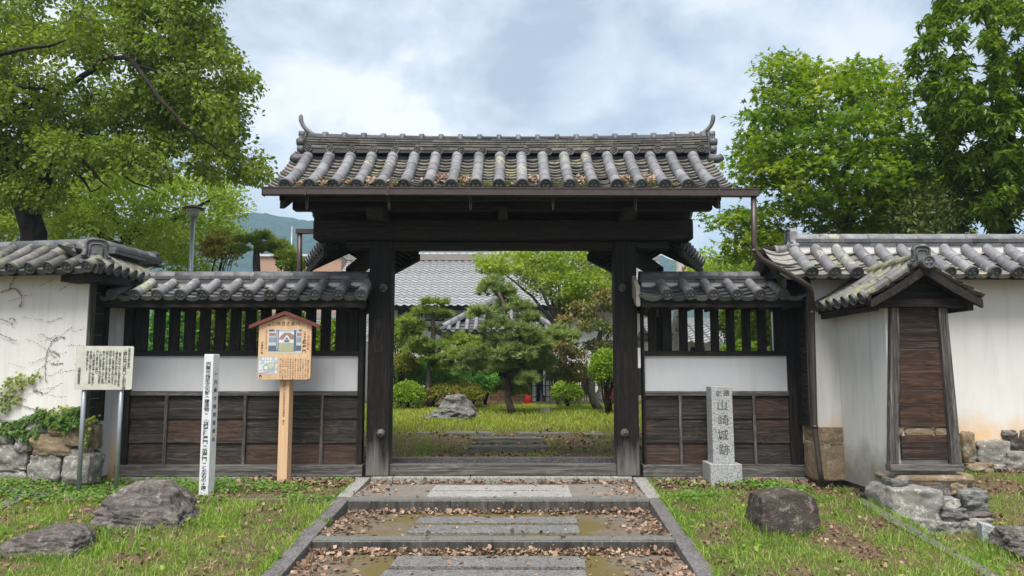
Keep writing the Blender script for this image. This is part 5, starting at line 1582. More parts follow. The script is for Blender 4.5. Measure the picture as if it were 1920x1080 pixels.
for a, b_, mt, dy in ((866, 884, 'plaster_old', 1.2), (998, 1006, 'plaster', 1.1), (1012, 1017, 'wood_post', .9), (1023, 1038, 'plaster', 1.1)):
    mb = MB(); mb.box(X(a, 690, Yq + dy), X(b_, 690, Yq + dy), Yq + dy - .1, Yq + dy + .09, .35, eZ2 - .145); mb.build('pillar', M[mt], pr_)
for a, b_ in ((936, 950), (957, 962), (981, 990)):
    xa_, xb_ = X(a, 660, Yq + 1.28), X(b_, 660, Yq + 1.28)
    mb = MB(); mb.box(xa_, xb_, Yq + 1.26, Yq + 1.298, Z(676, Yq + 1.28), Z(655, Yq + 1.28)); wdw = mb.build('window', M['plaster_cool'], pr_)
    mb = MB(); mb.box(xa_ - .02, xb_ + .02, Yq + 1.24, Yq + 1.259, Z(666.5, Yq + 1.28), Z(665, Yq + 1.28)); mb.build('glazing_bar', M['wood_x'], wdw)
# smaller tiled roof seen through the right lattice, and a tan building in the town
for nm, lab, x0_, x1_, y_, ey, ry, dep in (('garden_house', 'small white garden house seen through the right lattice', 1225, 1375, 19.0, 642, 606, 1.8), ('garden_house', 'white outbuilding with a tiled roof seen through the left lattice behind the cedar board', 440, 690, 21.0, 642, 596, 2.2)):
    xa, xb = X(x0_, 640, y_), X(x1_, 640, y_); g_ = ground(xa, y_)
    th_ = thing(nm, lab, 'building', ((xa + xb) / 2, y_ + dep, g_))
    ez_, rz_ = Z(ey, y_), Z(ry, y_ + dep)
    mb = MB(); wave_roof(mb, (xa, y_, ez_), (1, 0, 0), (0, 1, 0), xb - xa, dep, rz_ - ez_, pitch=.24, course=.2); wave_roof(mb, (xb, y_ + 2 * dep, ez_), (-1, 0, 0), (0, -1, 0), xb - xa, dep, rz_ - ez_, course=.5)
    mb.box(xa, xb, y_ + dep - .12, y_ + dep + .12, rz_ - .05, rz_ + .14); mb.build('tiled_roof', M['tile_far'], th_)
    mb = MB(); mb.box(xa + .3, xb - .3, y_ + .5, y_ + 2 * dep - .5, g_, ez_ + .1); mb.build('wall', M['plaster'], th_)
    mb = MB(); xm = lerp(xa, xb, .52); mb.box(xm, xm + .35, y_ + .47, y_ + .498, g_, ez_ - .1); mb.build('door', M['wood_z'], th_)
tb = thing('town_building', 'tan flat-roofed building in the distance left of the gate', 'building', (P(555, 490, 70).x, 74, .4))
mb = MB(); mb.box(P(480, 490, 70).x, P(640, 490, 70).x, 70, 78, .3, Z(481, 70)); mb.build('wall', m_plain('tan_render', (.42, .27, .19), .9), tb)
mb = MB(); mb.box(P(478, 490, 70).x, P(642, 490, 70).x, 69.8, 78.2, Z(480.9, 70), Z(477, 70)); mb.build('roof', M['plaster_cool'], tb)
# ================================================================ GROUND
NR_ = np.random.default_rng(11)
def gcols(y):
    l, r = XL(min(y, 10.05)), XR(min(y, 10.05))
    inn = np.linspace(l - .06, r + .06, 7)
    left = [-1250, -500, -150, -60, -30, -18] + list(np.arange(-12, l - .3, .16)) + [l - .12]
    return left, list(inn), [r + .12]
ys = [-60, -20, -6] + list(np.arange(0, 20, .16)) + list(np.arange(20, 40, 1.0)) + [45, 60, 90, 150, 260, 420, 700, 1250]
xr_fix = list(np.arange(2.35, 12, .16)) + [18, 30, 60, 150, 500, 1250]
xl_fix = [-1250, -500, -150, -60, -30, -18] + list(np.arange(-12, -2.45, .16))
V = []; nxx = None
for y in ys:
    yy = min(max(y, 2), 10.05); l, r = XL(yy), XR(yy)
    row = xl_fix + [l - .13] + list(np.linspace(l - .05, r + .05, 7)) + [r + .13] + xr_fix
    nxx = len(row)
    for x in row:
        z = ground(x, y)
        if l - .06 < x < r + .06 and y < 10.2: z = -0.9 if y < 7.35 else -0.5
        V.append((x, y, z))
F = [(j * nxx + i, j * nxx + i + 1, (j + 1) * nxx + i + 1, (j + 1) * nxx + i) for j in range(len(ys) - 1) for i in range(nxx - 1)]
t = NT('lawn_soil')
g1 = t.noise(2.2, 6, 0.65)
soil = t.mix(t.ramp(t.noise(42, 5, 0.85), [(.36, 0.), (.64, 1.)]), (0.045, 0.03, 0.02), (0.22, 0.155, 0.105))
grn = t.mix(t.noise(45, 4, 0.7), (0.045, 0.075, 0.015), (0.12, 0.17, 0.035))
M['ground'] = t.done(t.mix(t.ramp(g1, [(.46, 0.0), (.62, .8)]), soil, grn), 0.95, t.bump(t.noise(70, 4, 0.8), 0.7, 0.02), 0.1)
tag(np_mesh('ground', V, F, M['ground'], smooth=True), kind='structure')

# far wooded hill
RP = [(-1400, 455), (-600, 425), (0, 408), (250, 424), (400, 424), (450, 421), (480, 414), (505, 410), (545, 414), (600, 426), (700, 444), (800, 460), (1000, 469), (1200, 482), (1330, 500), (1500, 520), (2000, 560), (3000, 600)]
V = []; HY = 900.0; hx = np.linspace(-1180, 1180, 420); ny = 26
for j in range(ny):
    tt = j / (ny - 1); y = 520 + 640 * tt
    for x in hx:
        px_ = CX + x / (HY * 1.0) * FPX
        hr_ = Z(pl(px_, RP), HY) - 0.5
        prof_ = math.sin(math.pi * min(1, tt / .594) / 2) ** 1.15 if tt < .594 else math.cos(math.pi / 2 * (tt - .594) / .406 * .8)
        n_ = noise.noise((x * .008, y * .008, 2)) * 14 + noise.noise((x * .03, y * .03, 6)) * 5
        tr_ = abs(noise.noise((x * .16, y * .12, 3))) * 5.5
        V.append((x, y, -1.5 + max(0, hr_ * prof_ + n_ * min(1, prof_ * 2) * (1 - .75 * (abs(tt - .594) < .1)) + tr_ * min(1, prof_ * 3))))
F = [(j * len(hx) + i, j * len(hx) + i + 1, (j + 1) * len(hx) + i + 1, (j + 1) * len(hx) + i) for j in range(ny - 1) for i in range(len(hx) - 1)]
t = NT('far_forest')
M['hill'] = t.done(t.ramp(t.voro(.09), [(0., (.008, .02, .014)), (.8, (.025, .05, .03))]), 1.0, t.bump(t.voro(.11), 1.0, 4.0), 0.0)
tag(np_mesh('hill', V, F, M['hill']), kind='structure')

# ================================================================ FOLIAGE TOOLS
def rot_basis(n, N):
    """random tangent frames around the unit normals n (N,3)"""
    a = NR_.normal(size=(N, 3)); t = np.cross(n, a); t /= np.linalg.norm(t, axis=1)[:, None] + 1e-9
    return t, np.cross(n, t)
LEAF = {  # outline vertices (x along the leaf, y across, z fold) and faces
    'oval': ([(0, 0, 0), (.35, .24, .05), (.72, .2, .04), (1, 0, -.08), (.72, -.2, .04), (.35, -.24, .05)], [(0, 1, 2, 3), (0, 3, 4, 5)]),
    'lance': ([(0, 0, 0), (.4, .15, .05), (1, 0, -.22), (.4, -.15, .05)], [(0, 1, 2), (0, 2, 3)]),
    'round': ([(0, 0, 0), (.25, .42, .06), (.8, .40, .03), (1, 0, 0), (.8, -.40, .03), (.25, -.42, .06)], [(0, 1, 2, 3), (0, 3, 4, 5)]),
    'star': ([(0, 0, 0), (.05, .5, -.05), (.3, .16, .02), (.62, .42, -.05), (.55, .12, .02), (1, 0, -.1), (.55, -.12, .02), (.62, -.42, -.05), (.3, -.16, .02), (.05, -.5, -.05)],
             [(0, 1, 2), (2, 3, 4), (4, 5, 6), (6, 7, 8), (8, 9, 0), (0, 2, 4), (0, 4, 6), (0, 6, 8)]),
    'needle': ([(0, .02, 0), (0, -.02, 0), (1, 0, 0)], [(0, 1, 2)]),
    'dry': ([(0, 0, 0), (.2, .42, .12), (.55, .30, .02), (.85, .38, .2), (1, -.05, .1), (.7, -.4, .16), (.3, -.36, -.02)], [(0, 1, 2), (0, 2, 3), (0, 3, 4), (0, 4, 5), (0, 5, 6)]),
}
def leaves(pos, nrm, size, shape, tdir=None, wid=1.0, curl=1.0):
    """arrays for one leaf per row of pos; returns V, F (triangles or quads of one size)"""
    N = len(pos); nrm = nrm / (np.linalg.norm(nrm, axis=1)[:, None] + 1e-9)
    if tdir is None: t, b = rot_basis(nrm, N)
    else:
        t = tdir / (np.linalg.norm(tdir, axis=1)[:, None] + 1e-9)
        b = np.cross(nrm, t); b /= np.linalg.norm(b, axis=1)[:, None] + 1e-9; nrm = np.cross(t, b)
    lv, lf = LEAF[shape]; lv = np.array(lv); K = len(lv)
    sz = np.asarray(size).reshape(-1, 1, 1) * np.ones((N, 1, 1))
    Vv = pos[:, None, :] + sz * (lv[None, :, 0:1] * t[:, None, :] + wid * lv[None, :, 1:2] * b[:, None, :] + curl * lv[None, :, 2:3] * nrm[:, None, :])
    Ff = (np.array(lf)[None] + (np.arange(N) * K)[:, None, None]).reshape(-1, len(lf[0]))
    return Vv.reshape(-1, 3), Ff
def in_poly(p, poly):
    x, y = p[:, 0], p[:, 1]; ins = np.zeros(len(p), bool); n = len(poly)
    for i in range(n):
        x1, y1 = poly[i]; x2, y2 = poly[(i + 1) % n]
        c = ((y1 > y) != (y2 > y)) & (x < (x2 - x1) * (y - y1) / (y2 - y1 + 1e-9) + x1)
        ins ^= c
    return ins
def edge_dist(p, poly):
    d = np.full(len(p), 1e9); n = len(poly)
    for i in range(n):
        a, b = np.array(poly[i], float), np.array(poly[(i + 1) % n], float)
        ab = b - a; tt = np.clip(((p - a) @ ab) / (ab @ ab + 1e-9), 0, 1)
        d = np.minimum(d, np.linalg.norm(p - (a + tt[:, None] * ab), axis=1))
    return d
def clumps_in(poly, Y, depth, n, gap=0.0, gscale=60, seed=0):
    """clump centres filling a rounded volume whose outline is poly (photo pixels) at distance Y"""
    pl_ = np.array(poly, float); lo, hi = pl_.min(0), pl_.max(0); out = []
    while len(out) < n:
        p = lo + (hi - lo) * NR_.random((n * 3, 2))
        p = p[in_poly(p, poly)]
        ed = edge_dist(p, poly)
        for (px, py), e in zip(p, ed):
            if len(out) >= n: break
            if gap and noise.noise((px / gscale, py / gscale, seed * 3.7)) < gap - .55: continue
            th_ = depth * math.sqrt(min(1.0, e / (0.28 * min(hi - lo)) + 0.04))
            out.append(P(px, py, Y + th_ * NR_.uniform(-1, 1)))
    return out
def px_m(Y): return Y / FPX
def leaf_ball(cs, per, rad, flat, size, shape, up=0.6, droop=0.0, wid=1.0, jit=0.35):
    """scatter per leaves in a flattened ball round every clump centre"""
    C = np.array([tuple(c) for c in cs]); N = len(C) * per
    base = np.repeat(C, per, 0)
    R = np.repeat(NR_.uniform(1 - jit, 1 + jit, len(C)) * rad, per)
    d = NR_.normal(size=(N, 3)); d /= np.linalg.norm(d, axis=1)[:, None]
    rr = NR_.random(N) ** 0.45
    off = d * (rr * R)[:, None]; off[:, 2] *= flat
    nrm = NR_.normal(size=(N, 3)) * 0.75 + d * 0.35; nrm[:, 2] += up
    td = d + NR_.normal(size=(N, 3)) * .6; td[:, 2] -= droop
    sz = size * NR_.uniform(.42, 1.35, N)
    return leaves(base + off, nrm, sz, shape, td, wid)
def whorls(cs, per, size, shape, wid=1.0, tilt=.1):
    """shoots: per long leaves radiating and drooping from each tip"""
    C = np.array([tuple(c) for c in cs]); N = len(C) * per
    base = np.repeat(C, per, 0) + NR_.normal(size=(N, 3)) * .035
    a = NR_.uniform(0, 2 * np.pi, N)
    td = np.stack([np.cos(a), np.sin(a), NR_.normal(size=N) * .45 - .4], 1)
    nrm = np.stack([np.cos(a) * .35, np.sin(a) * .35, np.ones(N)], 1) + NR_.normal(size=(N, 3)) * .25
    return leaves(base, nrm, size * NR_.uniform(.55, 1.15, N), shape, td, wid)
class Skel:
    def __init__(s): s.mb = MB(); s.n = []; s.r = []
    def limb(s, pts, n=9):
        """pts: (px, py, Y, radius)"""
        w = [P(a, b, c) for a, b, c, _ in pts]; rr = [q[3] for q in pts]
        s.world(w, rr, n)
    def world(s, w, rr, n=7):
        out, ro = [], []
        for i in range(len(w) - 1):
            L = (w[i + 1] - w[i]).length; k = max(2, int(L / .22))
            for j in range(k):
                t = j / k; p = w[i].lerp(w[i + 1], t)
                q = p + Vector((noise.noise(p * 1.3), noise.noise(p * 1.3 + Vector((9, 1, 3))), noise.noise(p * 1.3 + Vector((3, 5, 1))))) * min(.12, .5 * L) * (1 if 0 < i + t else 0)
                out.append(q); ro.append(lerp(rr[i], rr[i + 1], t) * (1 + .12 * noise.noise(p * 4)))
        out.append(w[-1]); ro.append(rr[-1])
        s.mb.tube(out, ro, n)
        s.n += out; s.r += ro
    def reach(s, cs, rmax=.035, every=1, n=5):
        for c in list(cs)[::every]:
            A = np.array([tuple(p) for p in s.n]); d = np.linalg.norm(A - np.array(tuple(c)), axis=1)
            i = int(d.argmin()); L = d[i]
            if L < .15: continue
            r0 = min(s.r[i] * .6, rmax, .006 + .011 * L); k = max(2, min(7, int(L / .25))); p0 = s.n[i]
            pts, rr = [], []
            for j in range(k + 1):
                t = j / k; p = p0.lerp(c, t)
                if 0 < j < k: p = p + Vector((RG.uniform(-1, 1), RG.uniform(-1, 1), RG.uniform(-.3, 1))) * .07 * L
                pts.append(p); rr.append(lerp(r0, .004, t))
            s.mb.tube(pts, rr, n, cap=False)
            s.n += pts[1:]; s.r += rr[1:]
def bark(name, c0, c1, sc=9):
    t = NT(name); v = t.mapping((sc, sc, sc * .3)); n = t.noise(1, 7, .7, .6, v)
    M[name] = t.done(t.ramp(n, [(.35, c0), (.65, c1)]), .95, t.bump(n, .9, .03), .1); return M[name]
bark('bark_dark', (.012, .010, .009), (.05, .042, .036)); bark('bark_grey', (.05, .045, .038), (.16, .145, .125)); bark('bark_pine', (.035, .028, .023), (.13, .105, .09), 14)
t = NT('mottled_bark'); M['bark_mottled'] = t.done(t.ramp(t.noise(6, 5, .7), [(.46, (.42, .41, .38)), (.54, (.16, .10, .07))], 'CONSTANT'), .9, t.bump(t.noise(9, 5), .8, .03), .1)
def tree(name, label, cat, base, sk, crown_arrays, bark_m, leaf_m, group=None):
    root = thing(name, label, cat, base, group)
    if sk: sk.mb.build('trunk', bark_m, root)
    Vs, Fs, off = [], [], 0
    for v, f in crown_arrays: Vs.append(v); Fs.append(f + off); off += len(v)
    np_mesh('crown', np.concatenate(Vs), np.concatenate(Fs), leaf_m, root)
    return root

G_camphor = m_leaf('camphor_leaf', [(0.045, 0.083, 0.014), (0.096, 0.159, 0.020), (0.159, 0.230, 0.026), (0.230, 0.287, 0.034), (0.306, 0.332, 0.046)], .42, .45)
G_light = m_leaf('light_leaf', [(0.121, 0.189, 0.022), (0.203, 0.297, 0.030), (0.297, 0.392, 0.043), (0.392, 0.459, 0.061)], .42, .45)
G_maple = m_leaf('maple_leaf', [(0.031, 0.075, 0.011), (0.068, 0.149, 0.014), (0.137, 0.236, 0.016), (0.248, 0.323, 0.020), (0.336, 0.323, 0.028)], .42, .5, nscale=.9)
G_big = m_leaf('broad_leaf', [(0.046, 0.089, 0.013), (0.089, 0.156, 0.021), (0.156, 0.244, 0.033), (0.260, 0.343, 0.056)], .38, .35, .35)
G_red = m_leaf('bronze_leaf', [(0.050, 0.092, 0.022), (0.118, 0.151, 0.034), (0.252, 0.185, 0.053), (0.370, 0.193, 0.091)], .25, .5)
G_pine = m_leaf('pine_needle', [(0.090, 0.139, 0.054), (0.169, 0.238, 0.081), (0.277, 0.356, 0.107), (0.437, 0.457, 0.160)], .25, .5)
G_pine2 = m_leaf('pine_needle_bright', [(0.070, 0.126, 0.025), (0.154, 0.231, 0.038), (0.266, 0.350, 0.057), (0.378, 0.434, 0.088)], .25, .5)
G_lime = m_leaf('lime_shrub_leaf', [(0.087, 0.145, 0.016), (0.174, 0.290, 0.023), (0.275, 0.406, 0.033), (0.377, 0.493, 0.052)], .35, .35)
G_fern = m_leaf('feathery_leaf', [(0.071, 0.203, 0.036), (0.122, 0.325, 0.064), (0.203, 0.426, 0.091), (0.325, 0.487, 0.110)], .35, .4)
G_orange = m_leaf('orange_tip_leaf', [(0.078, 0.130, 0.018), (0.169, 0.221, 0.029), (0.312, 0.260, 0.041), (0.390, 0.182, 0.059)], .3, .55, nscale=1.6)
G_mass = m_leaf('hedge_leaf', [(0.053, 0.090, 0.016), (0.120, 0.195, 0.027), (0.210, 0.285, 0.041), (0.330, 0.330, 0.061)], .35, .5, nscale=1.2)

# ---------------- the big camphor on the left
Yc = 15.0
polyA = [(-90, -90), (410, -90), (390, 0), (398, 55), (424, 88), (438, 122), (470, 138), (484, 168), (466, 188), (452, 205), (480, 214), (479, 242), (452, 258), (428, 276), (446, 300), (478, 288), (499, 302), (488, 328), (440, 336), (412, 338), (378, 318), (330, 306), (290, 300), (250, 285), (200, 292), (160, 270), (100, 296), (70, 330), (0, 352), (-90, 360)]
sk = Skel()
b = Vector((X(62, 440, Yc), Yc, ground(X(62, 440, Yc), Yc)))
sk.world([b - UP * .1, P(58, 520, Yc), P(60, 435, Yc), P(52, 395, Yc), P(38, 345, Yc), P(14, 300, Yc), P(-15, 240, Yc), P(-30, 120, Yc)], [.36, .27, .235, .2, .16, .13, .10, .06], 14)
sk.limb([(58, 415, Yc, .17), (75, 360, Yc - .3, .13), (98, 315, Yc - .8, .095), (140, 292, Yc - 1.4, .075), (205, 286, Yc - 1.9, .06), (245, 298, Yc - 2.1, .045), (285, 313, Yc - 2.2, .02)], 10)
for pts_ in ([(240, 297), (232, 320), (262, 345), (300, 362)], [(150, 291), (170, 318), (185, 340), (205, 352)], [(120, 300), (150, 330), (165, 358), (192, 348)], [(205, 287), (222, 262), (246, 250)], [(98, 312), (84, 285), (66, 270), (64, 240)], [(140, 246), (175, 262), (190, 300), (230, 330), (268, 352)]):
    sk.limb([(a_, b_, Yc - 1.9, .035 - .009 * i_) for i_, (a_, b_) in enumerate(pts_)], 6)
sk.limb([(75, 360, Yc - .1, .14), (80, 300, Yc, .11), (98, 255, Yc + .1, .08), (140, 246, Yc + .2, .05), (165, 262, Yc + .2, .03)])
sk.limb([(95, 312, Yc - .4, .09), (160, 300, Yc - .8, .07), (230, 292, Yc - 1.2, .05), (300, 340, Yc - 1.4, .02)])
sk.limb([(-15, 240, Yc, .12), (40, 200, Yc - .5, .09), (120, 170, Yc - .8, .06), (210, 100, Yc - 1.6, .042), (245, 120, Yc - 2.2, .040), (275, 152, Yc - 2.5, .036), (300, 192, Yc - 2.6, .033), (345, 234, Yc - 2.6, .027), (402, 266, Yc - 2.4, .018), (450, 300, Yc - 2.0, .012)])
sk.limb([(245, 120, Yc - 2.2, .03), (320, 148, Yc - 2.2, .024), (370, 175, Yc - 2.0, .018), (430, 200, Yc - 1.6, .012)])
sk.limb([(-60, 110, Yc - 2.2, .05), (0, 108, Yc - 2.4, .038), (88, 90, Yc - 2.5, .026), (122, 76, Yc - 2.5, .012)])
sk.limb([(-60, 130, Yc - 1.4, .05), (0, 142, Yc - 1.6, .04), (60, 166, Yc - 1.7, .03), (110, 178, Yc - 1.7, .015)])
cs = clumps_in(polyA, Yc, 2.4, 600, .45, 34, 1) + clumps_in([(-90, 200), (120, 240), (200, 300), (150, 345), (60, 390), (-90, 400)], Yc + .6, 1.2, 70, .45, 30, 6) + clumps_in([(70, 265), (250, 262), (330, 300), (320, 335), (200, 318), (90, 340)], Yc - 2.0, .7, 34, .5, 24, 8) + clumps_in([(15, 320), (70, 325), (85, 385), (30, 380)], Yc - .8, .3, 12)
cz = clumps_in([(230, -90), (418, -90), (398, 20), (446, 118), (492, 168), (458, 205), (488, 228), (440, 276), (504, 300), (494, 336), (400, 342), (300, 270), (240, 120)], Yc - 1.4, 1.3, 290, .42, 20, 2)
sk.reach(sorted(cs, key=lambda c: (c - P(60, 330, Yc)).length), .045); sk.reach(cz, .03)
tree('camphor_tree', 'huge dark-limbed camphor tree spreading over the left boundary wall', 'tree', b, sk, [leaf_ball(cs, 112, .36, .6, .082, 'oval', .8, .35, 1.3), leaf_ball(cz, 60, .21, .75, .088, 'oval', .6, .9, 1.25)], M['bark_dark'], G_camphor)
# ---------------- paler tree behind it
Yb = 20.5
polyB = [(-80, 445), (-80, 310), (30, 300), (90, 285), (170, 282), (240, 290), (300, 300), (345, 335), (372, 326), (405, 332), (440, 362), (454, 385), (440, 412), (452, 432), (430, 455), (405, 480), (380, 505), (300, 500), (250, 470), (180, 455), (100, 450)]
sk = Skel(); b = Vector((X(225, 440, Yb), Yb, ground(X(225, 440, Yb), Yb)))
sk.world([b, P(228, 560, Yb), P(230, 470, Yb), P(250, 420, Yb)], [.25, .2, .15, .12], 10)
sk.limb([(230, 470, Yb, .12), (170, 430, Yb, .09), (110, 400, Yb, .06), (60, 380, Yb, .03)])
sk.limb([(240, 440, Yb, .12), (290, 430, Yb - .3, .09), (340, 400, Yb - .4, .06), (400, 370, Yb - .4, .03)])
sk.limb([(235, 450, Yb, .1), (210, 400, Yb, .08), (180, 370, Yb - .3, .05)])
cs = clumps_in(polyB, Yb, 2.2, 470, .27, 40, 4)
sk.reach(cs, .03)
tree('broadleaf_tree', 'paler yellow-green tree behind the lamp, between the big camphor and the gate', 'tree', b, sk, [leaf_ball(cs, 80, .46, .5, .115, 'oval', 1.0, .2)], M['bark_dark'], G_light)
# ---------------- trees on the right
Ym_ = 13.6
polyM = [(1438, 112), (1472, 104), (1500, 120), (1560, 132), (1600, 120), (1652, 124), (1690, 148), (1704, 185), (1722, 230), (1735, 300), (1738, 370), (1700, 425), (1640, 440), (1500, 442), (1450, 478), (1395, 494), (1368, 484), (1372, 440), (1322, 406), (1346, 393), (1402, 392), (1388, 372), (1398, 332), (1372, 312), (1398, 300), (1396, 262), (1402, 245), (1394, 228), (1412, 202), (1440, 194), (1446, 152)]
sk = Skel(); b = Vector((X(1588, 440, Ym_), Ym_, ground(X(1588, 440, Ym_), Ym_)))
sk.world([b, P(1584, 540, Ym_), P(1586, 440, Ym_), P(1588, 395, Ym_), P(1574, 340, Ym_), P(1558, 290, Ym_), P(1540, 235, Ym_), P(1530, 180, Ym_)], [.17, .14, .115, .10, .08, .06, .04, .02], 10)
sk.limb([(1585, 425, Ym_, .09), (1550, 395, Ym_ - .2, .07), (1515, 352, Ym_ - .3, .05), (1470, 330, Ym_ - .4, .025)])
sk.limb([(1588, 395, Ym_, .09), (1620, 372, Ym_ - .3, .07), (1655, 338, Ym_ - .4, .05), (1664, 290, Ym_ - .4, .03), (1660, 220, Ym_ - .4, .015)])
sk.limb([(1574, 340, Ym_, .06), (1600, 300, Ym_ + .2, .045), (1640, 260, Ym_ + .2, .02)])
sk.limb([(1558, 290, Ym_, .05), (1590, 230, Ym_ - .2, .035), (1600, 170, Ym_ - .3, .015)])
cs = clumps_in(polyM, Ym_, 1.8, 560, .36, 30, 7)
sk.reach(cs, .02)
tree('maple_tree', 'spreading maple with star-shaped leaves rising behind the gate downpipe', 'tree', b, sk, [leaf_ball(cs, 40, .42, .16, .11, 'star', 2.4, .15, 1.0)], M['bark_grey'], G_maple)
Yr_ = 12.6
polyR = [(2020, -90), (1762, -90), (1756, 18), (1722, 34), (1728, 58), (1698, 72), (1712, 100), (1699, 124), (1716, 150), (1722, 200), (1748, 240), (1762, 290), (1776, 330), (1794, 362), (1784, 420), (1800, 446), (2020, 446)]
sk = Skel(); b = Vector((X(1890, 440, Yr_), Yr_, ground(X(1890, 440, Yr_), Yr_)))
sk.world([b, P(1890, 440, Yr_), P(1885, 300, Yr_), P(1870, 150, Yr_), P(1850, 0, Yr_), P(1850, -80, Yr_)], [.2, .15, .13, .1, .07, .04], 10)
cs = clumps_in(polyR, Yr_, 1.9, 1900, .34, 34, 9)
sk.reach(cs, .02, 3)
tree('broadleaf_tree', 'tall evergreen with long drooping leaves at the right edge, above the long white wall', 'tree', b, sk, [whorls(cs, 19, .15, 'lance', 1.3)], M['bark_dark'], G_big)
Ys_ = 12.2
polyS = [(1690, 400), (1710, 372), (1760, 360), (1800, 378), (1806, 446), (1770, 452), (1700, 450), (1672, 440)]
cs = clumps_in(polyS, Ys_, .6, 60, 0, 30, 3)
b = Vector((X(1740, 440, Ys_), Ys_, ground(5, 12)))
sk = Skel(); sk.world([b, P(1740, 430, Ys_)], [.06, .03]); sk.reach(cs, .015)
tree('shrub', 'bronze-tipped shrub peeping over the right wall between the maple and the evergreen', 'shrub', b, sk, [leaf_ball(cs, 60, .22, .7, .08, 'oval', .6, .1)], M['bark_grey'], m_leaf('bronze_green_leaf', [(.035, .065, .015), (.075, .12, .022), (.13, .16, .03), (.22, .15, .06)], .3, .4))
Yw_ = 22.0
for poly_, lab, lm, pr_n in (([(1300, 470), (1330, 465), (1390, 470), (1480, 462), (1500, 520), (1280, 520)], 'distant leafy tree low behind the right wing roof', G_light, 60), ([(1640, 300), (1720, 260), (1790, 300), (1800, 440), (1640, 440)], 'shaded tree filling the gap between maple and tall evergreen', G_maple, 110)):
    cs = clumps_in(poly_, Yw_ - 5 * (lm is G_maple), 1.0, pr_n, .2, 30, 5); c0 = P(sum(q[0] for q in poly_) / len(poly_), 440, Yw_ - 5 * (lm is G_maple)); b = Vector((c0.x, c0.y, ground(c0.x, c0.y)))
    sk = Skel(); sk.world([b, c0], [.15, .06]); sk.reach(cs, .02)
    tree('broadleaf_tree', lab, 'tree', b, sk, [leaf_ball(cs, 80, .45, .6, .11, 'oval', .6, .2)], M['bark_dark'], lm)

# ---------------- pines: pads of needles
def pine(label, trunk, pads, Y, leaf_m, dens=1.0, needle=.155, name='pine_tree', shape='needle', per=46, group=None, bark_m='bark_pine', base_px=None):
    sk = Skel(); w = [P(a, b_, c) for a, b_, c, _ in trunk]
    b = Vector((w[0].x, w[0].y, ground(w[0].x, w[0].y)))
    sk.world([b] + w[1:], [q[3] for q in trunk], 9)
    cs = []
    for cx_, cy_, rx_, ry_ in pads:
        n = int(dens * (7 + rx_ * ry_ * .085))
        c = P(cx_, cy_, Y + RG.uniform(-.45, .45)); k = px_m(Y)
        for _ in range(n):
            a = RG.uniform(0, 2 * math.pi); rr = math.sqrt(RG.random())
            q = Vector((c.x + math.cos(a) * rr * rx_ * k, c.y + math.sin(a) * rr * rx_ * k * .85, 0))
            q.z = c.z + ry_ * k * (.75 * (1 - rr * rr) - .25 + RG.uniform(-.6, .6))
            cs.append(q)
        sk.reach([c], .03)
    sk.reach(cs, .012, 2)
    C = np.array([tuple(c) for c in cs]); N = len(C) * per
    if shape == 'needle':
        base = np.repeat(C, per, 0) + NR_.normal(size=(N, 3)) * .012
        td = NR_.normal(size=(N, 3)); td[:, 2] = np.abs(td[:, 2]) * .9 + .15
        arr = leaves(base, NR_.normal(size=(N, 3)), needle * NR_.uniform(.6, 1.1, N), 'needle', td, 3.4)
    else:
        arr = leaf_ball(cs, per, .13, .6, needle, shape, 1.0, 0)
    return tree(name, label, name.replace('_', ' ').replace('pine tree', 'pine'), b, sk, [arr], M[bark_m], leaf_m, group)
Yp_ = 16.0
pine('dark garden pine with a crooked trunk standing on the lawn in the gate opening', [(960, 776, Yp_, .085), (955, 745, Yp_, .07), (958, 705, Yp_, .065), (974, 665, Yp_, .06), (968, 625, Yp_, .05), (942, 585, Yp_, .05), (935, 548, Yp_, .03)],
     [(925, 540, 34, 18), (948, 552, 20, 14), (898, 590, 26, 12), (960, 578, 42, 22), (990, 598, 24, 14), (932, 610, 32, 14), (985, 622, 28, 16), (942, 640, 36, 16), (1000, 645, 38, 18), (1048, 634, 38, 20), (960, 664, 40, 18), (1010, 674, 32, 14), (902, 668, 40, 13), (890, 694, 40, 13), (945, 690, 28, 12), (1012, 690, 22, 12), (988, 712, 24, 12), (950, 728, 26, 10), (978, 735, 18, 8)], Yp_, G_pine, 1.0)
pine('cloud-pruned pine with flat yellowish pads beside the left gate post', [(806, 735, 18, .07), (805, 690, 18, .06), (812, 640, 18, .065), (810, 600, 18, .05), (818, 572, 18, .03)],
     [(818, 567, 27, 7), (800, 587, 38, 9), (772, 603, 24, 8), (832, 592, 16, 8), (785, 617, 36, 8), (862, 640, 38, 16), (822, 655, 32, 12), (790, 645, 24, 10), (880, 664, 36, 12), (768, 628, 22, 7), (850, 672, 30, 12), (900, 655, 20, 10), (838, 692, 34, 11), (776, 660, 26, 9), (806, 676, 22, 8)], 18, G_pine2, 1.0)
pine('cloud-pruned bronze-leaved tree with twisting pale limbs beside the right gate post', [(1125, 748, 17, .10), (1108, 712, 17, .09), (1112, 665, 17, .075), (1122, 620, 17, .055), (1130, 570, 17, .035)],
     [(1136, 554, 22, 8), (1130, 575, 26, 8), (1092, 576, 26, 9), (1058, 600, 14, 7), (1106, 596, 20, 7), (1112, 612, 30, 10), (1146, 620, 14, 8), (1048, 652, 28, 12), (1076, 664, 26, 8), (1116, 648, 22, 8), (1075, 690, 28, 10), (1052, 706, 26, 10), (1092, 708, 28, 11), (1140, 650, 14, 9), (1040, 680, 14, 8)], 17, G_red, 1.25, .065, 'topiary_tree', 'oval', 22, None, 'bark_grey')
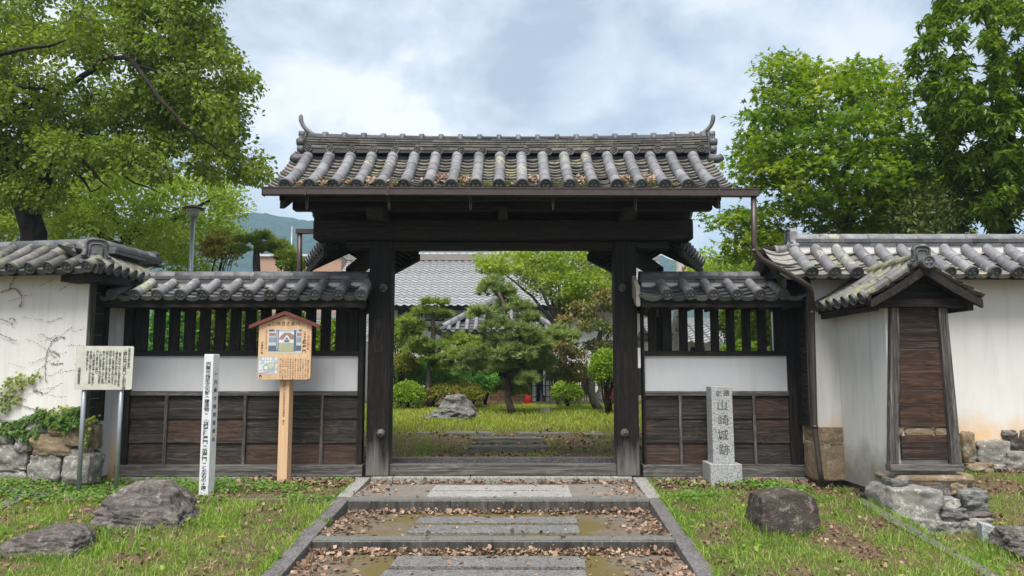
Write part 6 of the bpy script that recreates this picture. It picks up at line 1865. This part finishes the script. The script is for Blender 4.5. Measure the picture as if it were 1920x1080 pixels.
pine('small pine with flat layered pads above the left wing roof, right of the lamp', [(482, 500, 17, .09), (480, 480, 17, .08), (482, 460, 17, .06), (490, 446, 17, .03)], [(492, 444, 22, 6), (520, 462, 30, 12), (465, 452, 26, 8), (535, 480, 22, 10), (500, 470, 20, 8), (450, 470, 18, 8)], 17, G_pine2, 1.2)
# ---------------- courtyard maple and shrubs
Yt = 19.5
polyT = [(906, 505), (902, 482), (930, 478), (950, 472), (985, 466), (1010, 450), (1100, 440), (1135, 455), (1158, 490), (1160, 560), (1120, 572), (1080, 576), (1042, 584), (1018, 560), (998, 540), (985, 530), (958, 522), (930, 522)]
sk = Skel(); b = Vector((X(1052, 700, Yt), Yt, ground(1, Yt)))
sk.world([b, P(1052, 620, Yt)], [.12, .09])
for tx, ty in ((930, 500), (975, 490), (1010, 475), (1050, 465), (1090, 470), (1125, 490), (1140, 530)): sk.limb([(1052, 625, Yt, .06), (lerp(1052, tx, .45), lerp(610, ty, .5), Yt + RG.uniform(-.4, .4), .035), (tx, ty, Yt + RG.uniform(-.6, .6), .012)], 6)
cs = clumps_in(polyT, Yt, 1.3, 360, .34, 18, 3); sk.reach(cs, .012)
tree('maple_tree', 'fine yellow-green maple fanning up in front of the silvery roof inside the gate', 'tree', b, sk, [leaf_ball(cs, 44, .30, .45, .085, 'star', 1.0, .1)], M['bark_grey'], G_light)
def shrub(name, label, cx_, cy_, rx_, ry_, Y, lm, n, size, shape='oval', shell=.35, group=None, lump=.12):
    c = P(cx_, cy_, Y); k = px_m(Y); a, h = rx_ * k, ry_ * k
    gz = ground(c.x, Y); b = Vector((c.x, Y, gz))
    d = NR_.normal(size=(n, 3)); d[:, 2] = np.where(d[:, 2] < -.5, -d[:, 2], d[:, 2]); d /= np.linalg.norm(d, axis=1)[:, None]
    lum = np.array([1 + lump * noise.noise(Vector(q) * 2.6 + Vector((cx_, 0, 0))) + lump * .6 * noise.noise(Vector(q) * 6 + Vector((cx_, 3, 0))) for q in d.tolist()])
    rr = (1 - shell * NR_.random(n) ** 1.6) * lum
    pos = np.array(tuple(c)) + d * rr[:, None] * np.array([a, a * .9, h])
    nrm = d + NR_.normal(size=(n, 3)) * .55
    td = d * .6 + NR_.normal(size=(n, 3)); td[:, 2] += .5
    sk = Skel(); sk.world([b, Vector((c.x, Y, c.z))], [.05, .03]);
    for q in range(9): sk.world([Vector((c.x, Y, gz + .05)), c + Vector((RG.uniform(-.7, .7) * a, RG.uniform(-.7, .7) * a, RG.uniform(0, .7) * h))], [.02, .008], 5)
    return tree(name, label, 'shrub', b, sk, [leaves(pos, nrm, size * NR_.uniform(.6, 1.2, n), shape, td)], M['bark_dark'], lm, group)
shrub('globe_shrub', 'lime-green clipped globe shrub at the left of the courtyard lawn beside the left gate post', 764, 744, 31, 27, 17.5, G_lime, 5200, .06)
shrub('globe_shrub', 'lime-green clipped round bush in front of the iron fence', 1063, 739, 29, 23, 18.5, G_lime, 5200, .06)
shrub('globe_shrub', 'tall bright green bush half hidden by the right gate post', 1139, 694, 33, 38, 15.8, G_lime, 6500, .06)
shrub('shrub', 'orange-tinged azalea mound at the left gate post, behind the clipped globe', 752, 690, 38, 26, 18.5, G_orange, 4200, .06)
shrub('shrub', 'low green and orange mound directly behind the big garden boulder', 848, 738, 62, 20, 18.3, G_orange, 5200, .06)
shrub('shrub', 'orange-brown azalea at the right shoulder of the garden boulder', 886, 745, 20, 18, 17.8, G_orange, 1800, .055)
shrub('feathery_shrub', 'light green feathery shrub spreading behind the clipped globe and boulder', 812, 708, 72, 30, 19.2, G_fern, 7000, .12, 'lance', .6, None, .3)
shrub('feathery_shrub', 'small feathery green shrub right of the orange azalea', 910, 722, 22, 22, 19.0, G_fern, 2400, .12, 'lance', .6, None, .3)
shrub('shrub', 'dull green bush behind the left post and cloud-pruned pine', 755, 640, 36, 44, 20.5, G_mass, 4200, .08, 'oval', .6)
shrub('shrub', 'orange-tinged bush above the left wing roof, just right of the lamp pole', 415, 470, 36, 32, 19.0, G_orange, 4500, .09, 'oval', .6, None, .3)
shrub('shrub', 'yellow-green bush above the left wing roof under the antenna mast', 548, 498, 26, 18, 19.5, G_mass, 2600, .09, 'oval', .6, None, .3)
G_pink = m_leaf('pink_petal', [(.10, .14, .04), (.45, .10, .10), (.62, .18, .17), (.70, .30, .26)], .3, .3)
shrub('azalea', 'pink flowering azalea at the foot of the right gate post', 1146, 744, 16, 18, 16.6, G_pink, 1500, .05)
# greenery seen through the lattices
for lab, cx_, cy_, rx_, ry_, Y, lm, n in (('leafy green bush filling the leftmost gaps of the left lattice', 318, 640, 42, 70, 13.6, G_fern, 6000), ('yellow-green bush behind the middle of the left lattice', 400, 640, 50, 68, 14.2, G_mass, 6500),
                                          ('olive bush behind the left lattice just left of the cedar board', 475, 650, 44, 64, 15.5, G_mass, 5000), ('bright green bush behind the right end of the left lattice', 618, 650, 34, 46, 14.5, G_lime, 3800), ('dark green bush behind the left lattice, seen above the cedar board', 545, 640, 40, 60, 15.0, G_camphor, 4200),
                                          ('green bush behind the right end of the right lattice', 1430, 640, 46, 62, 14.5, G_mass, 5500), ('olive bush behind the middle of the right lattice', 1375, 610, 34, 34, 15.5, G_mass, 3200), ('lime bush low behind the right lattice', 1395, 668, 44, 26, 13.6, G_lime, 2600)):
    shrub('bush', lab, cx_, cy_, rx_, ry_, Y, lm, n, .085, 'oval', .7, None, .3)
b = Vector((X(1271, 650, 12.9), 12.9, ground(3, 12.9)))
sk = Skel(); sk.world([b, P(1271, 620, 12.9), P(1275, 520, 12.9), P(1268, 440, 12.9)], [.12, .105, .09, .05], 12)
cs = clumps_in([(1180, 300), (1290, 300), (1290, 380), (1180, 380)], 13.4, .8, 30); sk.reach(cs, .015)
tree('pale_barked_tree', 'mottled pale tree trunk right behind the right lattice near the gate post', 'tree', b, sk, [leaf_ball(cs, 40, .25, .6, .09, 'oval')], M['bark_mottled'], G_light)

# ================================================================ IVY on the left wall
def on_wall(px, py, off=0.02):
    Y = 9.5 + max(0, (161 - px)) * .00126
    p = P(px, py, Y); return p - Vector((.19, .98, 0)) * off
ivy = thing('ivy', 'green ivy creeping over the stone base and up the left white wall with withered tendrils', 'climbing plant', tuple(on_wall(60, 800)))
pp = []
while len(pp) < 1300:
    x = NR_.uniform(-70, 160); lo = 828 - 12 * abs(math.sin(x * .05)) - (18 if x > 80 else 0); hi = 782 + 8 * math.sin(x * .07) - (14 if x > 75 else 0)
    y = NR_.uniform(hi, lo)
    if noise.noise((x * .04, y * .06, 1)) > -.25: pp.append(tuple(on_wall(x, y, NR_.uniform(.02, .08))))
SPR = [[(0, 760), (12, 745), (30, 735), (45, 722), (62, 710), (76, 700)], [(20, 742), (35, 715), (45, 698)], [(-5, 745), (8, 728), (20, 715), (26, 708)], [(62, 785), (80, 772), (100, 768), (125, 764), (146, 768)], [(75, 780), (95, 775), (120, 778)], [(150, 800), (160, 790), (176, 786), (185, 780)], [(160, 845), (163, 820), (168, 800)], [(-5, 775), (10, 765), (22, 755), (40, 748)]]
sp = []
for s in SPR:
    for (a, b_), (c, d) in zip(s, s[1:]):
        for k in range(22): t_ = NR_.random(); sp.append(tuple(on_wall(lerp(a, c, t_) + NR_.normal() * 3.2, lerp(b_, d, t_) + NR_.normal() * 3.2, NR_.uniform(.015, .05))))
def wall_leaves(pts, size):
    pts = np.array(pts); N = len(pts); nrm = np.tile([-.19, -.98, .35], (N, 1)) + NR_.normal(size=(N, 3)) * .4
    td = np.tile([0, -.2, -1.], (N, 1)) + NR_.normal(size=(N, 3)) * .5
    return leaves(pts, nrm, size * NR_.uniform(.6, 1.3, N), 'star', td, 1.0)
v, f = wall_leaves(pp, .06); np_mesh('foliage', v, f, m_leaf('ivy_leaf', [(.03, .075, .012), (.06, .13, .02), (.10, .18, .03), (.15, .22, .04)], .25, .3), ivy)
v, f = wall_leaves(sp, .045); np_mesh('young_shoots', v, f, m_leaf('ivy_shoot_leaf', [(.10, .15, .02), (.19, .24, .03), (.28, .30, .05)], .3, .3), ivy)
mb = MB()
TD = [[(122, 634), (118, 632), (108, 633), (100, 638), (95, 645), (88, 660), (86, 680), (85, 700), (87, 716)], [(0, 548), (8, 546), (18, 543), (28, 540), (38, 550), (42, 562), (40, 572), (36, 574)], [(30, 515), (24, 525), (19, 536), (18, 545)], [(0, 748), (20, 752), (40, 760), (60, 766), (86, 772)], [(0, 742), (25, 742), (50, 750)], [(0, 598), (12, 602), (26, 608)], [(18, 598), (26, 596), (29, 602)], [(0, 627), (14, 632), (30, 640)], [(62, 734), (70, 732), (80, 738)], [(95, 681), (105, 683), (118, 681)], [(90, 655), (105, 662), (112, 668)]]
for s in TD:
    mb.tube([on_wall(x + RG.uniform(-.6, .6), y, .003) for x, y in s], .0028, 4)
    for (a, b_), (c, d) in zip(s, s[1:]):
        for k in range(7):
            t_ = RG.random(); p = on_wall(lerp(a, c, t_) + RG.uniform(-2, 2), lerp(b_, d, t_) + RG.uniform(-2, 2), .006)
            r0 = RG.uniform(.003, .009); mb.add([p + Vector((r0 * math.cos(q), 0, r0 * math.sin(q))) for q in (0, 1.3, 2.5, 4, 5.2)], [(0, 1, 2, 3, 4)])
for s in range(20):
    x, y = RG.uniform(0, 150), RG.uniform(520, 760); a = RG.uniform(-.7, .5)
    for k in range(RG.randint(10, 26)):
        x += RG.uniform(2, 5) * math.cos(a); y += RG.uniform(2, 5) * math.sin(a) * .7; a += RG.uniform(-.25, .25)
        if not (0 < x < 158 and 515 < y < 780): break
        p = on_wall(x, y + RG.uniform(-1, 1), .003); r0 = RG.uniform(.003, .007); mb.add([p + Vector((r0 * 1.4 * math.cos(q), 0, r0 * math.sin(q))) for q in (0, 1.5, 3.1, 4.6)], [(0, 1, 2, 3)])
mb.build('tendrils', m_plain('withered_tendril', (.17, .125, .10), .9), ivy)

# ================================================================ GRASS, CLOVER, DRY LEAVES
def gz_arr(x, y): return np.array([ground(a, b_) for a, b_ in zip(x.tolist(), y.tolist())])
def scatter(n, x0, x1, y0, y1, keep):
    x = NR_.uniform(x0, x1, n); y = NR_.uniform(y0, y1, n); k = np.array([keep(a, b_) for a, b_ in zip(x.tolist(), y.tolist())])
    return x[k], y[k]
def blades(name, x, y, h, w, lm, lean=.5):
    z = gz_arr(x, y) - .005; N = len(x); a = NR_.uniform(0, 2 * np.pi, N); hh = np.asarray(h) * NR_.uniform(.45, 1.3, N); ww = w * NR_.uniform(.7, 1.3, N)
    dx, dy = np.cos(a), np.sin(a); ln = hh * NR_.uniform(.1, 1.0, N) * lean; b2 = NR_.uniform(0, 2 * np.pi, N); ex, ey = np.cos(b2), np.sin(b2)
    V = np.stack([np.stack([x - dx * ww, y - dy * ww, z], 1), np.stack([x + dx * ww, y + dy * ww, z], 1),
                  np.stack([x + dx * ww * .8 + ex * ln * .35, y + dy * ww * .8 + ey * ln * .35, z + hh * .6], 1), np.stack([x - dx * ww * .8 + ex * ln * .35, y - dy * ww * .8 + ey * ln * .35, z + hh * .6], 1),
                  np.stack([x + ex * ln * 1.2, y + ey * ln * 1.2, z + hh], 1)], 1).reshape(-1, 3)
    i = np.arange(N) * 5
    F = np.concatenate([np.stack([i, i + 1, i + 2], 1), np.stack([i, i + 2, i + 3], 1), np.stack([i + 3, i + 2, i + 4], 1)])
    return tag(np_mesh(name, V, F, lm), kind='stuff')
G_grass = m_leaf('grass_blade', [(.07, .135, .02), (.13, .24, .026), (.20, .34, .04), (.32, .40, .085), (.46, .38, .19)], .35, .4, nscale=1.8)
G_clover = m_leaf('clover_leaf', [(0.056, 0.126, 0.018), (0.105, 0.210, 0.028), (0.168, 0.280, 0.038)], .3, .3, nscale=2)
G_dry = m_leaf('dry_leaf', [(.085, .05, .034), (.19, .115, .076), (.31, .205, .14), (.44, .33, .24)], .1, .15, .75)
G_drypale = m_leaf('pale_dry_leaf', [(.09, .055, .035), (.21, .13, .08), (.36, .25, .16)], .1, .15, .75)
def front(a, b_):
    if XL(min(b_, 10)) - .16 < a < XR(min(b_, 10)) + .16: return False
    if abs(a) > (b_ + .3) * .88 + .2: return False
    if b_ > 8.75 and a < 0: return NR_.random() < .12
    n = noise.noise((a * 1.5, b_ * 1.5, 4)) + .5 * noise.noise((a * 4, b_ * 4, 2))
    wall = sstep(8.6, 10.0, b_) * .5
    return n + NR_.uniform(-.4, .4) > -.02 + wall
x, y = scatter(280000, -8.5, 8.5, 5.4, 10.0, front)
blades('grass', x, y, .05, .0034, G_grass, 1.1)
x, y = scatter(16000, -7, 7, 5.6, 9.0, lambda a, b_: front(a, b_) and noise.noise((a * 2.2, b_ * 2.2, 9)) > .18)
blades('grass', x, y, .13, .0038, G_grass, .9)
x, y = scatter(90000, -5.5, 5.5, 11.12, 19.5, lambda a, b_: abs(a) < b_ * .19 + .2 and noise.noise((a * 1.1, b_ * .8, 8)) + NR_.uniform(-.35, .35) > (.08 if b_ < 13.6 else -.55))
blades('grass', x, y, np.where(y < 13.7, .035, .075), .006, m_leaf('lawn_blade', [(.15, .20, .02), (.24, .32, .03), (.33, .40, .05), (.42, .40, .13)], .35, .4, nscale=.8), .8)
# ragged grass against stones, kerbs and posts
xs_, ys_ = [], []
for cx_, cy_, hx_, dp_ in BOULD[:4]:
    a = NR_.uniform(0, 2 * np.pi, 520); k = 1 + np.abs(NR_.normal(size=520)) * .13
    xs_.append(cx_ + np.cos(a) * hx_ * k * .98); ys_.append(cy_ + np.sin(a) * dp_ * k * 1.02)
for fn, sg in ((XL, -1), (XR, 1)):
    b_ = NR_.uniform(5.8, 9.9, 1500); k = np.array([noise.noise((sg * 3, q * 3.5, 2)) for q in b_]) > -.1; b_ = b_[k]
    ys_.append(b_); xs_.append(np.array([fn(q) + sg * (.165 + abs(RG.gauss(0, .03)) - .02) for q in b_]))
for fx in (3.78, 3.95): b_ = NR_.uniform(5.5, 8.7, 420); ys_.append(b_); xs_.append(fx + NR_.normal(size=420) * .02)
blades('grass', np.concatenate(xs_), np.concatenate(ys_), .085, .0036, G_grass, 1.1)
def clover_ok(a, b_):
    if XL(min(b_, 10)) - .18 < a < XR(min(b_, 10)) + .18: return False
    if a < 0: return noise.noise((a * 1.2, b_ * 1.6, 3)) + NR_.uniform(-.2, .2) > -.28 + (.35 if a > -3.2 else 0)
    return noise.noise((a * 1.4, b_ * 1.6, 3)) + NR_.uniform(-.2, .2) > .12
x, y = scatter(22000, -6.6, 5.0, 8.7, 10.12, clover_ok)
z = gz_arr(x, y); N = len(x)
pos = np.stack([x, y, z + NR_.uniform(.015, .075, N)], 1); nr = NR_.normal(size=(N, 3)) * .3; nr[:, 2] += 1; nr[:, 1] -= .25
v, f = leaves(pos, nr, .034 * NR_.uniform(.6, 1.2, N), 'round'); tag(np_mesh('clover', v, f, G_clover), kind='stuff')
x, y = scatter(5000, -6.8, 6.6, 5.6, 8.7, lambda a, b_: front(a, b_) and noise.noise((a * 1.7, b_ * 1.7, 21)) > .12)
z = gz_arr(x, y); N = len(x); pos = np.stack([x, y, z + NR_.uniform(.01, .05, N)], 1); nr = NR_.normal(size=(N, 3)) * .35; nr[:, 2] += 1
v, f = leaves(pos, nr, .06 * NR_.uniform(.6, 1.2, N), 'oval'); tag(np_mesh('weeds', v, f, G_grass), kind='stuff')

def litter(name, x, y, zf, size, mat, hmax=.03, flat=.45, curl=1.0):
    N = len(x); z = np.array([zf(a, b_) for a, b_ in zip(x.tolist(), y.tolist())]) + NR_.uniform(.004, 1, N) ** 2 * hmax + .004
    nr = NR_.normal(size=(N, 3)) * flat; nr[:, 2] += 1
    v, f = leaves(np.stack([x, y, z], 1), nr, size * NR_.uniform(.35, 1.35, N), 'dry', None, 1.0, curl * 1.3)
    return tag(np_mesh(name, v, f, mat), kind='stuff')
def path_band(y1, wid, n):
    """leaves drifted against the riser whose foot is at y1"""
    y = y1 - .02 - np.abs(NR_.normal(size=n)) * wid
    u = NR_.random(n); x = np.array([lerp(XL(b_) + .03, XR(b_) - .03, a) for a, b_ in zip(u, y)])
    return x, y
def side_band(y0, y1, n, sg):
    y = NR_.uniform(y0, y1, n); o = np.abs(NR_.normal(size=n)) * .22 + .03
    x = np.array([XL(b_) + a if sg < 0 else XR(b_) - a for a, b_ in zip(o, y)]); return x, y
xs_, ys_ = [], []
for y1, w, n in ((7.33, .07, 720), (8.74, .045, 560), (10.04, .045, 430), (7.25, .22, 120), (8.65, .2, 80)):
    a, b_ = path_band(y1, w, n); xs_.append(a); ys_.append(b_)
for y0, y1, n in ((5.8, 7.3, 330), (7.5, 8.72, 220), (9.0, 10.03, 90)):
    for sg in (-1, 1): a, b_ = side_band(y0, y1, n, sg); xs_.append(a); ys_.append(b_)
a, b_ = scatter(260, -1.8, 1.6, 5.6, 10, lambda p, q_: True); xs_.append(a); ys_.append(b_)
x, y = np.concatenate(xs_), np.concatenate(ys_)
k = np.array([XL(b_) < a < XR(b_) and noise.noise((a * 2.1, b_ * 3, 12)) > -.55 for a, b_ in zip(x, y)]); x, y = x[k], y[k]
def top_z(a, b_):
    z = TZ(b_)
    if 7.336 <= b_ < 7.51: z = -.205
    elif 8.745 <= b_ < 8.97: z = -.071
    return z + .006
litter('fallen_leaves', x, y, top_z, .044, G_dry, .03)
x, y = scatter(31000, -8.4, 8.4, 5.6, 10.1, lambda a, b_: not (XL(min(b_, 10)) - .2 < a < XR(min(b_, 10)) + .2) and noise.noise((a * 1.5, b_ * 1.5, 4)) + .5 * noise.noise((a * 4, b_ * 4, 2)) + NR_.uniform(-.45, .30) < -.2)
litter('fallen_leaves', x, y, ground, .036, G_drypale, .045, .9)
xa_ = NR_.uniform(-3.4, -1.95, 900); xb_ = NR_.uniform(1.75, 3.9, 1000); x = np.concatenate([xa_, xb_]); y = 10.1 - np.abs(NR_.normal(size=len(x))) * .22
litter('fallen_leaves', x, y, ground, .055, G_dry, .05)
x, y = scatter(12000, -4, 4, 11.15, 18, lambda a, b_: noise.noise((a * .9, b_ * .9, 33)) + NR_.uniform(-.4, .4) > (-.1 if b_ < 13.6 else .38))
litter('fallen_leaves', x, y, ground, .05, G_drypale, .04)
# dry leaves caught on the gate roof near the eave
pts = []
for u0, u1, n in [(rows_x[i] + .075, rows_x[i + 1] - .075, m) for i, m in ((0, 22), (1, 35), (2, 30), (3, 40), (4, 12), (5, 8), (6, 75), (7, 70), (12, 35), (10, 26), (14, 45), (15, 40), (9, 6))]:
    s0 = {6: .30, 7: .28, 12: .25, 14: .3, 15: .3, 3: .22, 10: .25}.get(min(range(18), key=lambda i: abs(rows_x[i] + .075 - u0)), .12)
    for _ in range(n):
        q_, tg_ = f_g(max(.03, RG.gauss(s0, .08))); t_ = RG.random()
        pts.append((ex0 + lerp(u0, u1, t_), EY + q_.x, EZ + q_.y - .012 + .03 * abs(2 * t_ - 1) + RG.uniform(.02, .055)))
N = len(pts); nr = NR_.normal(size=(N, 3)) * .5; nr += np.array([0, -.5, .85])
v, f = leaves(np.array(pts), nr, .042 * NR_.uniform(.6, 1.2, N), 'dry'); tag(np_mesh('fallen_leaves', v, f, G_dry), kind='stuff')
pts = []
for i in (1, 2, 3, 4, 7, 8, 11, 12, 9, 15, 16, 0):
    c = lerp(rows_x[i], rows_x[i + 1], RG.uniform(.35, .65)); q_, _t = f_g(RG.uniform(.06, .2))
    for _ in range(90): pts.append((ex0 + c + RG.gauss(0, .03), EY + q_.x + RG.gauss(0, .03), EZ + q_.y + RG.uniform(-.01, .045)))
v, f = leaves(np.array(pts), NR_.normal(size=(len(pts), 3)) + np.array([0, 0, 1.]), .022, 'oval'); tag(np_mesh('roof_moss', v, f, m_leaf('moss_tuft', [(.06, .075, .012), (.14, .16, .02), (.22, .21, .03)], .2, .3)), kind='stuff')
# weeds growing from joints, flowers
def tuft(px, py, n, h, lm, wd=.006, z=None, name='weed_tuft', label=None):
    p = GH(px, py) if z is None else PZ(px, py, z)
    a = NR_.uniform(0, 2 * np.pi, n); N = n
    td = np.stack([np.cos(a), np.sin(a), NR_.uniform(.5, 2.2, N)], 1)
    v, f = leaves(np.tile(tuple(p), (N, 1)) + NR_.normal(size=(N, 3)) * np.array([.025, .025, 0]), NR_.normal(size=(N, 3)) + np.array([0, -1, .5]), h * NR_.uniform(.5, 1.1, N), 'lance', td, wd / .006 * .35)
    return tag(np_mesh(name, v, f, lm, origin=p), label, 'weed')
tuft(718, 1029, 9, .12, G_lime, .012, -.313, label='pair of broad green weeds sprouting at the foot of the lowest visible step')
tuft(984, 1031, 7, .10, G_lime, .010, -.313, label='small green weed sprouting right of centre at the foot of the lowest step')
tuft(613, 988, 16, .14, G_grass, .008, -.214, label='grass tuft leaning over the left kerb beside the middle step')
tuft(1555, 905, 40, .22, G_grass, .006, label='grass tuft at the foot of the downpipe'); tuft(1640, 925, 30, .25, G_clover, .008, label='long-bladed weed at the foot of the streaked stub wall')
PK = [(57, 900), (125, 948), (55, 964), (163, 966), (325, 872), (345, 873), (303, 892), (428, 918), (450, 916), (465, 919), (410, 964)]
M['petal_pink'] = m_plain('pink_petals', (.62, .24, .50), .6, 0, .05); M['petal_yellow'] = m_plain('yellow_petals', (.75, .50, .03), .6, 0, .05)
def flower(px, py, mt, h, label, group):
    p = GH(px, py + 8); mb = MB()
    for q in range(5):
        a = q * 1.257 + px; c = p + Vector((math.cos(a) * .018, math.sin(a) * .018, h + RG.uniform(-.008, .012)))
        for s_ in range(5):
            an = s_ * 1.257; d = Vector((math.cos(an), math.sin(an) * .8 - .1, .25)) * .017
            mb.add([c, c + d + Vector((-d.y, d.x, 0)) * .4, c + d * 1.2, c + d - Vector((-d.y, d.x, 0)) * .4], [(0, 1, 2, 3)], 0)
    mb.tube([p, p + Vector((.005, 0, h))], .003, 5, 1)
    tag(mb.build('flower', [M[mt], G_clover]), label, 'flower', group)
for a, b_ in PK: flower(a, b_, 'petal_pink', .10, 'small pink clover flower on a thin stem in front of the left walls', 'pink flowers in the clover')
for a, b_ in ((50, 942), (416, 1012)): flower(a, b_, 'petal_yellow', .06, 'small yellow dandelion flower low in the left lawn', 'yellow dandelions in the left lawn')

# ================================================================ AIR
mb = MB(); mb.box(-1300, 1300, -80, 1300, -3.2, 240)
t = NT('haze_air'); t.t.nodes.remove([n for n in t.t.nodes if n.type == 'TEX_COORD'][0])
pv = t.n('ShaderNodeVolumePrincipled'); pv.inputs['Color'].default_value = (.52, .77, 1.0, 1); pv.inputs['Density'].default_value = HAZE = 0.0006; pv.inputs['Anisotropy'].default_value = 0.0
t.l(pv.outputs[0], t.out.inputs['Volume'])
tag(mb.build('haze', t.m), kind='stuff')
